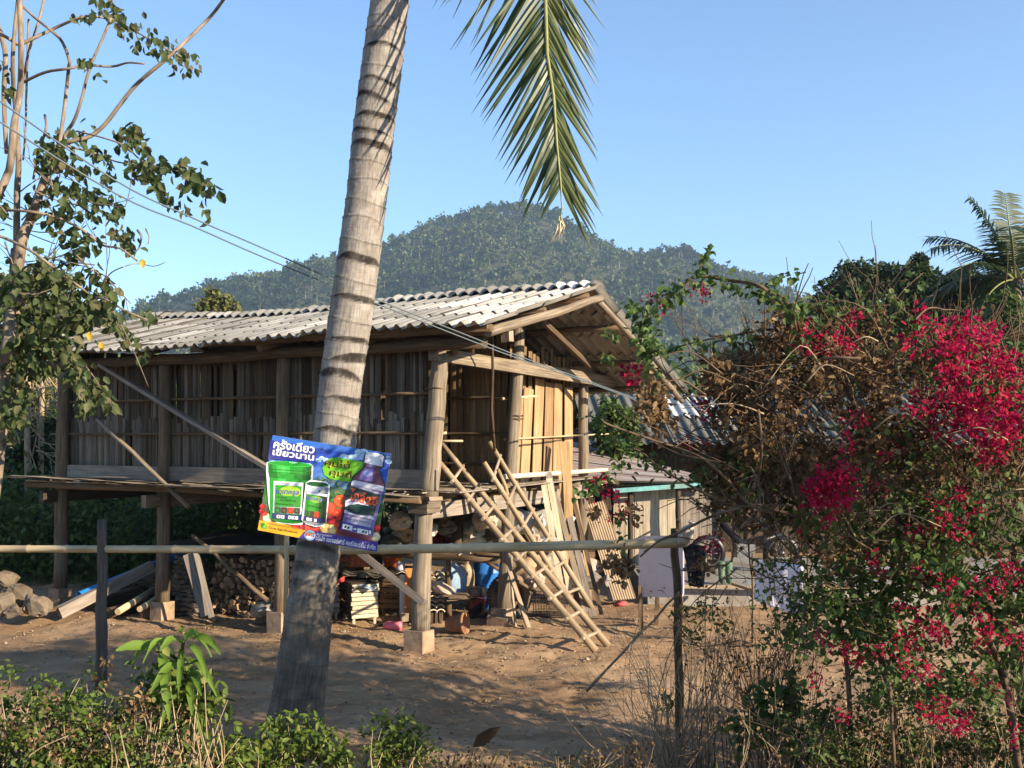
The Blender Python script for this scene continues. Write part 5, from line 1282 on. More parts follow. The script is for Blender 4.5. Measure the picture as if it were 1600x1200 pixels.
# rocks at the left edge
for i, (px, py, Y, s, lab) in enumerate(((8, 905, 14.2, (.14, .12, .11), 'upper rounded rock at the left edge of the yard'), (28, 930, 13.9, (.17, .14, .15), 'big sloping boulder, largest of the rocks at the left edge'), (48, 944, 13.6, (.12, .1, .13), 'pointed pale rock nearest the left house post'), (62, 948, 13.5, (.13, .12, .13), 'small angular rock beside the pointed one'), (4, 945, 13.4, (.16, .13, .14), 'low rock cut by the left edge'), (20, 955, 13.3, (.12, .1, .07), 'small flat rock lying before the boulder'))):
    p = at(px, py, Y); o = inst('boulder', rock_mesh('boulder', s, 40 + i, K['rock']), Matrix.Translation((p.x, Y, max(p.z, gzf(p.x, Y) + s[2] * .55))) @ Euler((.1 * i, .2, i)).to_matrix().to_4x4()); tag(o, lab, 'rock', 'rocks at the left edge')
p = gpt(408, 976); o = inst('boulder', rock_mesh('boulder', (.09, .07, .05), 71, K['rock']), Matrix.Translation(p + Vector((0, 0, .03)))); tag(o, 'single pale stone on the dirt near the second front post', 'rock')
# small litter
o = inst('red_cap', None, Matrix()) if False else None
m = MB(); q = gpt(970, 945); lathe_(m, q, [(0, .05), (.07, .045), (.11, .0), (.1, 0), (.06, .035), (0, .04)], 20); tag(m.build('red_dish', flat('pinkish_red', (.6, .1, .1), .5)), 'pinkish red plastic dish upturned on the dirt', 'dish')
# ------------------------------------------------------------------ outbuildings at the back right
def corr_sheet(m, p00, p01, p11, p10, waves, amp, rows=6, per=8, th=.006):
    """corrugated sheet: p00-p01 top edge, p10-p11 bottom edge"""
    p00, p01, p11, p10 = map(Vector, (p00, p01, p11, p10)); n = (p01 - p00).cross(p10 - p00).normalized(); n = n if n.z >= 0 or abs(n.z) < .3 and n.y < 0 else -n
    nc = waves * per + 1; g = []
    for i in range(rows + 1):
        v = i / rows; row = []
        for j in range(nc):
            u = j / (nc - 1); row.append(p00.lerp(p01, u).lerp(p10.lerp(p11, u), v) + n * amp * math.cos(2 * PI * waves * u))
        g.append(row)
    m.sheet(g); g2 = [[p - n * th for p in r] for r in g]; g2.reverse(); m.sheet(g2)
def metal(name, base, rustc, amt, rough=.5, stretch=(8, 1, 1)):
    m, t, p = new_mat(name); tc = nd(t, 'ShaderNodeTexCoord').outputs['Object']; uv = nd(t, 'ShaderNodeUVMap').outputs[0]
    n1 = noise(t, mapping(t, uv, (22, 1.2, 1)), 1.0, 5, .65); n2 = noise(t, tc, 5, 5, .65)
    c = mixc(t, base, rustc, ramp(t, [(.6 - amt * .35, (0, 0, 0)), (.72 - amt * .2, (1, 1, 1))], n1)); c = mixc(t, c, tuple(x * .5 for x in base), math_(t, 'MULTIPLY', n2, .5))
    t.links.new(c, p.inputs['Base Color']); p.inputs['Roughness'].default_value = rough; p.inputs['Metallic'].default_value = .15; bump(t, p, n2, .1, .01); return m
shed = thing('lean_to_shed', 'low plank walled shed with rusty tin roof and turquoise eave strip', 'shed', (2.2, 17.5, 0))
rust_ = metal('rusty_tin', (.3, .29, .285), (.17, .075, .042), .62)
srf = MB(); srf.bar(at(905, 762, 17.0), at(1112, 762, 17.0), .05, .06); sroof = srf.build('roof', K['brownlog'], shed)
LB, LF, RB_, RF = at(880, 688, 19.0), at(878, 750, 16.6), at(1100, 746, 19.0), at(1116, 755, 16.9)
for i in range(4):
    t0, t1 = i / 4 - .01, (i + 1) / 4 + .02
    m = MB(); corr_sheet(m, LB.lerp(LF, t0), LB.lerp(LF, t1), RB_.lerp(RF, t1), RB_.lerp(RF, t0), 5, .02); m.build('roof_sheet', rust_, sroof)
m = MB(); m.bar(at(958, 767, 16.8), at(1114, 756, 16.85), .02, .075); m.build('eave_strip', plain('turquoise_strip', (.15, .38, .39), .6, .3, 9, .1, dirt=(.2, .17, .13)), shed)
pale_pl = wood('pale_wall_plank', (.26, .21, .14), (.46, .39, .29), (.6, .53, .41), 30, 1.2, objvar=.22)
wl = MB(); wl.bar(at(930, 800, 17.3), at(1120, 800, 17.3), .04, .06); swall = wl.build('wall', K['brownlog'], shed)
x = 958
while x < 1120:
    wd = random.uniform(9, 15); m = MB(); m.bar(at(x + wd / 2, 762, 17.2) + Vector((0, 0, .05)), Vector((at(x + wd / 2, 762, 17.2).x, 17.2, -.05)), wd / FPX * 17.2 * .93, .02, up=(0, -1, 0), jit=.004)
    m.build('plank', pale_pl if x < 1052 else K['greyboard'], swall); x += wd
for px in (985, 1060): m = MB(); m.log(Vector((at(px, 800, 16.95).x, 16.95, 0)), at(px, 760, 16.95), .05, .045, 8, 4); m.build('post', K['darkpost'], shed)
m = MB(); m.box((3.6, 17.9, .8), (.05, 1.6, 1.6)); m.box((1.2, 18.4, .85), (.04, 2.2, 1.7)); m.build('side_wall', K['darkpost'], shed)
# long building behind
ob_ = thing('long_outbuilding', 'long dark outbuilding with grey and whitish corrugated roof behind the bush', 'outbuilding', (5.5, 22, 0))
rm = MB(); rm.bar((1.2, 22.0, 3.32), (11, 22.0, 3.32), .06, .08); orf = rm.build('roof', K['brownlog'], ob_)
K['roofdark'] = roofmat('mossy_roof', (.07, .07, .065), (.17, .165, .15), (.1, .1, .085))
K['whiteroof'] = roofmat('whitish_roof', (.34, .35, .35), (.46, .47, .47), (.38, .38, .36))
for r, (yt, zt, yb, zb) in enumerate(((22.0, 3.36, 20.6, 2.85), (20.75, 2.88, 19.3, 2.32))):
    for i in range(11):
        x0 = 1.35 + i * .86; x1 = x0 + .92
        m = MB(); corr_sheet(m, (x0, yt, zt), (x1, yt, zt), (x1 + .05, yb, zb), (x0 + .05, yb, zb), 4, .03); m.build('roof_sheet', K['whiteroof'] if 2 <= i <= 3 and r == 0 else K['roofdark'], orf)
for i in range(11):
    x0 = 1.35 + i * .86; m = MB(); corr_sheet(m, (x0, 22.0, 3.36), (x0 + .92, 22.0, 3.36), (x0 + .92, 24.0, 2.6), (x0, 24.0, 2.6), 4, .03); m.build('roof_sheet', K['roof'], orf)
wl = MB(); wl.bar((1.5, 21.0, .6), (10.8, 21.0, .6), .05, .08); owall = wl.build('wall', K['darkpost'], ob_)
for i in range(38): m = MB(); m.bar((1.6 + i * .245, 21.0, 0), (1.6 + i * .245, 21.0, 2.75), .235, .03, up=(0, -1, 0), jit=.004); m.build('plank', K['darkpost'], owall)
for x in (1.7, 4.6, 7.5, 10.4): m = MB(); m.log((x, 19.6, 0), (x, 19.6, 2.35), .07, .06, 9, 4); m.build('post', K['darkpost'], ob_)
for x in (1.45, 10.85): m = MB(); m.bar((x, 21.0, 1.35), (x, 23.8, 1.35), .04, 2.5); m.build('side_wall', K['darkpost'], ob_)
# asbestos sheet leaning
m = MB(); corr_sheet(m, at(911, 790, 15.3), at(944, 782, 15.5), at(993, 935, 14.6), at(958, 938, 14.4), 9, .012); tag(m.build('corrugated_sheet', plain('fibre_sheet', (.33, .25, .17), .85, .2, 6, .2)), 'brownish corrugated sheet leaning against the shed', 'sheet')
# table top and stool
tt = thing('upended_table', 'pale lilac table with rounded corners tipped on its side behind the rail end', 'table', gpt(1030, 985))
def rounded(c, X, Z, w, h, r, th, nrm, n=5):
    P = []
    for (sx, sz, a0) in ((1, 1, 0), (-1, 1, PI / 2), (-1, -1, PI), (1, -1, 1.5 * PI)):
        for k in range(n + 1):
            a = a0 + PI / 2 * k / n; P.append((sx * (w / 2 - r) + r * math.cos(a), sz * (h / 2 - r) + r * math.sin(a)))
    m = MB(); N = len(P)
    for d in (0, th): m.v += [tuple(c + X * u + Z * v + nrm * d) for u, v in P]
    m.face(list(range(N))); m.face(list(range(N, 2 * N))[::-1])
    for k in range(N): m.face((k, N + k, N + (k + 1) % N, (k + 1) % N))
    return m
tX = (at(1076, 885, 12.5) - at(993, 885, 13.05)).normalized(); tZ = Vector((0.02, .12, 1)).normalized(); tn = tX.cross(tZ).normalized()
m = rounded((at(993, 885, 13.05) + at(1076, 885, 12.5)) / 2, tX, tZ, .68, .78, .07, .022, tn); m.build('table_top', plain('lilac_laminate', (.55, .52, .58), .45, .08, 5, 0), tt)
for a, b in (((1000, 915, 12.75), (1002, 992, 12.75)), ((1027, 930, 13.3), (1025, 978, 13.3)), ((1064, 930, 12.9), (1064, 972, 12.9))): m = MB(); pa = at(*a); pb = at(*b); pb.z = gzf(pb.x, pb.y) - .02; m.bar(pa, pb, .05, .05, up=(0, 1, 0)); m.build('leg', K['brownlog'], tt)
m = MB(); m.bar(at(1000, 958, 12.8), at(1064, 956, 12.95), .03, .05); m.build('rail', K['brownlog'], tt)
# concrete slab with things on it
sl_ = MB(); sl_.box((6.3, 16.4, .1), (8.6, 3.4, .36), None, 0, .01); tag(sl_.build('concrete_slab', K['grey_conc']), 'low grey concrete floor slab before the long outbuilding', 'slab')
m = MB(); m.bar((2.05, 14.58, .30), (4.6, 14.5, .30), .06, .05); tag(m.build('edge_board', K['board']), 'long pale board lying along the slab edge', 'board')
m = MB(); m.bar(at(1145, 912, 14.3), at(1185, 925, 13.9), .06, .04); tag(m.build('plank', K['board']), 'short pale board slanting off the slab edge left of the white sheet', 'plank')
# drying white sheet on a line
dl = thing('clothes_frame', 'thin wooden drying frame behind the hanging white sheet', 'clothes frame', (at(1216, 960, 11.6).x, 11.6, 0))
for px in (1176, 1262):
    q = at(px, 872, 11.93 if px < 1200 else 11.48); m = MB(); m.log(Vector((q.x, q.y, -.05)), q + Vector((0, 0, .06)), .016, .014, 6, 4, .006); m.build('post', K['vine'], dl)
m = MB(); m.log(at(1172, 872, 11.95), at(1268, 884, 11.46), .012, .012, 6, 4, .004); m.build('crossbar', K['vine'], dl)
cloth('white_sheet', 'white cloth sheet hung to dry beneath the bougainvillea', [at(1180, 873, 11.9), at(1255, 884, 11.5), at(1254, 966, 11.4), at(1178, 937, 11.8)], plain('white_cotton', (.66, .63, .68), .8, .06, 12, .1), .022, 20, seed=9)
# trousers and bag on the fence post end
cloth('trousers', 'dark trousers hung over the right end of the bamboo rail', [at(1066, 848, 8.36), at(1102, 853, 8.4), at(1100, 918, 8.3), at(1078, 916, 8.3)], plain('dark_cloth', (.016, .018, .022), .9, .3, 20, .1), .02, 16, 'trousers', seed=12)
sack('torn white plastic bag tied at the right end of the rail', at(1072, 836, 8.32), (.4, -.2, .9), .2, .085, 'white', True, .6, 'torn bags', 41, 'plastic_bag', 'plastic bag')
# rubber boots
for i, (px, lab) in enumerate(((1128, 'pale green rubber boot, left of the pair on the slab'), (1139, 'pale green rubber boot, right of the pair on the slab'))):
    q = at(px, 906, 14.9); q.z = .28; m = MB(); m.tube([q + Vector((0, -.16, .045)), q + Vector((0, -.1, .055)), q + Vector((0, -.02, .06)), q + Vector((0, .02, .12)), q + Vector((0, .02, .34))], [.025, .045, .05, .048, .062], 12)
    tag(m.build('rubber_boot', flat('green_rubber', (.09, .135, .085), .6)), lab, 'boot', 'rubber boots on the slab')
# motorcycle in the shade
mcx = at(1105, 890, 16.2); mc = thing('motorcycle', 'dark motorcycle parked in the shade behind the rail end', 'motorcycle', (mcx.x, 16.2, .28)); blkp = flat('black_paint', (.012, .012, .014), .35); chrome = plain('dull_chrome', (.13, .13, .135), .45, .1, 5, 0, metal=.8)
mo = Vector((mcx.x, 16.2, .28))
for x in (0, 1.2):
    c = mo + Vector((x, 0, .3)); m = MB()
    R, wd = .3, .045; lathe_(m, c, [(R * .78, -wd), (R * .95, -wd), (R, 0), (R * .95, wd), (R * .78, wd), (R * .78, -wd)], 32, 0, (0, 1, 0)); wh = m.build('wheel', blkp, mc)
    m = MB(); lathe_(m, c, [(R * .7, -.03), (R * .79, -.03), (R * .79, .03), (R * .7, .03), (R * .7, -.03)], 32, 0, (0, 1, 0)); m.build('rim', chrome, wh)
    m = MB()
    for k in range(10): a = k * PI / 5; m.tube([c, c + Vector((math.cos(a), 0, math.sin(a))) * R * .72], .006, 4)
    lathe_(m, c, [(0, -.05), (.05, -.05), (.05, .05), (0, .05)], 14, 0, (0, 1, 0)); m.build('spokes', chrome, wh)["kind"] = 'stuff'
m = MB(); m.tube([mo + Vector((.02, 0, .3)), mo + Vector((.22, 0, .85)), mo + Vector((.26, 0, .98))], .03, 8); m.build('fork', chrome, mc)
m = MB(); m.tube([mo + Vector((.22, 0, .8)), mo + Vector((.55, 0, .45)), mo + Vector((.85, 0, .5)), mo + Vector((1.2, 0, .6))], [.05, .07, .08, .06], 10); m.build('frame', blkp, mc)
m = MB(); m.tube([mo + Vector((.45, 0, .72)), mo + Vector((.6, 0, .76)), mo + Vector((.95, 0, .76)), mo + Vector((1.3, 0, .8))], [.06, .11, .11, .06], 12); m.build('seat', plain('vinyl', (.02, .02, .02), .6, .1, 8, 0), mc)
m = MB(); m.tube([mo + Vector((.24, -.32, 1.0)), mo + Vector((.26, 0, .96)), mo + Vector((.24, .32, 1.0))], .018, 8); m.build('handlebar', chrome, mc)
m = MB(); lathe_(m, mo + Vector((.16, 0, .9)), [(0, 0), (.08, 0), (.07, .07), (0, .1)], 16, 0, (1, 0, 0)); m.build('headlight', chrome, mc)
m = MB(); m.box(mo + Vector((.6, 0, .35)), (.3, .22, .24), None, 0, .02); m.build('engine', plain('alloy', (.16, .16, .16), .5, .2, 20, .2), mc)
# power cables
for lab, pts in (('upper power cable slanting down across the sky to the right', [(-40, 130, 6.9), (177, 280, 7.4), (300, 340, 7.9), (400, 383, 8.5), (523, 438, 9.4), (586, 467, 9.6), (740, 528, 10.1), (812, 557, 10.5), (985, 620, 12.6), (1060, 652, 19.2)]),
                 ('lower power cable slanting down across the sky to the right', [(-40, 165, 6.9), (180, 302, 7.4), (300, 353, 7.9), (400, 397, 8.5), (521, 447, 9.4), (600, 479, 9.65), (740, 534, 10.1), (812, 561, 10.5), (985, 622, 12.62), (1058, 655, 19.2)])):
    m = MB(); P = [at(*q) for q in pts]; Q = []
    for i in range(len(P) - 1):
        p0, p1, p2, p3 = P[max(i - 1, 0)], P[i], P[i + 1], P[min(i + 2, len(P) - 1)]
        for k in range(5):
            t = k / 5; Q.append(.5 * ((2 * p1) + (p2 - p0) * t + (2 * p0 - 5 * p1 + 4 * p2 - p3) * t * t + (3 * p1 - p0 - 3 * p2 + p3) * t ** 3))
    Q.append(P[-1]); m.tube(Q, .0065, 6); tag(m.build('power_cable', flat('grey_cable', (.1, .125, .14), .6)), lab, 'cable', 'power cables')
# ------------------------------------------------------------------ vegetation helpers
def spl(P, k=4):
    Q = []
    for i in range(len(P) - 1):
        p0, p1, p2, p3 = P[max(i - 1, 0)], P[i], P[i + 1], P[min(i + 2, len(P) - 1)]
        for j in range(k):
            t = j / k; Q.append(.5 * ((2 * p1) + (p2 - p0) * t + (2 * p0 - 5 * p1 + 4 * p2 - p3) * t * t + (3 * p1 - p0 - 3 * p2 + p3) * t ** 3))
    Q.append(P[-1]); return Q
def branch_px(m, pts, Y, w0, w1, n=7, jit=.05, wob=.15):
    """pts (px, py) with widths in photo pixels tapering w0 to w1"""
    P = [at(x, y, Y + wob * math.sin(i * 2.1 + x)) for i, (x, y) in enumerate(pts)]; Q = spl(P)
    R = [(w0 + (w1 - w0) * i / (len(Q) - 1)) / 2 / FPX * Y for i in range(len(Q))]; m.tube(Q, R, n, 0, True, jit); return Q
def twigs(m, p, d, L, r, depth, spread=.55, R=random, tips=None, up=.05, kids=(2, 3), n=5):
    p = Vector(p); d = Vector(d).normalized(); P = [p.copy()]; k = 4
    for i in range(k):
        d = (d + Vector((R.uniform(-1, 1), R.uniform(-1, 1), R.uniform(-1, 1))) * .16 + Vector((0, 0, up))).normalized(); p = p + d * L / k; P.append(p.copy())
    m.tube(P, [r * (1 - .45 * i / k) for i in range(k + 1)], n if depth > 1 else 4, 0, False)
    if tips is not None: tips.append((p.copy(), d.copy()))
    if depth <= 0: return
    for j in range(R.randint(*kids)):
        q = P[R.randint(1, k)]; nd_ = (d + Vector((R.uniform(-1, 1), R.uniform(-1, 1), R.uniform(-.6, 1))) * spread).normalized()
        twigs(m, q, nd_, L * R.uniform(.55, .8), r * .58, depth - 1, spread, R, tips, up, kids, n)

def tree(name, label, base, lumps, leaf, nleaf, L, trunk_r, bark, group=None, dens=1.0, quad=True, clump=26, sig=.16, cat='tree', squash=.85, limb=True, droop=.3):
    """lumps: (centre, radius). Leaves sit in small clumps over each lump, leaving gaps"""
    base = Vector(base); t = thing(name, label, cat, base, group)
    tot = sum(r ** 2 for _, r in lumps); Cs = []; Rn = []
    for c, r in lumps:
        k = max(3, int(nleaf / clump * r * r / tot)); c = np.array(c)
        q = rvec(k) * (rng.random((k, 1)) ** .33) * r * np.array([1, 1, squash]) + c
        kk = np.repeat(q, clump, 0) + rng.normal(0, sig * r + .02, (k * clump, 3)); Cs.append(kk); Rn.append(np.clip(np.repeat(rng.random(k), clump) * .7 + rng.random(k * clump) * .35, 0, 1))
    C = np.concatenate(Cs); o = leaves('crown', C, L * rng.uniform(.7, 1.25, len(C)), L * .6, leaf, t, quad=quad, rnd=np.concatenate(Rn), droop=droop); o['kind'] = 'stuff'
    m = MB(); top = Vector(tuple(np.mean([c for c, r in lumps], 0)))
    m.tube(spl([base + Vector((0, 0, -.1)), base.lerp(top, .35) + Vector((.1, 0, 0)) * trunk_r * 5, base.lerp(top, .8)]), [trunk_r * (1.15 - .07 * i) for i in range(9)], 9, 0, True, .06)
    if limb:
        for c, r in lumps:
            s = base.lerp(top, random.uniform(.4, .75)); c = Vector(tuple(c)); mid = s.lerp(c, .5) + Vector((random.uniform(-.1, .1), random.uniform(-.1, .1), .1)) * r
            m.tube([s, mid, c], [trunk_r * .45, trunk_r * .3, trunk_r * .12], 6)
    m.build('trunk', bark, t); return t
def lump(px, py, Y, rpx, dy=0): return (tuple(at(px, py, Y + dy)), rpx / FPX * Y)

# ------------------------------------------------------------------ tree at the left
TY = 9.3
lt = thing('leafy_tree', 'sparse tree at the left with pale bare limbs and drooping rounded leaves', 'tree', (at(20, 900, TY).x, TY, 0))
m = MB()
branch_px(m, [(-60, 980), (-20, 800), (5, 600), (18, 520), (25, 440), (27, 392)], TY, 34, 20, 10)
branch_px(m, [(26, 470), (26, 400), (27, 300), (29, 247), (24, 170), (20, 90), (30, -20)], TY + .1, 12, 5)
branch_px(m, [(25, 440), (35, 373), (47, 345), (56, 320), (63, 298), (90, 228)], TY, 18, 12, 9)
branch_px(m, [(-30, 320), (-3, 302), (12, 273), (17, 250), (22, 195), (28, 165), (32, 130), (33, 60), (30, -20)], TY - .15, 13, 8, 9)
branch_px(m, [(88, 230), (110, 221), (140, 213), (163, 195), (190, 160), (215, 130), (262, 90), (300, 55), (330, 25), (356, -10)], TY, 7.5, 5)
branch_px(m, [(88, 235), (105, 205), (115, 190), (125, 163), (140, 107), (158, 65), (174, 28)], TY + .1, 6, 4)
branch_px(m, [(92, 230), (98, 190), (104, 140), (107, 108), (108, 93), (97, 65), (80, 48), (55, 28), (30, 5)], TY, 6, 4)
branch_px(m, [(30, 70), (60, 56), (90, 42), (118, 30), (140, 25), (178, 31)], TY, 6, 3)
branch_px(m, [(33, 130), (70, 113), (108, 107), (135, 102), (175, 104), (200, 98), (226, 100)], TY + .1, 5, 3)
branch_px(m, [(-20, 328), (0, 328), (50, 331), (95, 342), (130, 360), (160, 383), (187, 388), (215, 408)], TY - .3, 5, 3)
branch_px(m, [(-20, 362), (0, 369), (45, 390), (80, 415), (100, 432), (120, 445), (145, 463), (165, 468), (195, 485), (230, 500)], TY - .2, 5, 3)
branch_px(m, [(-10, 50), (10, 58), (28, 70)], TY, 6, 5)
branch_px(m, [(45, 30), (43, 90), (41, 150), (40, 200), (36, 250)], TY + .25, 4, 3)
branch_px(m, [(71, -10), (60, 35), (45, 80), (38, 118), (32, 140)], TY + .2, 4, 4)
branch_px(m, [(70, 180), (72, 200), (60, 240), (52, 280)], TY + .2, 4, 4)
branch_px(m, [(-10, 25), (8, 80), (6, 150), (10, 240)], TY + .3, 9, 6)
branch_px(m, [(120, 205), (160, 215), (195, 228), (220, 250), (250, 262), (285, 270), (310, 290)], TY - .15, 3, 1.5)
branch_px(m, [(105, 228), (150, 240), (180, 252), (200, 256)], TY - .1, 4, 2)
branch_px(m, [(178, 28), (205, 45), (240, 65), (270, 82), (296, 95)], TY - .05, 3, 1.5)
branch_px(m, [(160, 455), (170, 430), (190, 418), (215, 412), (240, 416), (258, 410)], TY - .2, 2.2, 1)
branch_px(m, [(120, 560), (140, 580), (160, 610), (178, 640)], TY - .3, 2.5, 1.2)
branch_px(m, [(170, 475), (190, 510), (205, 540), (220, 575), (232, 605)], TY - .3, 2.5, 1.2)
branch_px(m, [(215, 360), (221, 370), (218, 385), (214, 392)], TY - .3, 4, 2); branch_px(m, [(228, 358), (233, 370), (231, 382)], TY - .3, 3, 1.5)
for i in range(46):
    x, y = random.uniform(0, 170), random.uniform(290, 520); twigs(m, at(x, y, TY + random.uniform(-.5, .8)), (random.uniform(-1, 1), random.uniform(-.5, .5), random.uniform(-.3, .6)), random.uniform(.25, .5), .008, 1, .7)
m.build('trunk', K['bark'], lt)
C = []; sz = []
def spray(pts, n, wpx, L, Y=TY, yj=.25):
    for i in range(int(n * 1.25)):
        t = random.random() * (len(pts) - 1); k = min(int(t), len(pts) - 2); f = t - k
        x = pts[k][0] + (pts[k + 1][0] - pts[k][0]) * f + random.gauss(0, wpx * .5); y = pts[k][1] + (pts[k + 1][1] - pts[k][1]) * f + random.gauss(0, wpx * .5)
        C.append(at(x, y, Y + random.gauss(0, yj))); sz.append(L * random.uniform(.85, 1.45))
spray([(150, -5), (180, 20), (205, 42)], 40, 14, .07); spray([(185, 30), (230, 62), (270, 82), (306, 103)], 100, 24, .066)
spray([(112, 22), (135, 28), (145, 18)], 9, 8, .08); spray([(130, 92), (140, 100), (160, 130)], 12, 7, .07)
spray([(180, 210), (205, 205), (225, 225)], 34, 16, .085); spray([(200, 240), (225, 265), (245, 265)], 44, 24, .085); spray([(210, 240), (260, 260), (290, 265), (320, 275)], 46, 16, .08); spray([(225, 270), (250, 290), (265, 315)], 24, 12, .09)
spray([(285, 275), (290, 335)], 8, 7, .1); spray([(318, 280), (322, 340)], 8, 7, .105); spray([(330, 278), (345, 310)], 6, 5, .11); spray([(300, 270), (310, 290)], 7, 9, .1)
spray([(70, 215), (95, 225), (125, 200)], 44, 20, .075); spray([(60, 240), (100, 250), (135, 265)], 60, 20, .085); spray([(75, 280), (100, 300), (130, 290)], 34, 24, .09); spray([(140, 235), (165, 250), (175, 290)], 34, 14, .075)
spray([(120, 300), (160, 320), (185, 330)], 70, 24, .07); spray([(50, 300), (90, 340), (130, 330)], 46, 26, .085); spray([(165, 350), (195, 365), (205, 385)], 50, 18, .065); spray([(100, 360), (140, 380), (110, 400)], 44, 20, .085)
spray([(0, 80), (10, 130), (20, 155)], 16, 12, .07); spray([(5, 300), (10, 340)], 12, 14, .085)
spray([(0, 440), (60, 430), (120, 440)], 110, 30, .085); spray([(0, 490), (60, 480), (130, 490), (170, 480)], 170, 30, .085); spray([(0, 540), (50, 530), (110, 540)], 140, 26, .09); spray([(150, 420), (165, 440), (175, 460)], 24, 10, .09)
spray([(160, 480), (185, 500), (190, 530)], 24, 14, .085); spray([(200, 490), (230, 490), (250, 500)], 14, 8, .085); spray([(195, 515), (225, 545), (232, 565)], 16, 9, .085)
spray([(95, 550), (115, 575), (140, 590)], 54, 18, .085, TY - .3); spray([(120, 590), (140, 620), (135, 640)], 40, 14, .085, TY - .3); spray([(150, 600), (165, 620), (178, 640)], 40, 12, .09, TY - .3); spray([(40, 560), (70, 580)], 30, 18, .085)
spray([(0, 600), (20, 640), (5, 690)], 46, 20, .085); spray([(0, 430), (50, 470), (110, 500), (60, 540)], 90, 40, .085); spray([(10, 570), (40, 600), (20, 660)], 90, 26, .085); spray([(60, 400), (130, 440), (170, 500)], 60, 24, .085); spray([(-60, 400), (-60, 640)], 200, 40, .09, TY, .5)
C = np.array(C); sz = np.array(sz); D = rvec(len(C)) * .7; D[:, 2] -= .75; N = rvec(len(C)); N[:, 1] -= .6; N[:, 2] += .3
o = leaves('leaves', C, sz, sz * .66, K['leaf'], lt, D=D, N=N); o['kind'] = 'stuff'
C = np.array([at(x, y, TY - .3) for x, y in ((139, 518), (158, 534), (222, 404))]); o = leaves('yellow_leaf', C, .09, .055, leafmat('yellow_leaf', [(.5, .36, .03), (.55, .4, .05)]), lt, D=np.array([[.1, 0, -1.]] * 3), N=np.array([[.3, -1, .2]] * 3)); o['kind'] = 'stuff'; o['label'] = 'few yellowed leaves'

# ------------------------------------------------------------------ bougainvillea at the right
BGY = 7.05
bb_ = thing('bougainvillea_bush', 'huge bougainvillea bush with crimson flowers, green and withered brown leaves', 'bush', (at(1585, 1100, BGY).x, BGY, gzf(4, BGY)))
m = MB()
branch_px(m, [(1622, 1255), (1610, 1130), (1596, 1040), (1575, 990), (1548, 950), (1510, 905), (1450, 850), (1380, 790)], BGY + .2, 32, 12, 10)
branch_px(m, [(1650, 1255), (1640, 1130), (1640, 1000), (1620, 850), (1590, 700), (1550, 600)], BGY + .3, 30, 10, 10)
branch_px(m, [(1600, 1255), (1576, 1092), (1562, 1040), (1545, 1000), (1530, 960)], BGY - .4, 12, 9)
branch_px(m, [(1335, 1250), (1330, 1180), (1325, 1060), (1310, 960), (1280, 860), (1230, 760), (1190, 680)], BGY, 9, 5)
branch_px(m, [(1402, 1250), (1400, 1190), (1395, 1100), (1380, 1050), (1370, 990), (1400, 900), (1420, 800), (1400, 700)], BGY - .2, 9, 5)
branch_px(m, [(1400, 1250), (1390, 1070), (1380, 1030), (1372, 1000), (1360, 960)], BGY - .5, 6, 4)
arch = [(1330, 575), (1290, 545), (1262, 514), (1240, 492), (1221, 472), (1200, 456), (1180, 444), (1131, 437), (1090, 431), (1068, 446), (1049, 461), (1022, 480), (1008, 510)]
branch_px(m, arch, BGY - .3, 8, 4)
branch_px(m, [(1262, 514), (1290, 560), (1330, 620), (1370, 700)], BGY - .2, 8, 9)
branch_px(m, [(1090, 431), (1098, 410), (1106, 390)], BGY - .3, 4, 2)
branch_px(m, [(940, 655), (950, 663), (1001, 681), (1056, 699), (1095, 715), (1118, 732), (1146, 760), (1166, 784), (1200, 800)], BGY - .5, 3, 6)
branch_px(m, [(1000, 870), (1030, 845), (1063, 831), (1107, 809), (1140, 798), (1173, 791), (1228, 802), (1300, 830)], BGY - .5, 3, 7)
branch_px(m, [(1050, 545), (1085, 535), (1120, 528), (1160, 522), (1210, 515), (1260, 540)], BGY - .2, 2, 4)
branch_px(m, [(960, 690), (1000, 705), (1030, 730), (1080, 760), (1140, 790)], BGY - .3, 2, 5)
branch_px(m, [(1185, 640), (1190, 700), (1185, 760), (1190, 800)], BGY - .8, 4, 4)
branch_px(m, [(1360, 560), (1340, 530), (1320, 505), (1300, 492)], BGY - .7, 4, 3)
branch_px(m, [(1500, 510), (1475, 485), (1450, 482), (1430, 500)], BGY - .6, 3, 3); branch_px(m, [(1560, 530), (1530, 505), (1500, 486), (1470, 484)], BGY - .6, 3, 2)
branch_px(m, [(1285, 560), (1310, 559), (1345, 560)], BGY - 1.0, 5, 4); branch_px(m, [(1290, 700), (1320, 670), (1345, 640), (1360, 610)], BGY - 1, 3, 2)
Rb = random.Random(21)
for i in range(420):
    x = Rb.uniform(1110, 1640); y = Rb.uniform(520, 900)
    if x < 1150 and y < 570: continue
    q = at(x, y, BGY + Rb.uniform(-.8, 1.0)); twigs(m, q, (Rb.uniform(-1, .6), Rb.uniform(-.7, .5), Rb.uniform(-.5, .9)), Rb.uniform(.25, .6), Rb.uniform(.004, .009), 1, .6, Rb)
for i in range(90):
    x = Rb.uniform(1120, 1620); y = Rb.uniform(860, 1130); q = at(x, y, BGY + Rb.uniform(-.7, .6)); twigs(m, q, (Rb.uniform(-1, 1), Rb.uniform(-.5, .5), Rb.uniform(-1, .5)), Rb.uniform(.25, .5), .005, 1, .7, Rb)
sprays_ = []
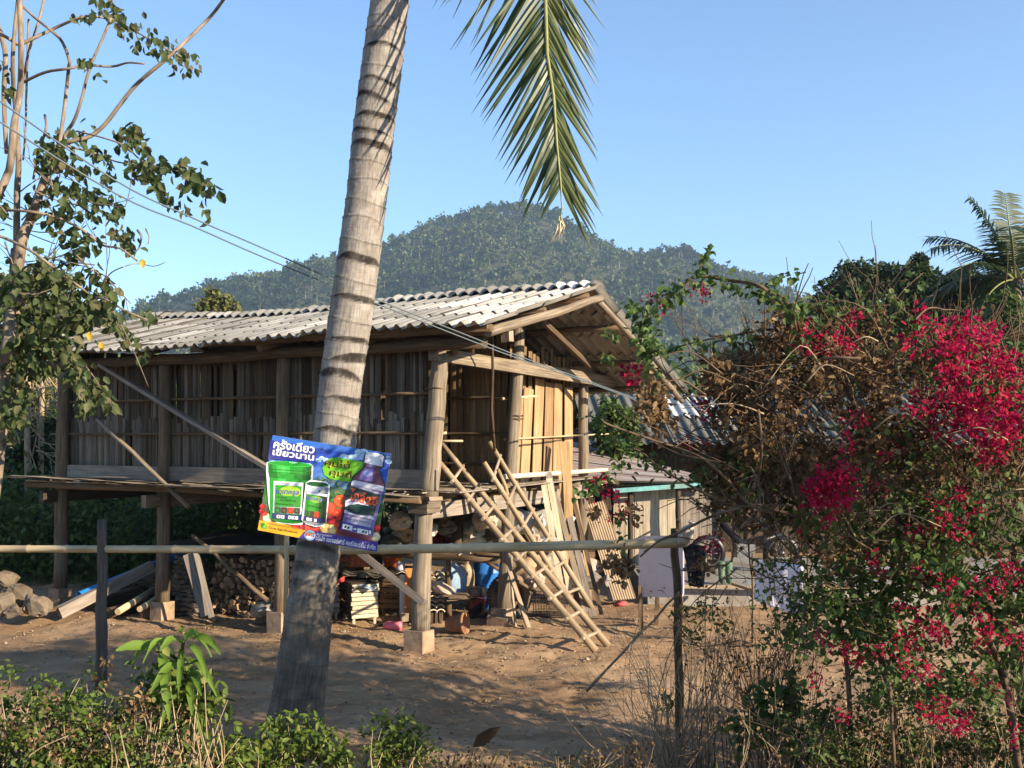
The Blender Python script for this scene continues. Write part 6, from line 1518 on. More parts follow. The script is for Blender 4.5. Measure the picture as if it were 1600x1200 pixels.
for i in range(60):
    s = Rb.random()
    if s < .5: x, y, dx, dz = Rb.uniform(1180, 1430), Rb.uniform(500, 560), Rb.uniform(-.8, .8), Rb.uniform(.5, 1)
    elif s < .8: x, y, dx, dz = Rb.uniform(1100, 1170), Rb.uniform(560, 860), Rb.uniform(-1, -.4), Rb.uniform(-.3, .6)
    else: x, y, dx, dz = Rb.uniform(1300, 1560), Rb.uniform(860, 940), Rb.uniform(-.8, .4), Rb.uniform(-.9, -.2)
    p = at(x, y, BGY - Rb.uniform(0, .8)); L = Rb.uniform(.2, .55); d = Vector((dx, Rb.uniform(-.6, .1), dz)).normalized(); q = p + d * L * .6; e = q + (d + Vector((0, 0, -.7))).normalized() * L * .5
    m.tube(spl([p, q, e], 3), [.006 - .0006 * k for k in range(7)], 5)
    if .2 <= s < .8: continue
    for k in range(5): t = .25 + .15 * k; sprays_.append((p.lerp(q, min(1, t * 1.6)) if t < .62 else q.lerp(e, (t - .62) / .38), d))
m.build('branches', K['vine'], bb_)
m = MB()
for i in range(20):
    x, y = Rb.uniform(1130, 1600), Rb.uniform(520, 860); s = Rb.choice((-1, 1)); L = Rb.uniform(50, 130); Y = BGY - Rb.uniform(.5, .95) * min(1, max(.2, (x - 1085) / 150))
    Q = spl([at(x, y, Y), at(x + s * L * .4, y - L * Rb.uniform(.1, .5), Y - .05), at(x + s * L, y - L * Rb.uniform(-.3, .3), Y)], 4); m.tube(Q, [.006 - .0004 * k for k in range(len(Q))], 5)
m.build('cane', K['twig'], bb_)['kind'] = 'stuff'
def poly_mask(poly, P):
    x, y = P[:, 0], P[:, 1]; ins = np.zeros(len(P), bool); n = len(poly)
    for i in range(n):
        x0, y0 = poly[i]; x1, y1 = poly[(i + 1) % n]; c = ((y0 > y) != (y1 > y)) & (x < (x1 - x0) * (y - y0) / (y1 - y0 + 1e-9) + x0); ins ^= c
    return ins
mass = [(1112, 575), (1150, 545), (1195, 515), (1235, 500), (1275, 515), (1300, 500), (1345, 488), (1400, 500), (1425, 495), (1460, 505), (1520, 497), (1560, 520), (1600, 540), (1650, 550), (1670, 700), (1665, 900), (1630, 1000), (1560, 955), (1470, 930), (1400, 905), (1330, 905), (1270, 862), (1225, 832), (1165, 825), (1130, 800), (1095, 745), (1090, 690), (1100, 640), (1085, 610)]
def px_to_world(P, Y):
    P = np.asarray(P, float); return np.stack([(P[:, 0] - 800) / FPX * Y, Y, ZC + (HPX - P[:, 1]) / FPX * Y], 1)
def mass_points(n, dens):
    P = np.stack([rng.uniform(1080, 1735, n), rng.uniform(485, 1010, n)], 1); P = P[poly_mask(mass, P)]
    d = dens(P[:, 0], P[:, 1]); P = P[rng.random(len(P)) < d]
    e = np.clip((P[:, 0] - 1085) / 130, .15, 1) * np.clip((P[:, 1] - 470) / 110, .2, 1)
    Y = BGY + .1 + rng.uniform(-.9, .9, len(P)) * e; W = px_to_world(P, Y)
    f = np.sin(W[:, 0] * 7.3 + 2.1 * np.sin(W[:, 2] * 5.1)) + np.sin(W[:, 2] * 8.7 + 1.7 * np.sin(W[:, 1] * 6.3)) + np.sin(W[:, 1] * 7.9 + W[:, 0] * 3.1); ok = f > -.55
    return P[ok], W[ok]
def clumped(Cc, k, sig):
    sg = np.repeat(sig * rng.choice([.5, .8, 1.2, 1.7], len(Cc)), k)[:, None] * np.repeat(rng.uniform(.6, 1.5, (len(Cc), 3)), k, 0)
    return np.repeat(Cc, k, 0) + rng.normal(0, 1, (len(Cc) * k, 3)) * sg
# withered leaves
dd = lambda x, y: np.clip(1.2 - np.clip((y - 700) / 240, 0, 1) - np.clip((x - 1330) / 260, 0, .75), .07, 1)
P, Cc = mass_points(1700, dd); C = clumped(Cc, 24, .06)
ex = []
for x, y, r, k in ((1020, 632, 24, 170), (1030, 650, 24, 120), (1012, 612, 16, 60), (1128, 570, 18, 90), (1125, 600, 18, 80), (1225, 500, 22, 120), (1200, 530, 22, 100), (1370, 505, 18, 90), (1300, 520, 22, 90), (1490, 860, 16, 60), (1330, 850, 20, 70), (1255, 735, 24, 110), (1480, 735, 24, 90), (1185, 690, 26, 110), (1160, 660, 26, 110), (1100, 880, 14, 40), (960, 880, 18, 60), (975, 895, 14, 50), (930, 800, 8, 20), (990, 800, 12, 30), (1240, 520, 20, 80)):
    ex.append(px_to_world(rng.normal(0, r * .62, (k, 2)) + [x, y], BGY - .4 + rng.normal(0, .09, k)))
ce_ = np.concatenate(ex); C = np.concatenate([C, ce_])
r_ = np.concatenate([np.clip(np.repeat(rng.random(len(Cc)), 24) * .75 + rng.random(len(Cc) * 24) * .4 - .1, 0, 1), rng.uniform(.2, 1, len(ce_))])
o = leaves('withered_leaves', C, rng.uniform(.035, .062, len(C)), .034, K['boudry'], bb_, rnd=r_, droop=.3); o['kind'] = 'stuff'
# green leaves
gd = lambda x, y: np.clip(.05 + .95 * np.clip((y - 690) / 170, 0, 1) + .4 * np.clip((x - 1380) / 200, 0, 1), 0, 1)
P, Cc = mass_points(1500, gd); C = clumped(Cc, 20, .065); pieces = [C]
def along(pts, n, w, Y=BGY - .3, yj=.1):
    pts = np.array(pts, float); t = rng.random(n) * (len(pts) - 1); k = np.minimum(t.astype(int), len(pts) - 2); f = (t - k)[:, None]
    P = pts[k] * (1 - f) + pts[k + 1] * f + rng.normal(0, w * .5, (n, 2)); pieces.append(px_to_world(P, Y + rng.normal(0, yj, n)))
along([(1240, 492), (1221, 478), (1200, 462), (1180, 452), (1131, 443), (1090, 438)], 150, 13); along([(1260, 520), (1300, 480), (1240, 470)], 45, 18); along([(1195, 455), (1220, 432), (1248, 432)], 40, 10)
along([(1092, 425), (1098, 410), (1106, 388)], 34, 8); along([(1068, 446), (1049, 461), (1022, 480), (1000, 505), (1005, 540), (1015, 575), (1020, 600)], 190, 18); along([(985, 480), (1000, 490)], 26, 14); along([(1010, 520), (1030, 550)], 50, 18); along([(945, 520), (960, 525)], 16, 8); along([(940, 555), (955, 560)], 14, 7)
along([(1050, 545), (1085, 537), (1120, 530), (1160, 524), (1200, 522)], 60, 9); along([(1255, 480), (1300, 490), (1340, 500), (1380, 490)], 60, 20)
along([(930, 640), (950, 670), (975, 690)], 60, 26, BGY + .2); along([(985, 700), (960, 740), (925, 760), (905, 770)], 60, 13, BGY - .3); along([(960, 690), (1000, 700)], 26, 12); along([(1000, 720), (1060, 740)], 40, 22, BGY); along([(968, 800), (972, 860)], 16, 6); along([(1350, 665), (1420, 690)], 30, 12)
# hanging, thinner skirt of leaves under the mass
for i in range(115):
    x = rng.uniform(1240, 1640); y = rng.uniform(890, 1090) ; k = rng.integers(8, 24)
    if x < 1330 and y > 1010: continue
    pieces.append(px_to_world(rng.normal(0, 13, (k, 2)) + [x, y], BGY + rng.uniform(-.6, .5) + rng.normal(0, .08, k)))
for i in range(40):
    x = rng.uniform(1270, 1420); y = rng.uniform(900, 1010); pieces.append(px_to_world(rng.normal(0, 14, (18, 2)) + [x, y], BGY - .3 + rng.normal(0, .15, 18)))
for i in range(40):
    x = rng.uniform(1360, 1620); y = rng.uniform(1000, 1130); pieces.append(px_to_world(rng.normal(0, 12, (14, 2)) + [x, y], BGY - .3 + rng.normal(0, .2, 14)))
for i in range(120):
    c = np.array([rng.uniform(3.7, 5.0), rng.uniform(5.4, 6.5), rng.uniform(.4, 2.9)])
    pieces.append(rng.normal(0, .09, (16, 3)) + c)
for tip_, d_ in sprays_: pieces.append(np.array(tip_)[None] + rng.normal(0, .035, (4, 3)))
C = np.concatenate(pieces); o = leaves('green_leaves', C, rng.uniform(.04, .07, len(C)), .042, K['bouleaf'], bb_, droop=.6); o['kind'] = 'stuff'
# dark small silhouetted leaves on twigs before the white sheet
P = np.stack([rng.uniform(1180, 1300, 260), rng.uniform(870, 1010, 260)], 1); C = px_to_world(P, BGY - .1 + rng.normal(0, .2, 260)); o = leaves('twig_leaves', C, .045, .035, K['bouleaf'], bb_); o['kind'] = 'stuff'
# flower clusters
fc = []
for v in range(6):
    n = 26; c = rvec(n) * (rng.random((n, 1)) ** .6) * np.array([.085, .085, .06]) * (.8 + .12 * v) + np.array([.03, 0, 0]) * rng.normal(0, 1, (n, 1)); D = unit(c + rng.normal(0, .02, (n, 3))); N = unit(rvec(n) + D * .4); V, F = leaf_geo(c, D, N, rng.uniform(.03, .048, n), .032)
    me = bpy.data.meshes.new('flower_cluster'); me.from_pydata(V.tolist(), [], F.tolist()); a = me.attributes.new('rnd', 'FLOAT', 'FACE'); a.data.foreach_set('value', np.repeat(np.clip(rng.random(n) * .7 + v * .06, 0, 1), 2).astype('f')); me.materials.append(K['bract']); fc.append(me)
FL = [(1432, 490, 1), (1447, 503, .9), (1430, 527, 1.1), (1335, 500, .8), (1262, 524, 1.0), (1266, 534, 1), (1300, 532, .7), (1318, 530, .7), (1330, 540, .6), (1555, 703, 1.1), (1548, 712, 1), (1538, 716, .8), (1326, 690, .7), (1330, 655, .6), (1345, 655, .6), (1385, 712, .5), (1405, 690, .6), (1465, 668, .8), (1362, 870, .9), (1368, 880, .7), (1440, 840, .7), (1455, 822, 1), (1468, 812, 1), (1480, 820, 1), (1495, 828, .9), (1508, 830, .8), (1425, 828, .8), (1380, 895, .6), (1430, 888, .8), (1452, 892, 1), (1475, 910, .9), (1580, 890, 1), (1590, 905, 1), (1573, 880, .9), (1565, 920, .6), (1525, 922, .9), (1550, 920, .9), (1556, 900, .8), (1405, 952, .8), (1442, 968, 1), (1452, 974, .8), (1490, 955, .6), (1525, 958, .8), (1545, 975, .9), (1590, 985, 1), (1583, 1000, 1), (1598, 1010, 1), (1413, 984, 1), (1408, 998, 1), (1465, 985, .9), (1475, 992, .9), (1440, 1003, 1), (1290, 998, .9), (1320, 1010, .6), (1317, 1026, .7), (1338, 1031, .8), (1276, 1062, .7), (1365, 1016, .7), (1385, 1018, .6), (1412, 1028, .8), (1416, 1048, .8), (1455, 1044, .9), (1452, 1054, .8), (1519, 1062, .5), (1535, 995, .8), (1532, 1010, .7), (1555, 1075, .8), (1580, 1092, .6), (1445, 1112, .9), (1468, 1108, .9), (1488, 1118, 1), (1505, 1125, .8), (1512, 1135, .8), (1465, 1128, .7), (1493, 1138, .8), (1440, 1100, .5), (1475, 1094, .5), (1580, 1153, .9), (1320, 1120, .8), (985, 583, 1.0), (992, 590, .9), (1025, 478, .8), (1032, 474, .7), (1080, 450, .5), (1101, 460, .6), (1100, 452, .5), (1113, 602, .6), (1095, 640, .7), (940, 765, .8), (932, 760, .7), (965, 775, .8), (958, 812, .9), (970, 808, .9), (1105, 852, .9), (1116, 846, .8), (1365, 760, .4), (1382, 765, .5), (1100, 690, .4), (1150, 760, .4), (1075, 690, .5), (1250, 830, .5)]
def reg(poly, n, s0=.8, s1=1.25):
    p = np.array(poly, float); mn, mx = p.min(0), p.max(0); out = 0
    while out < n:
        q = rng.uniform(mn, mx, (1, 2))
        if poly_mask(poly, q)[0]: FL.append((q[0, 0], q[0, 1], rng.uniform(s0, s1) * .78)); out += 1
reg([(1455, 510), (1500, 498), (1545, 512), (1575, 555), (1560, 580), (1530, 560), (1500, 545), (1470, 540)], 17); reg([(1470, 560), (1530, 570), (1585, 560), (1595, 610), (1580, 640), (1545, 630), (1550, 600), (1480, 600)], 19)
reg([(1440, 610), (1490, 600), (1555, 620), (1560, 640), (1520, 650), (1490, 640), (1430, 650), (1420, 635)], 17); reg([(1505, 640), (1540, 630), (1535, 680), (1505, 690)], 11); reg([(1265, 745), (1325, 728), (1325, 770), (1310, 795), (1270, 790), (1258, 770)], 20); reg([(1550, 660), (1600, 640), (1600, 700), (1560, 690)], 10); reg([(1460, 750), (1540, 770), (1530, 800), (1450, 790)], 5, .6, .9)
for x, y, s in FL:
    e = min(1, max(.2, (x - 1085) / 150)); Yc = BGY - random.uniform(.5, 1.05) * e + random.uniform(-.1, .1)
    if y > 800: s *= .74
    if 1250 < x < 1335 and 715 < y < 800: Yc = BGY - 1.02 * e + random.uniform(-.08, .08)
    M = Matrix.Translation(at(x, y, Yc)) @ Euler((random.uniform(0, 6), random.uniform(0, 6), random.uniform(0, 6))).to_matrix().to_4x4() @ Matrix.Scale(s, 4); inst('flower_cluster', random.choice(fc), M, bb_)['kind'] = 'stuff'

# ------------------------------------------------------------------ trees behind, right
tree('dark_tree', 'tall dark evergreen tree with uneven crown against the sky, left of the coconut palm', (at(1370, 660, 33).x, 33, 0), [lump(*q) for q in ((1310, 452, 33, 30), (1330, 436, 33, 28), (1285, 478, 33, 20), (1355, 432, 33, 24), (1390, 436, 33, 26), (1415, 445, 33, 26), (1372, 445, 33.5, 32), (1402, 440, 33, 22), (1295, 475, 33, 18), (1340, 480, 33, 40), (1390, 490, 33, 40), (1360, 520, 33, 40), (1310, 520, 33, 34), (1410, 530, 33, 40), (1350, 560, 33, 50))], K['leafdark'], 17000, .2, .22, K['darkpost'], clump=22, sig=.15)
tree('dark_tree', 'narrow dark tree rising above its neighbours beside the far coconut palm', (at(1432, 660, 31).x, 31, 0), [lump(*q) for q in ((1433, 408, 31, 11), (1430, 428, 31, 20), (1445, 440, 31, 18), (1425, 460, 31, 30), (1440, 500, 31, 40), (1450, 550, 31, 46))], K['leafdark'], 9000, .2, .2, K['darkpost'], clump=22, sig=.15)
tree('dark_tree', 'broad dense dark tree below the far coconut palm', (at(1510, 660, 27).x, 27, 0), [lump(*q) for q in ((1475, 455, 27, 28), (1500, 450, 27, 32), (1545, 455, 27, 40), (1480, 475, 27, 34), (1530, 490, 27, 46), (1580, 500, 27, 44), (1500, 530, 27, 50), (1560, 550, 27, 54), (1610, 540, 27, 50), (1640, 470, 27, 40), (1470, 560, 27, 46), (1530, 600, 27, 60), (1640, 600, 27, 70))], K['leafdark'], 20000, .17, .25, K['darkpost'], clump=24, sig=.15)
tree('leafy_tree', 'yellow green leafy tree at the right edge below the palm fronds', (at(1570, 640, 22).x, 22, 0), [lump(*q) for q in ((1565, 470, 22, 18), (1580, 490, 22, 22), (1555, 500, 22, 14), (1600, 520, 22, 30), (1600, 580, 22, 40))], K['leafmid'], 4200, .13, .12, K['bark'], clump=18)
cpf = thing('coconut_palm', 'distant coconut palm with spreading feathery fronds at the right edge', 'palm', (at(1588, 660, 25).x, 25, 0))
ct = at(1586, 438, 25); m = MB(); m.tube(spl([Vector((ct.x + .4, 25, -.1)), Vector((ct.x + .2, 25, 3)), ct]), [.2 - .01 * i for i in range(9)], 10, 0, True, .04); m.build('trunk', K['bark'], cpf)
for az, el, L, dr in ((-1.75, .75, 2.6, .85), (-1.2, 1.25, 2.4, .5), (-.3, 1.45, 2.3, .35), (1.0, 1.2, 2.4, .6), (1.9, .9, 2.6, .8), (-1.45, .25, 2.3, .8), (-2.2, -.1, 2.0, .8), (2.6, .3, 2.2, .9), (-2.6, .9, 2.4, .9), (.4, .6, 2.4, .9), (-1.6, -.35, 1.6, .6), (-1.0, .9, 2.5, .7), (-.7, .4, 2.2, .9), (.1, 1.1, 2.4, .6), (-2.0, .5, 2.4, .9)): crown_frond(ct, az, el, L, cpf, K['frondfar'], dr, 34, 1.3, K['rib'], .75)
# bare trees
def bare(label, base, H, r, seed, mat=K['twig'], depth=4, spread=.5, lean=(0, 0)):
    R = random.Random(seed); t = thing('bare_tree', label, 'tree', base); m = MB(); twigs(m, Vector(base), (lean[0], lean[1], 1), H * .4, r, depth, spread, R, None, .12, (2, 4), 6); m.build('trunk', mat, t)
bare('pale leafless tree spreading its twigs between house gable and bougainvillea', (at(1125, 680, 24).x, 24, 0), 4.8, .1, 8, spread=.45)
bare('second pale leafless tree just right of the first behind the bush', (at(1150, 680, 25).x, 25, 0), 4.6, .09, 15, spread=.4, lean=(.15, 0))
bare('small pale leafless tree just above the left end of the roof', (at(225, 680, 30).x, 30, 0), 5.6, .07, 4, spread=.6)
bare('faint leafless tree above the roof near the middle', (at(350, 680, 38).x, 38, 0), 5.4, .08, 12, spread=.5)
# mid trees that fill the gaps beside the house
tree('leafy_tree', 'bright leafy tree behind the bare tree at the foot of the hill', (at(1160, 680, 36).x, 36, 0), [lump(*q) for q in ((1150, 560, 36, 20), (1180, 575, 36, 26), (1130, 590, 36, 24), (1165, 610, 36, 34), (1200, 600, 36, 24))], K['leafolive'], 3600, .22, .16, K['bark'])
tree('leafy_tree', 'green bush growing behind the rear corner of the house', (at(955, 690, 18.6).x, 18.6, 0), [lump(*q) for q in ((950, 640, 18.6, 18), (970, 655, 18.6, 22), (940, 665, 18.6, 18), (985, 680, 18.6, 18), (960, 690, 18.6, 24))], K['leafmid'], 2600, .12, .06, K['bark'])
tree('leafy_tree', 'greenish tree far behind the house, just left of the leafless tree above the roof', (at(330, 680, 44).x, 44, 0), [lump(*q) for q in ((335, 462, 44, 12), (350, 470, 44, 13), (320, 478, 44, 14), (365, 482, 44, 12), (340, 500, 44, 22))], K['leafolive'], 2200, .22, .15, K['bark'])
# dense growth at the left behind the house
R3 = random.Random(9); LT = [('olive leafy tree behind the left end of the roof', 25, [(20, 460, 40), (70, 450, 40), (110, 480, 36), (40, 510, 46), (90, 530, 46), (140, 520, 34), (160, 490, 22)], 'leafolive', 7000, .14),
    ('lit yellowish tree at the left edge above the dark thicket', 22, [(-10, 560, 50), (30, 590, 40), (70, 600, 36), (-30, 640, 60), (30, 650, 40)], 'leafolive', 6000, .13), ('dark green tree between the left post and the left edge', 19.5, [(20, 720, 46), (60, 700, 40), (-20, 760, 60), (60, 780, 40), (20, 840, 60), (80, 660, 26)], 'leafdark', 9000, .12),
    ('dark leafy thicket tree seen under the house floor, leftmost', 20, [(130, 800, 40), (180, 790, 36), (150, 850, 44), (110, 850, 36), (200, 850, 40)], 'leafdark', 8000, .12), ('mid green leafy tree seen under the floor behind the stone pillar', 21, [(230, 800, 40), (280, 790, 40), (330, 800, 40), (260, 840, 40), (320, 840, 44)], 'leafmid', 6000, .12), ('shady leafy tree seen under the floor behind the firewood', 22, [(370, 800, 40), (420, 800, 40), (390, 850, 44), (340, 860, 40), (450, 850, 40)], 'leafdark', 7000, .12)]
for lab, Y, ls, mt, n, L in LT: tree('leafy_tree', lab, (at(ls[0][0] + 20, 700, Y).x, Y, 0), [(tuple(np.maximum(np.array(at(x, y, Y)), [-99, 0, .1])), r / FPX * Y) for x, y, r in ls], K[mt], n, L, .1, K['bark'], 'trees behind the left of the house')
m = MB()
for px, Y in ((40, 18.5), (62, 19.2)): m.log(Vector((at(px, 700, Y).x, Y, 0)), at(px + 4, 585, Y), .07, .05, 8, 5, .03)
for i in range(40): twigs(m, at(random.uniform(0, 100), random.uniform(600, 720), 18.5), (random.uniform(-1, 1), 0, random.uniform(-.2, 1)), random.uniform(.5, .9), .014, 1, .7)
tag(m.build('bare_saplings', K['twig']), 'tangle of pale bare saplings left of the house', 'saplings', kind='stuff')
def thicket(name, label, x0, x1, y0, y1, h0, h1, n, L, mat, clump=30):
    k = n // clump; x = rng.uniform(x0, x1, k); y = rng.uniform(y0, y1, k); hh = h0 + (h1 - h0) * (.5 + .5 * np.sin(x * .9 + 1.3) * np.cos(x * .37)); z = rng.random(k) * hh
    C = np.repeat(np.stack([x, y, z], 1), clump, 0) + rng.normal(0, L * 1.6, (k * clump, 3)); C[:, 2] = np.maximum(C[:, 2], .02)
    o = leaves(name, C, L * rng.uniform(.7, 1.2, len(C)), L * .6, mat, None, quad=True, rnd=np.clip(np.repeat(rng.random(k), clump) * .8 + rng.random(len(C)) * .2, 0, 1)); return tag(o, label, kind='stuff')
thicket('thicket', 'dark undergrowth close behind the left end of the house', -13, -3.2, 16.6, 19, 1.2, 2.0, 20000, .14, K['leafmid'])
thicket('thicket', 'dark undergrowth filling the shade behind the house', -16, 3.5, 21.5, 26, 1.6, 3.2, 26000, .2, K['leafdark'])
thicket('thicket', 'scrub and small trees at the foot of the hill', -80, 60, 60, 110, 4, 8, 26000, .8, K['leafmid'])
thicket('thicket', 'far wooded plain below the hill', -330, 330, 190, 440, 4, 10, 30000, 2.0, K['hillleaf'])
thicket('thicket', 'dark undergrowth behind the long outbuilding', 4, 24, 25, 30, 2, 3.4, 16000, .22, K['leafdark'])

# ------------------------------------------------------------------ foreground plants
def shrub(label, spots, n, L, mat, name='shrub', Wr=.6, stems=30, group=None, smat=None, tall=.3, dark=None, quad=False, cat='shrub', sig=22):
    """spots: (px, py, Y, radius px)"""
    p0 = at(*spots[0][:3]); base = Vector((p0.x, p0.y, gzf(p0.x, p0.y))); t = thing(name, label, cat, base, group); tot = sum(s[3] ** 2 for s in spots); Cs = []
    for x, y, Y, r in spots:
        k = max(4, int(n / 12 * r * r / tot)); q = np.stack([rng.normal(0, r * .7, k) + x, rng.normal(0, r * .62, k) + y], 1); W = px_to_world(q, Y + rng.normal(0, r / FPX * Y * .5, k)); Cs.append(np.repeat(W, 12, 0) + rng.normal(0, L * .75, (k * 12, 3)))
    C = np.concatenate(Cs); g = gz(C[:, 0], C[:, 1]); C[:, 2] = np.maximum(C[:, 2], g + .01)
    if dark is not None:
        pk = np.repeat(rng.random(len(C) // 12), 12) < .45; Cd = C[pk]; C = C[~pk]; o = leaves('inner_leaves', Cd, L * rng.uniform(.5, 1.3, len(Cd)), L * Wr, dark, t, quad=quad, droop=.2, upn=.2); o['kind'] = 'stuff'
    o = leaves('leaves', C, L * rng.uniform(.5, 1.5, len(C)), L * Wr, mat, t, quad=quad, droop=-.1, upn=.4); o['kind'] = 'stuff'
    m = MB()
    for i in range(stems):
        x, y, Y, r = random.choice(spots); tip = at(x + random.gauss(0, r * .6), y + random.gauss(0, r * .5), Y + random.gauss(0, .1)); b = Vector((tip.x + random.gauss(0, .12), tip.y + random.gauss(0, .12), 0)); b.z = gzf(b.x, b.y) - .02
        m.tube(spl([b, b.lerp(tip, .5) + Vector((random.gauss(0, .05), random.gauss(0, .05), .04)), tip], 3), [.007 - .0008 * i_ for i_ in range(7)], 5)
    m.build('stems', smat or K['twig'], t); return t
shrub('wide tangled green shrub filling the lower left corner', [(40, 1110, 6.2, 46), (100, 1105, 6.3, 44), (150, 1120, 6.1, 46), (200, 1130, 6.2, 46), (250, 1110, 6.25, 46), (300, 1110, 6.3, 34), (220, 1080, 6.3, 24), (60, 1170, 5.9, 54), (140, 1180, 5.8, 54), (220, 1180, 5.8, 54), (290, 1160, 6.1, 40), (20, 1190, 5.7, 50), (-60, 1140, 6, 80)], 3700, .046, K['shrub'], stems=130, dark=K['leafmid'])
C = np.array([[0, 0, 0.]])
shrub('dry brown stems mixed through the lower left shrub', [(120, 1130, 6.0, 60), (220, 1140, 6.0, 60), (280, 1120, 6.2, 40), (60, 1170, 5.8, 60)], 900, .04, K['boudry'], 'dry_weeds', stems=80, cat='weeds')
shrub('larger green leaves crowding the stem of the broad leaved plant', [(290, 1095, 6.2, 24), (275, 1060, 6.2, 18), (310, 1075, 6.2, 18), (260, 1110, 6.2, 24), (315, 1120, 6.2, 20)], 190, .085, K['shrub'], stems=16)
shrub('low bright green shrub at the foot of the leaning palm', [(440, 1160, 6.9, 30), (480, 1165, 6.9, 34), (510, 1175, 6.8, 24), (420, 1185, 6.7, 30), (350, 1190, 6.4, 34), (380, 1170, 6.6, 24), (540, 1190, 6.7, 20)], 1500, .05, K['shrub'], stems=40)
shrub('small rounded green shrub right of the palm at the lower edge', [(612, 1145, 7.0, 20), (630, 1150, 7.0, 20), (600, 1170, 6.9, 24), (630, 1180, 6.9, 28), (650, 1170, 6.9, 16)], 900, .042, K['shrub'], stems=26)
shrub('dark low undergrowth beneath the bougainvillea at the lower right', [(1240, 1160, 7.0, 34), (1290, 1150, 7.2, 40), (1340, 1160, 7.0, 40), (1400, 1170, 7.0, 40), (1300, 1185, 6.8, 40), (1460, 1170, 7.0, 40), (1540, 1170, 7.0, 50), (1600, 1150, 7.0, 60)], 2600, .05, K['leafmid'], stems=120)
shrub('pale green leafy seedling between dry weeds and bush', [(1195, 1110, 7.4, 22), (1220, 1100, 7.4, 16), (1170, 1145, 7.3, 12), (1240, 1095, 7.5, 20)], 160, .085, K['bouleaf'], Wr=.8, stems=12)
shrub('thin green creeper with tiny leaves in the lower right weeds', [(1420, 1060, 7.8, 30), (1400, 1090, 7.8, 24), (1480, 1080, 7.9, 30), (1360, 1040, 7.9, 24), (1520, 1080, 7.8, 24)], 800, .035, K['shrub'], stems=36)
shrub('fresh green sprigs on top of the dry weed clump', [(1065, 965, 8.1, 12), (1100, 950, 8.1, 12), (1120, 975, 8.1, 8), (1075, 1000, 8.0, 10), (1048, 1100, 8, 8)], 170, .045, K['shrub'], stems=10)
def weeds(label, spots, n, h0, h1, mat, name='dry_weeds', lean=.35, r=.0045, cat='weeds', leaf=None):
    t = thing(name, label, cat, at(*spots[0][:3])); t.location.z = gzf(t.location.x, t.location.y); m = MB(); tips = []
    for i in range(n):
        px, py, Y, w = random.choice(spots); b = at(px + random.gauss(0, w), py, Y + random.gauss(0, w / 220)); b.z = gzf(b.x, b.y) - .02
        d = Vector((random.gauss(0, lean), random.gauss(0, lean * .6), 1)).normalized(); twigs(m, b, d, random.uniform(h0, h1), r * random.uniform(.7, 1.3), 1, .5, random, tips, .0, (1, 3), 5)
    m.build('stems', mat, t)
    if leaf:
        C = np.array([p for p, d in tips for _ in range(3)]) + rng.normal(0, .03, (len(tips) * 3, 3)); o = leaves('leaves', C, .035, .02, leaf, t); o['kind'] = 'stuff'
    return t
weeds('tall clump of dry straw coloured weeds before the bamboo rail end', [(1060, 1160, 8.0, 18), (1085, 1170, 7.9, 22), (1040, 1180, 7.8, 20)], 44, .5, 1.0, K['twig'], lean=.2)
weeds('bent dry grass arching over the fence post end', [(1050, 1100, 8.2, 30), (1020, 1120, 8.0, 30), (1085, 1100, 8.2, 26)], 26, .45, .9, K['twig'], lean=.55, r=.0035)
weeds('thin brown weeds with shrivelled leaves in front of the white sheet', [(1150, 1170, 7.8, 24), (1190, 1180, 7.8, 26), (1230, 1180, 7.6, 24)], 60, .6, 1.1, K['vine'], lean=.2, leaf=K['boudry'])
weeds('brown dead weeds along the lower right edge', [(1250, 1190, 7.1, 50), (1350, 1195, 7.1, 50), (1450, 1195, 7.0, 60), (1560, 1190, 7.1, 60)], 150, .25, .6, K['twig'], lean=.4, leaf=K['boudry'])
weeds('low dead weeds right of the palm at the lower edge', [(720, 1190, 7.3, 40), (800, 1195, 7.2, 40), (900, 1195, 7.2, 40), (980, 1190, 7.4, 30)], 80, .1, .26, K['twig'], lean=.6, leaf=K['boudry'])
def blades(label, spots, n, h0, h1, mat):
    C = []; 
    for i in range(n):
        px, py, Y, w = random.choice(spots); p = at(px + random.gauss(0, w), py, Y + random.gauss(0, w / 230)); p.z = gzf(p.x, p.y) - .01; C.append(p)
    C = np.array(C); D = rng.normal(0, .4, (n, 3)); D[:, 2] = 1; N = rvec(n); N[:, 2] += .4; L = rng.uniform(h0, h1, n); o = leaves('grass', C, L, .014, mat, None, D=D, N=N); return tag(o, label, kind='stuff')
blades('yellowish grass blades among the lower left shrub', [(60, 1150, 6.2, 60), (180, 1150, 6.2, 60), (290, 1150, 6.3, 40), (380, 1190, 6.7, 40)], 700, .15, .42, K['leafolive'])
blades('thin grass tufts along the lower edge of the yard', [(480, 1190, 7.2, 40), (700, 1195, 7.3, 60), (900, 1195, 7.3, 70), (1100, 1195, 7.3, 70), (1300, 1195, 7.1, 90), (1500, 1195, 7.1, 90)], 900, .06, .24, K['leafolive'])
weeds('single dry forked twig sticking up right of the palm', [(650, 1135, 7.6, 4)], 3, .28, .36, K['twig'], lean=.25, r=.006)
m = MB(); m.log(at(916, 1080, 8.2), at(1062, 925, 8.25), .012, .009, 7, 7, .012); tag(m.build('stick', K['log']), 'long thin stick leaning up against the rail end post', 'stick')
m = MB(); m.log(at(1548, 1000, 8.0), at(1578, 1095, 7.9), .03, .035, 8, 4); tag(m.build('stake', K['darkpost']), 'dark stake slanting in front of the bougainvillea trunk', 'stake')
o = leaves('dead_leaf', np.array([at(738, 1168, 7.5)]), .26, .1, K['boudry'], None, D=np.array([[1.0, .1, .75]]), N=np.array([[-.3, -.9, .3]]), rnd=np.array([.15])); tag(o, 'large curled dead leaf on the ground at the lower edge', 'leaf')
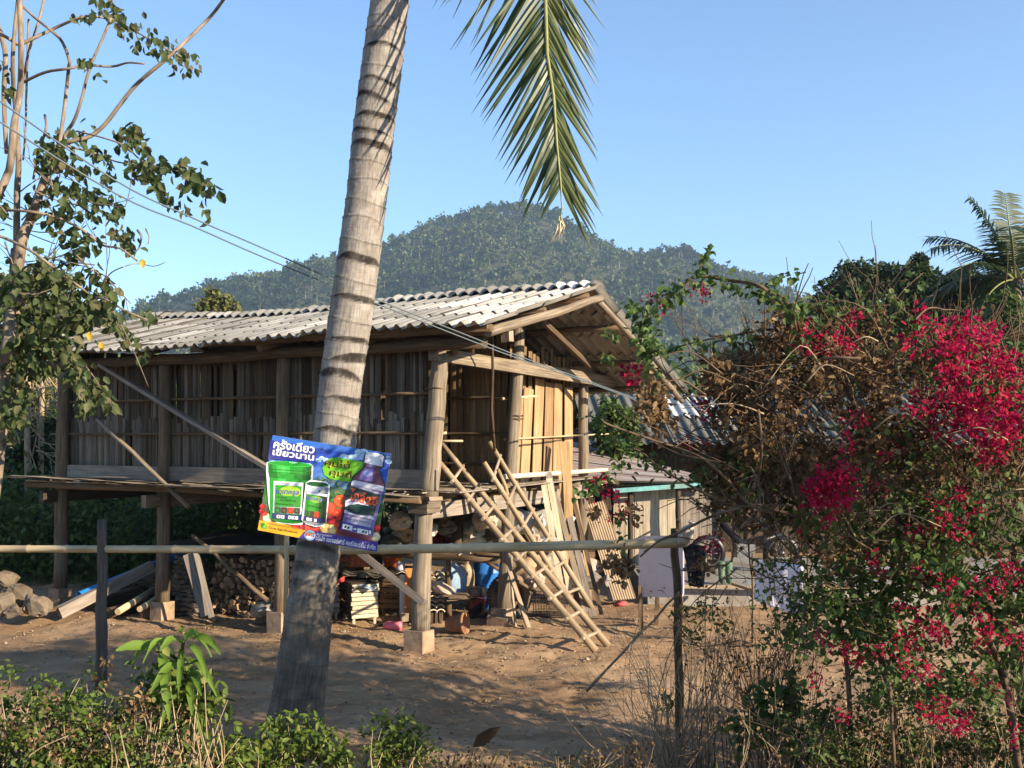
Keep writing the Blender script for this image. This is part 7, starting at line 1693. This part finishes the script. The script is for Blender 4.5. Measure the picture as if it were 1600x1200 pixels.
# broad leaved plant
bp0 = at(290, 1150, 6.2); bp0.z = gzf(bp0.x, bp0.y); pl = thing('broadleaf_plant', 'young plant with large drooping bright leaves rising from the lower left shrub', 'plant', bp0)
m = MB(); top = at(287, 1000, 6.2); m.tube(spl([bp0, at(292, 1080, 6.2), at(284, 1030, 6.2), top]), .011, 7); m.build('stem', K['shrub'], pl)
K['bigleaf'] = leafmat('broad_leaf', [(.1, .18, .025), (.17, .26, .04)], .4, .6, .2)
for i, (x, y, x1, y1, Wd, bend) in enumerate(((246, 1018, 180, 1012, .085, .03), (250, 1012, 205, 1025, .06, .06), (252, 1020, 266, 1078, .1, .02), (286, 1005, 250, 1012, .07, .04), (285, 998, 300, 980, .05, .0), (288, 1000, 330, 990, .06, .05), (300, 1000, 345, 1018, .06, .05), (296, 1010, 325, 1042, .055, .04), (284, 1015, 280, 1050, .05, .02), (296, 1045, 315, 1082, .06, .03), (286, 1040, 235, 1060, .07, .04), (290, 1080, 318, 1122, .06, .03), (282, 990, 286, 972, .035, .0), (300, 1100, 330, 1150, .05, .03), (262, 1010, 222, 1003, .05, .05), (270, 1030, 240, 1082, .06, .03), (300, 1030, 338, 1066, .055, .03), (282, 1060, 250, 1102, .06, .02), (296, 1062, 300, 1112, .06, .02), (290, 995, 312, 982, .04, .03))):
    a = at(x, y, 6.2 + random.uniform(-.05, .05)); b = at(x1, y1, 6.05 + random.uniform(-.1, .1)); d = b - a; L = d.length; d.normalize(); sd = d.cross(Vector((0, -1, .6))).normalized(); nn = sd.cross(d); g = []
    for j in range(9):
        t = j / 8; c = a + d * L * t + Vector((0, 0, bend * 4 * t * (1 - t))) - Vector((0, 0, (.02 + .25 * L * (i % 3)) * t * t)) + nn * (.008 * math.sin(7 * t + i)); wv = Wd * .36 * (math.sin(PI * min(1, t * .92 + .06)) ** .8) + .002
        rp = .006 * math.sin(j * 2.4 + i); g.append([c - sd * wv + nn * (wv * .35 + rp), c - sd * wv * .5 + nn * wv * .1, c, c + sd * wv * .5 + nn * wv * .1, c + sd * wv + nn * (wv * .35 - rp)])
    mm = MB(); mm.sheet(g); o = mm.build('leaf', K['bigleaf'], pl); at__ = o.data.attributes.new('rnd', 'FLOAT', 'FACE'); at__.data.foreach_set('value', np.full(len(o.data.polygons), random.random(), 'f'))
    if i < 4: mm = MB(); mm.tube([at(287, 1040, 6.2), a.lerp(at(287, 1040, 6.2), .5) + Vector((0, 0, .02)), a], .006, 5); mm.build('leaf_stalk', K['shrub'], pl)
tree('roadside_tree', 'young roadside tree standing on the bank just right of the view', (4.4, 4.2, gzf(4.4, 4.2)), [((4.3, 4.2, 3.1), .55), ((4.7, 4.4, 3.4), .45), ((4.1, 4.4, 2.6), .5), ((4.6, 3.9, 2.7), .5)], K['leaf'], 2400, .1, .06, K['bark'], clump=14, quad=False)
# litter: fallen leaves, chips and pebbles over the yard
def litter():
    n = 8000; y = rng.uniform(7.3, 15.5, n); x = rng.uniform(-9, 7.5, n)
    keep = rng.random(n) < np.clip(.25 + .7 * np.exp(-((y - (11.6 - .48 * x * .9)) / .9) ** 2) + .55 * (y < 8.2), 0, 1); x, y = x[keep], y[keep]; n = len(x)
    C = np.stack([x, y, gz(x, y) + .008], 1); D = rvec(n); D[:, 2] *= .18; N = rng.normal(0, .25, (n, 3)); N[:, 2] = 1
    V, F = leaf_geo(C, D, N, rng.uniform(.02, .06, n), rng.uniform(.012, .03, n)); o = np_mesh('leaf_litter', V, F, leafmat('fallen_leaf', [(.07, .045, .025), (.16, .1, .055), (.28, .2, .12), (.4, .33, .24)], .1, .9, .1), None, np.repeat(rng.random(n), 2)); tag(o, 'fallen leaves and chips scattered over the yard', kind='stuff')
    n = 2600; y = rng.uniform(7.2, 15, n); x = rng.uniform(-9, 7.5, n); s = rng.uniform(.006, .02, n) * (1 + 1.2 * (rng.random(n) < .06)); B = np.array([[1, 0, 0], [0, 1, 0], [-1, 0, 0], [0, -1, 0], [0, 0, .8], [0, 0, -.5]]); 
    V = (B[None] * s[:, None, None] * rng.uniform(.6, 1.4, (n, 6, 1))) + np.stack([x, y, gz(x, y) + s * .25], 1)[:, None]; b = np.arange(n)[:, None, None] * 6
    F = (b + np.array([[0, 1, 4], [1, 2, 4], [2, 3, 4], [3, 0, 4], [1, 0, 5], [2, 1, 5], [3, 2, 5], [0, 3, 5]])[None]).reshape(-1, 3); o = np_mesh('pebbles', V.reshape(-1, 3), F, plain('pebble', (.3, .23, .16), .9, .4, 9, 0)); tag(o, 'small stones and clods on the yard', kind='stuff')
    n = 520; m = MB()
    for i in range(n):
        x = random.uniform(-8, 6); y = random.uniform(7.2, 13.5); a = random.uniform(0, 6.3); L = random.uniform(.05, .22); z = gzf(x, y) + .01; m.tube([(x, y, z), (x + math.cos(a) * L * .5, y + math.sin(a) * L * .5, z + random.uniform(0, .02)), (x + math.cos(a + .3) * L, y + math.sin(a + .3) * L, z)], .004, 4)
    tag(m.build('fallen_twigs', K['twig']), 'short fallen twigs on the yard', kind='stuff')
litter()
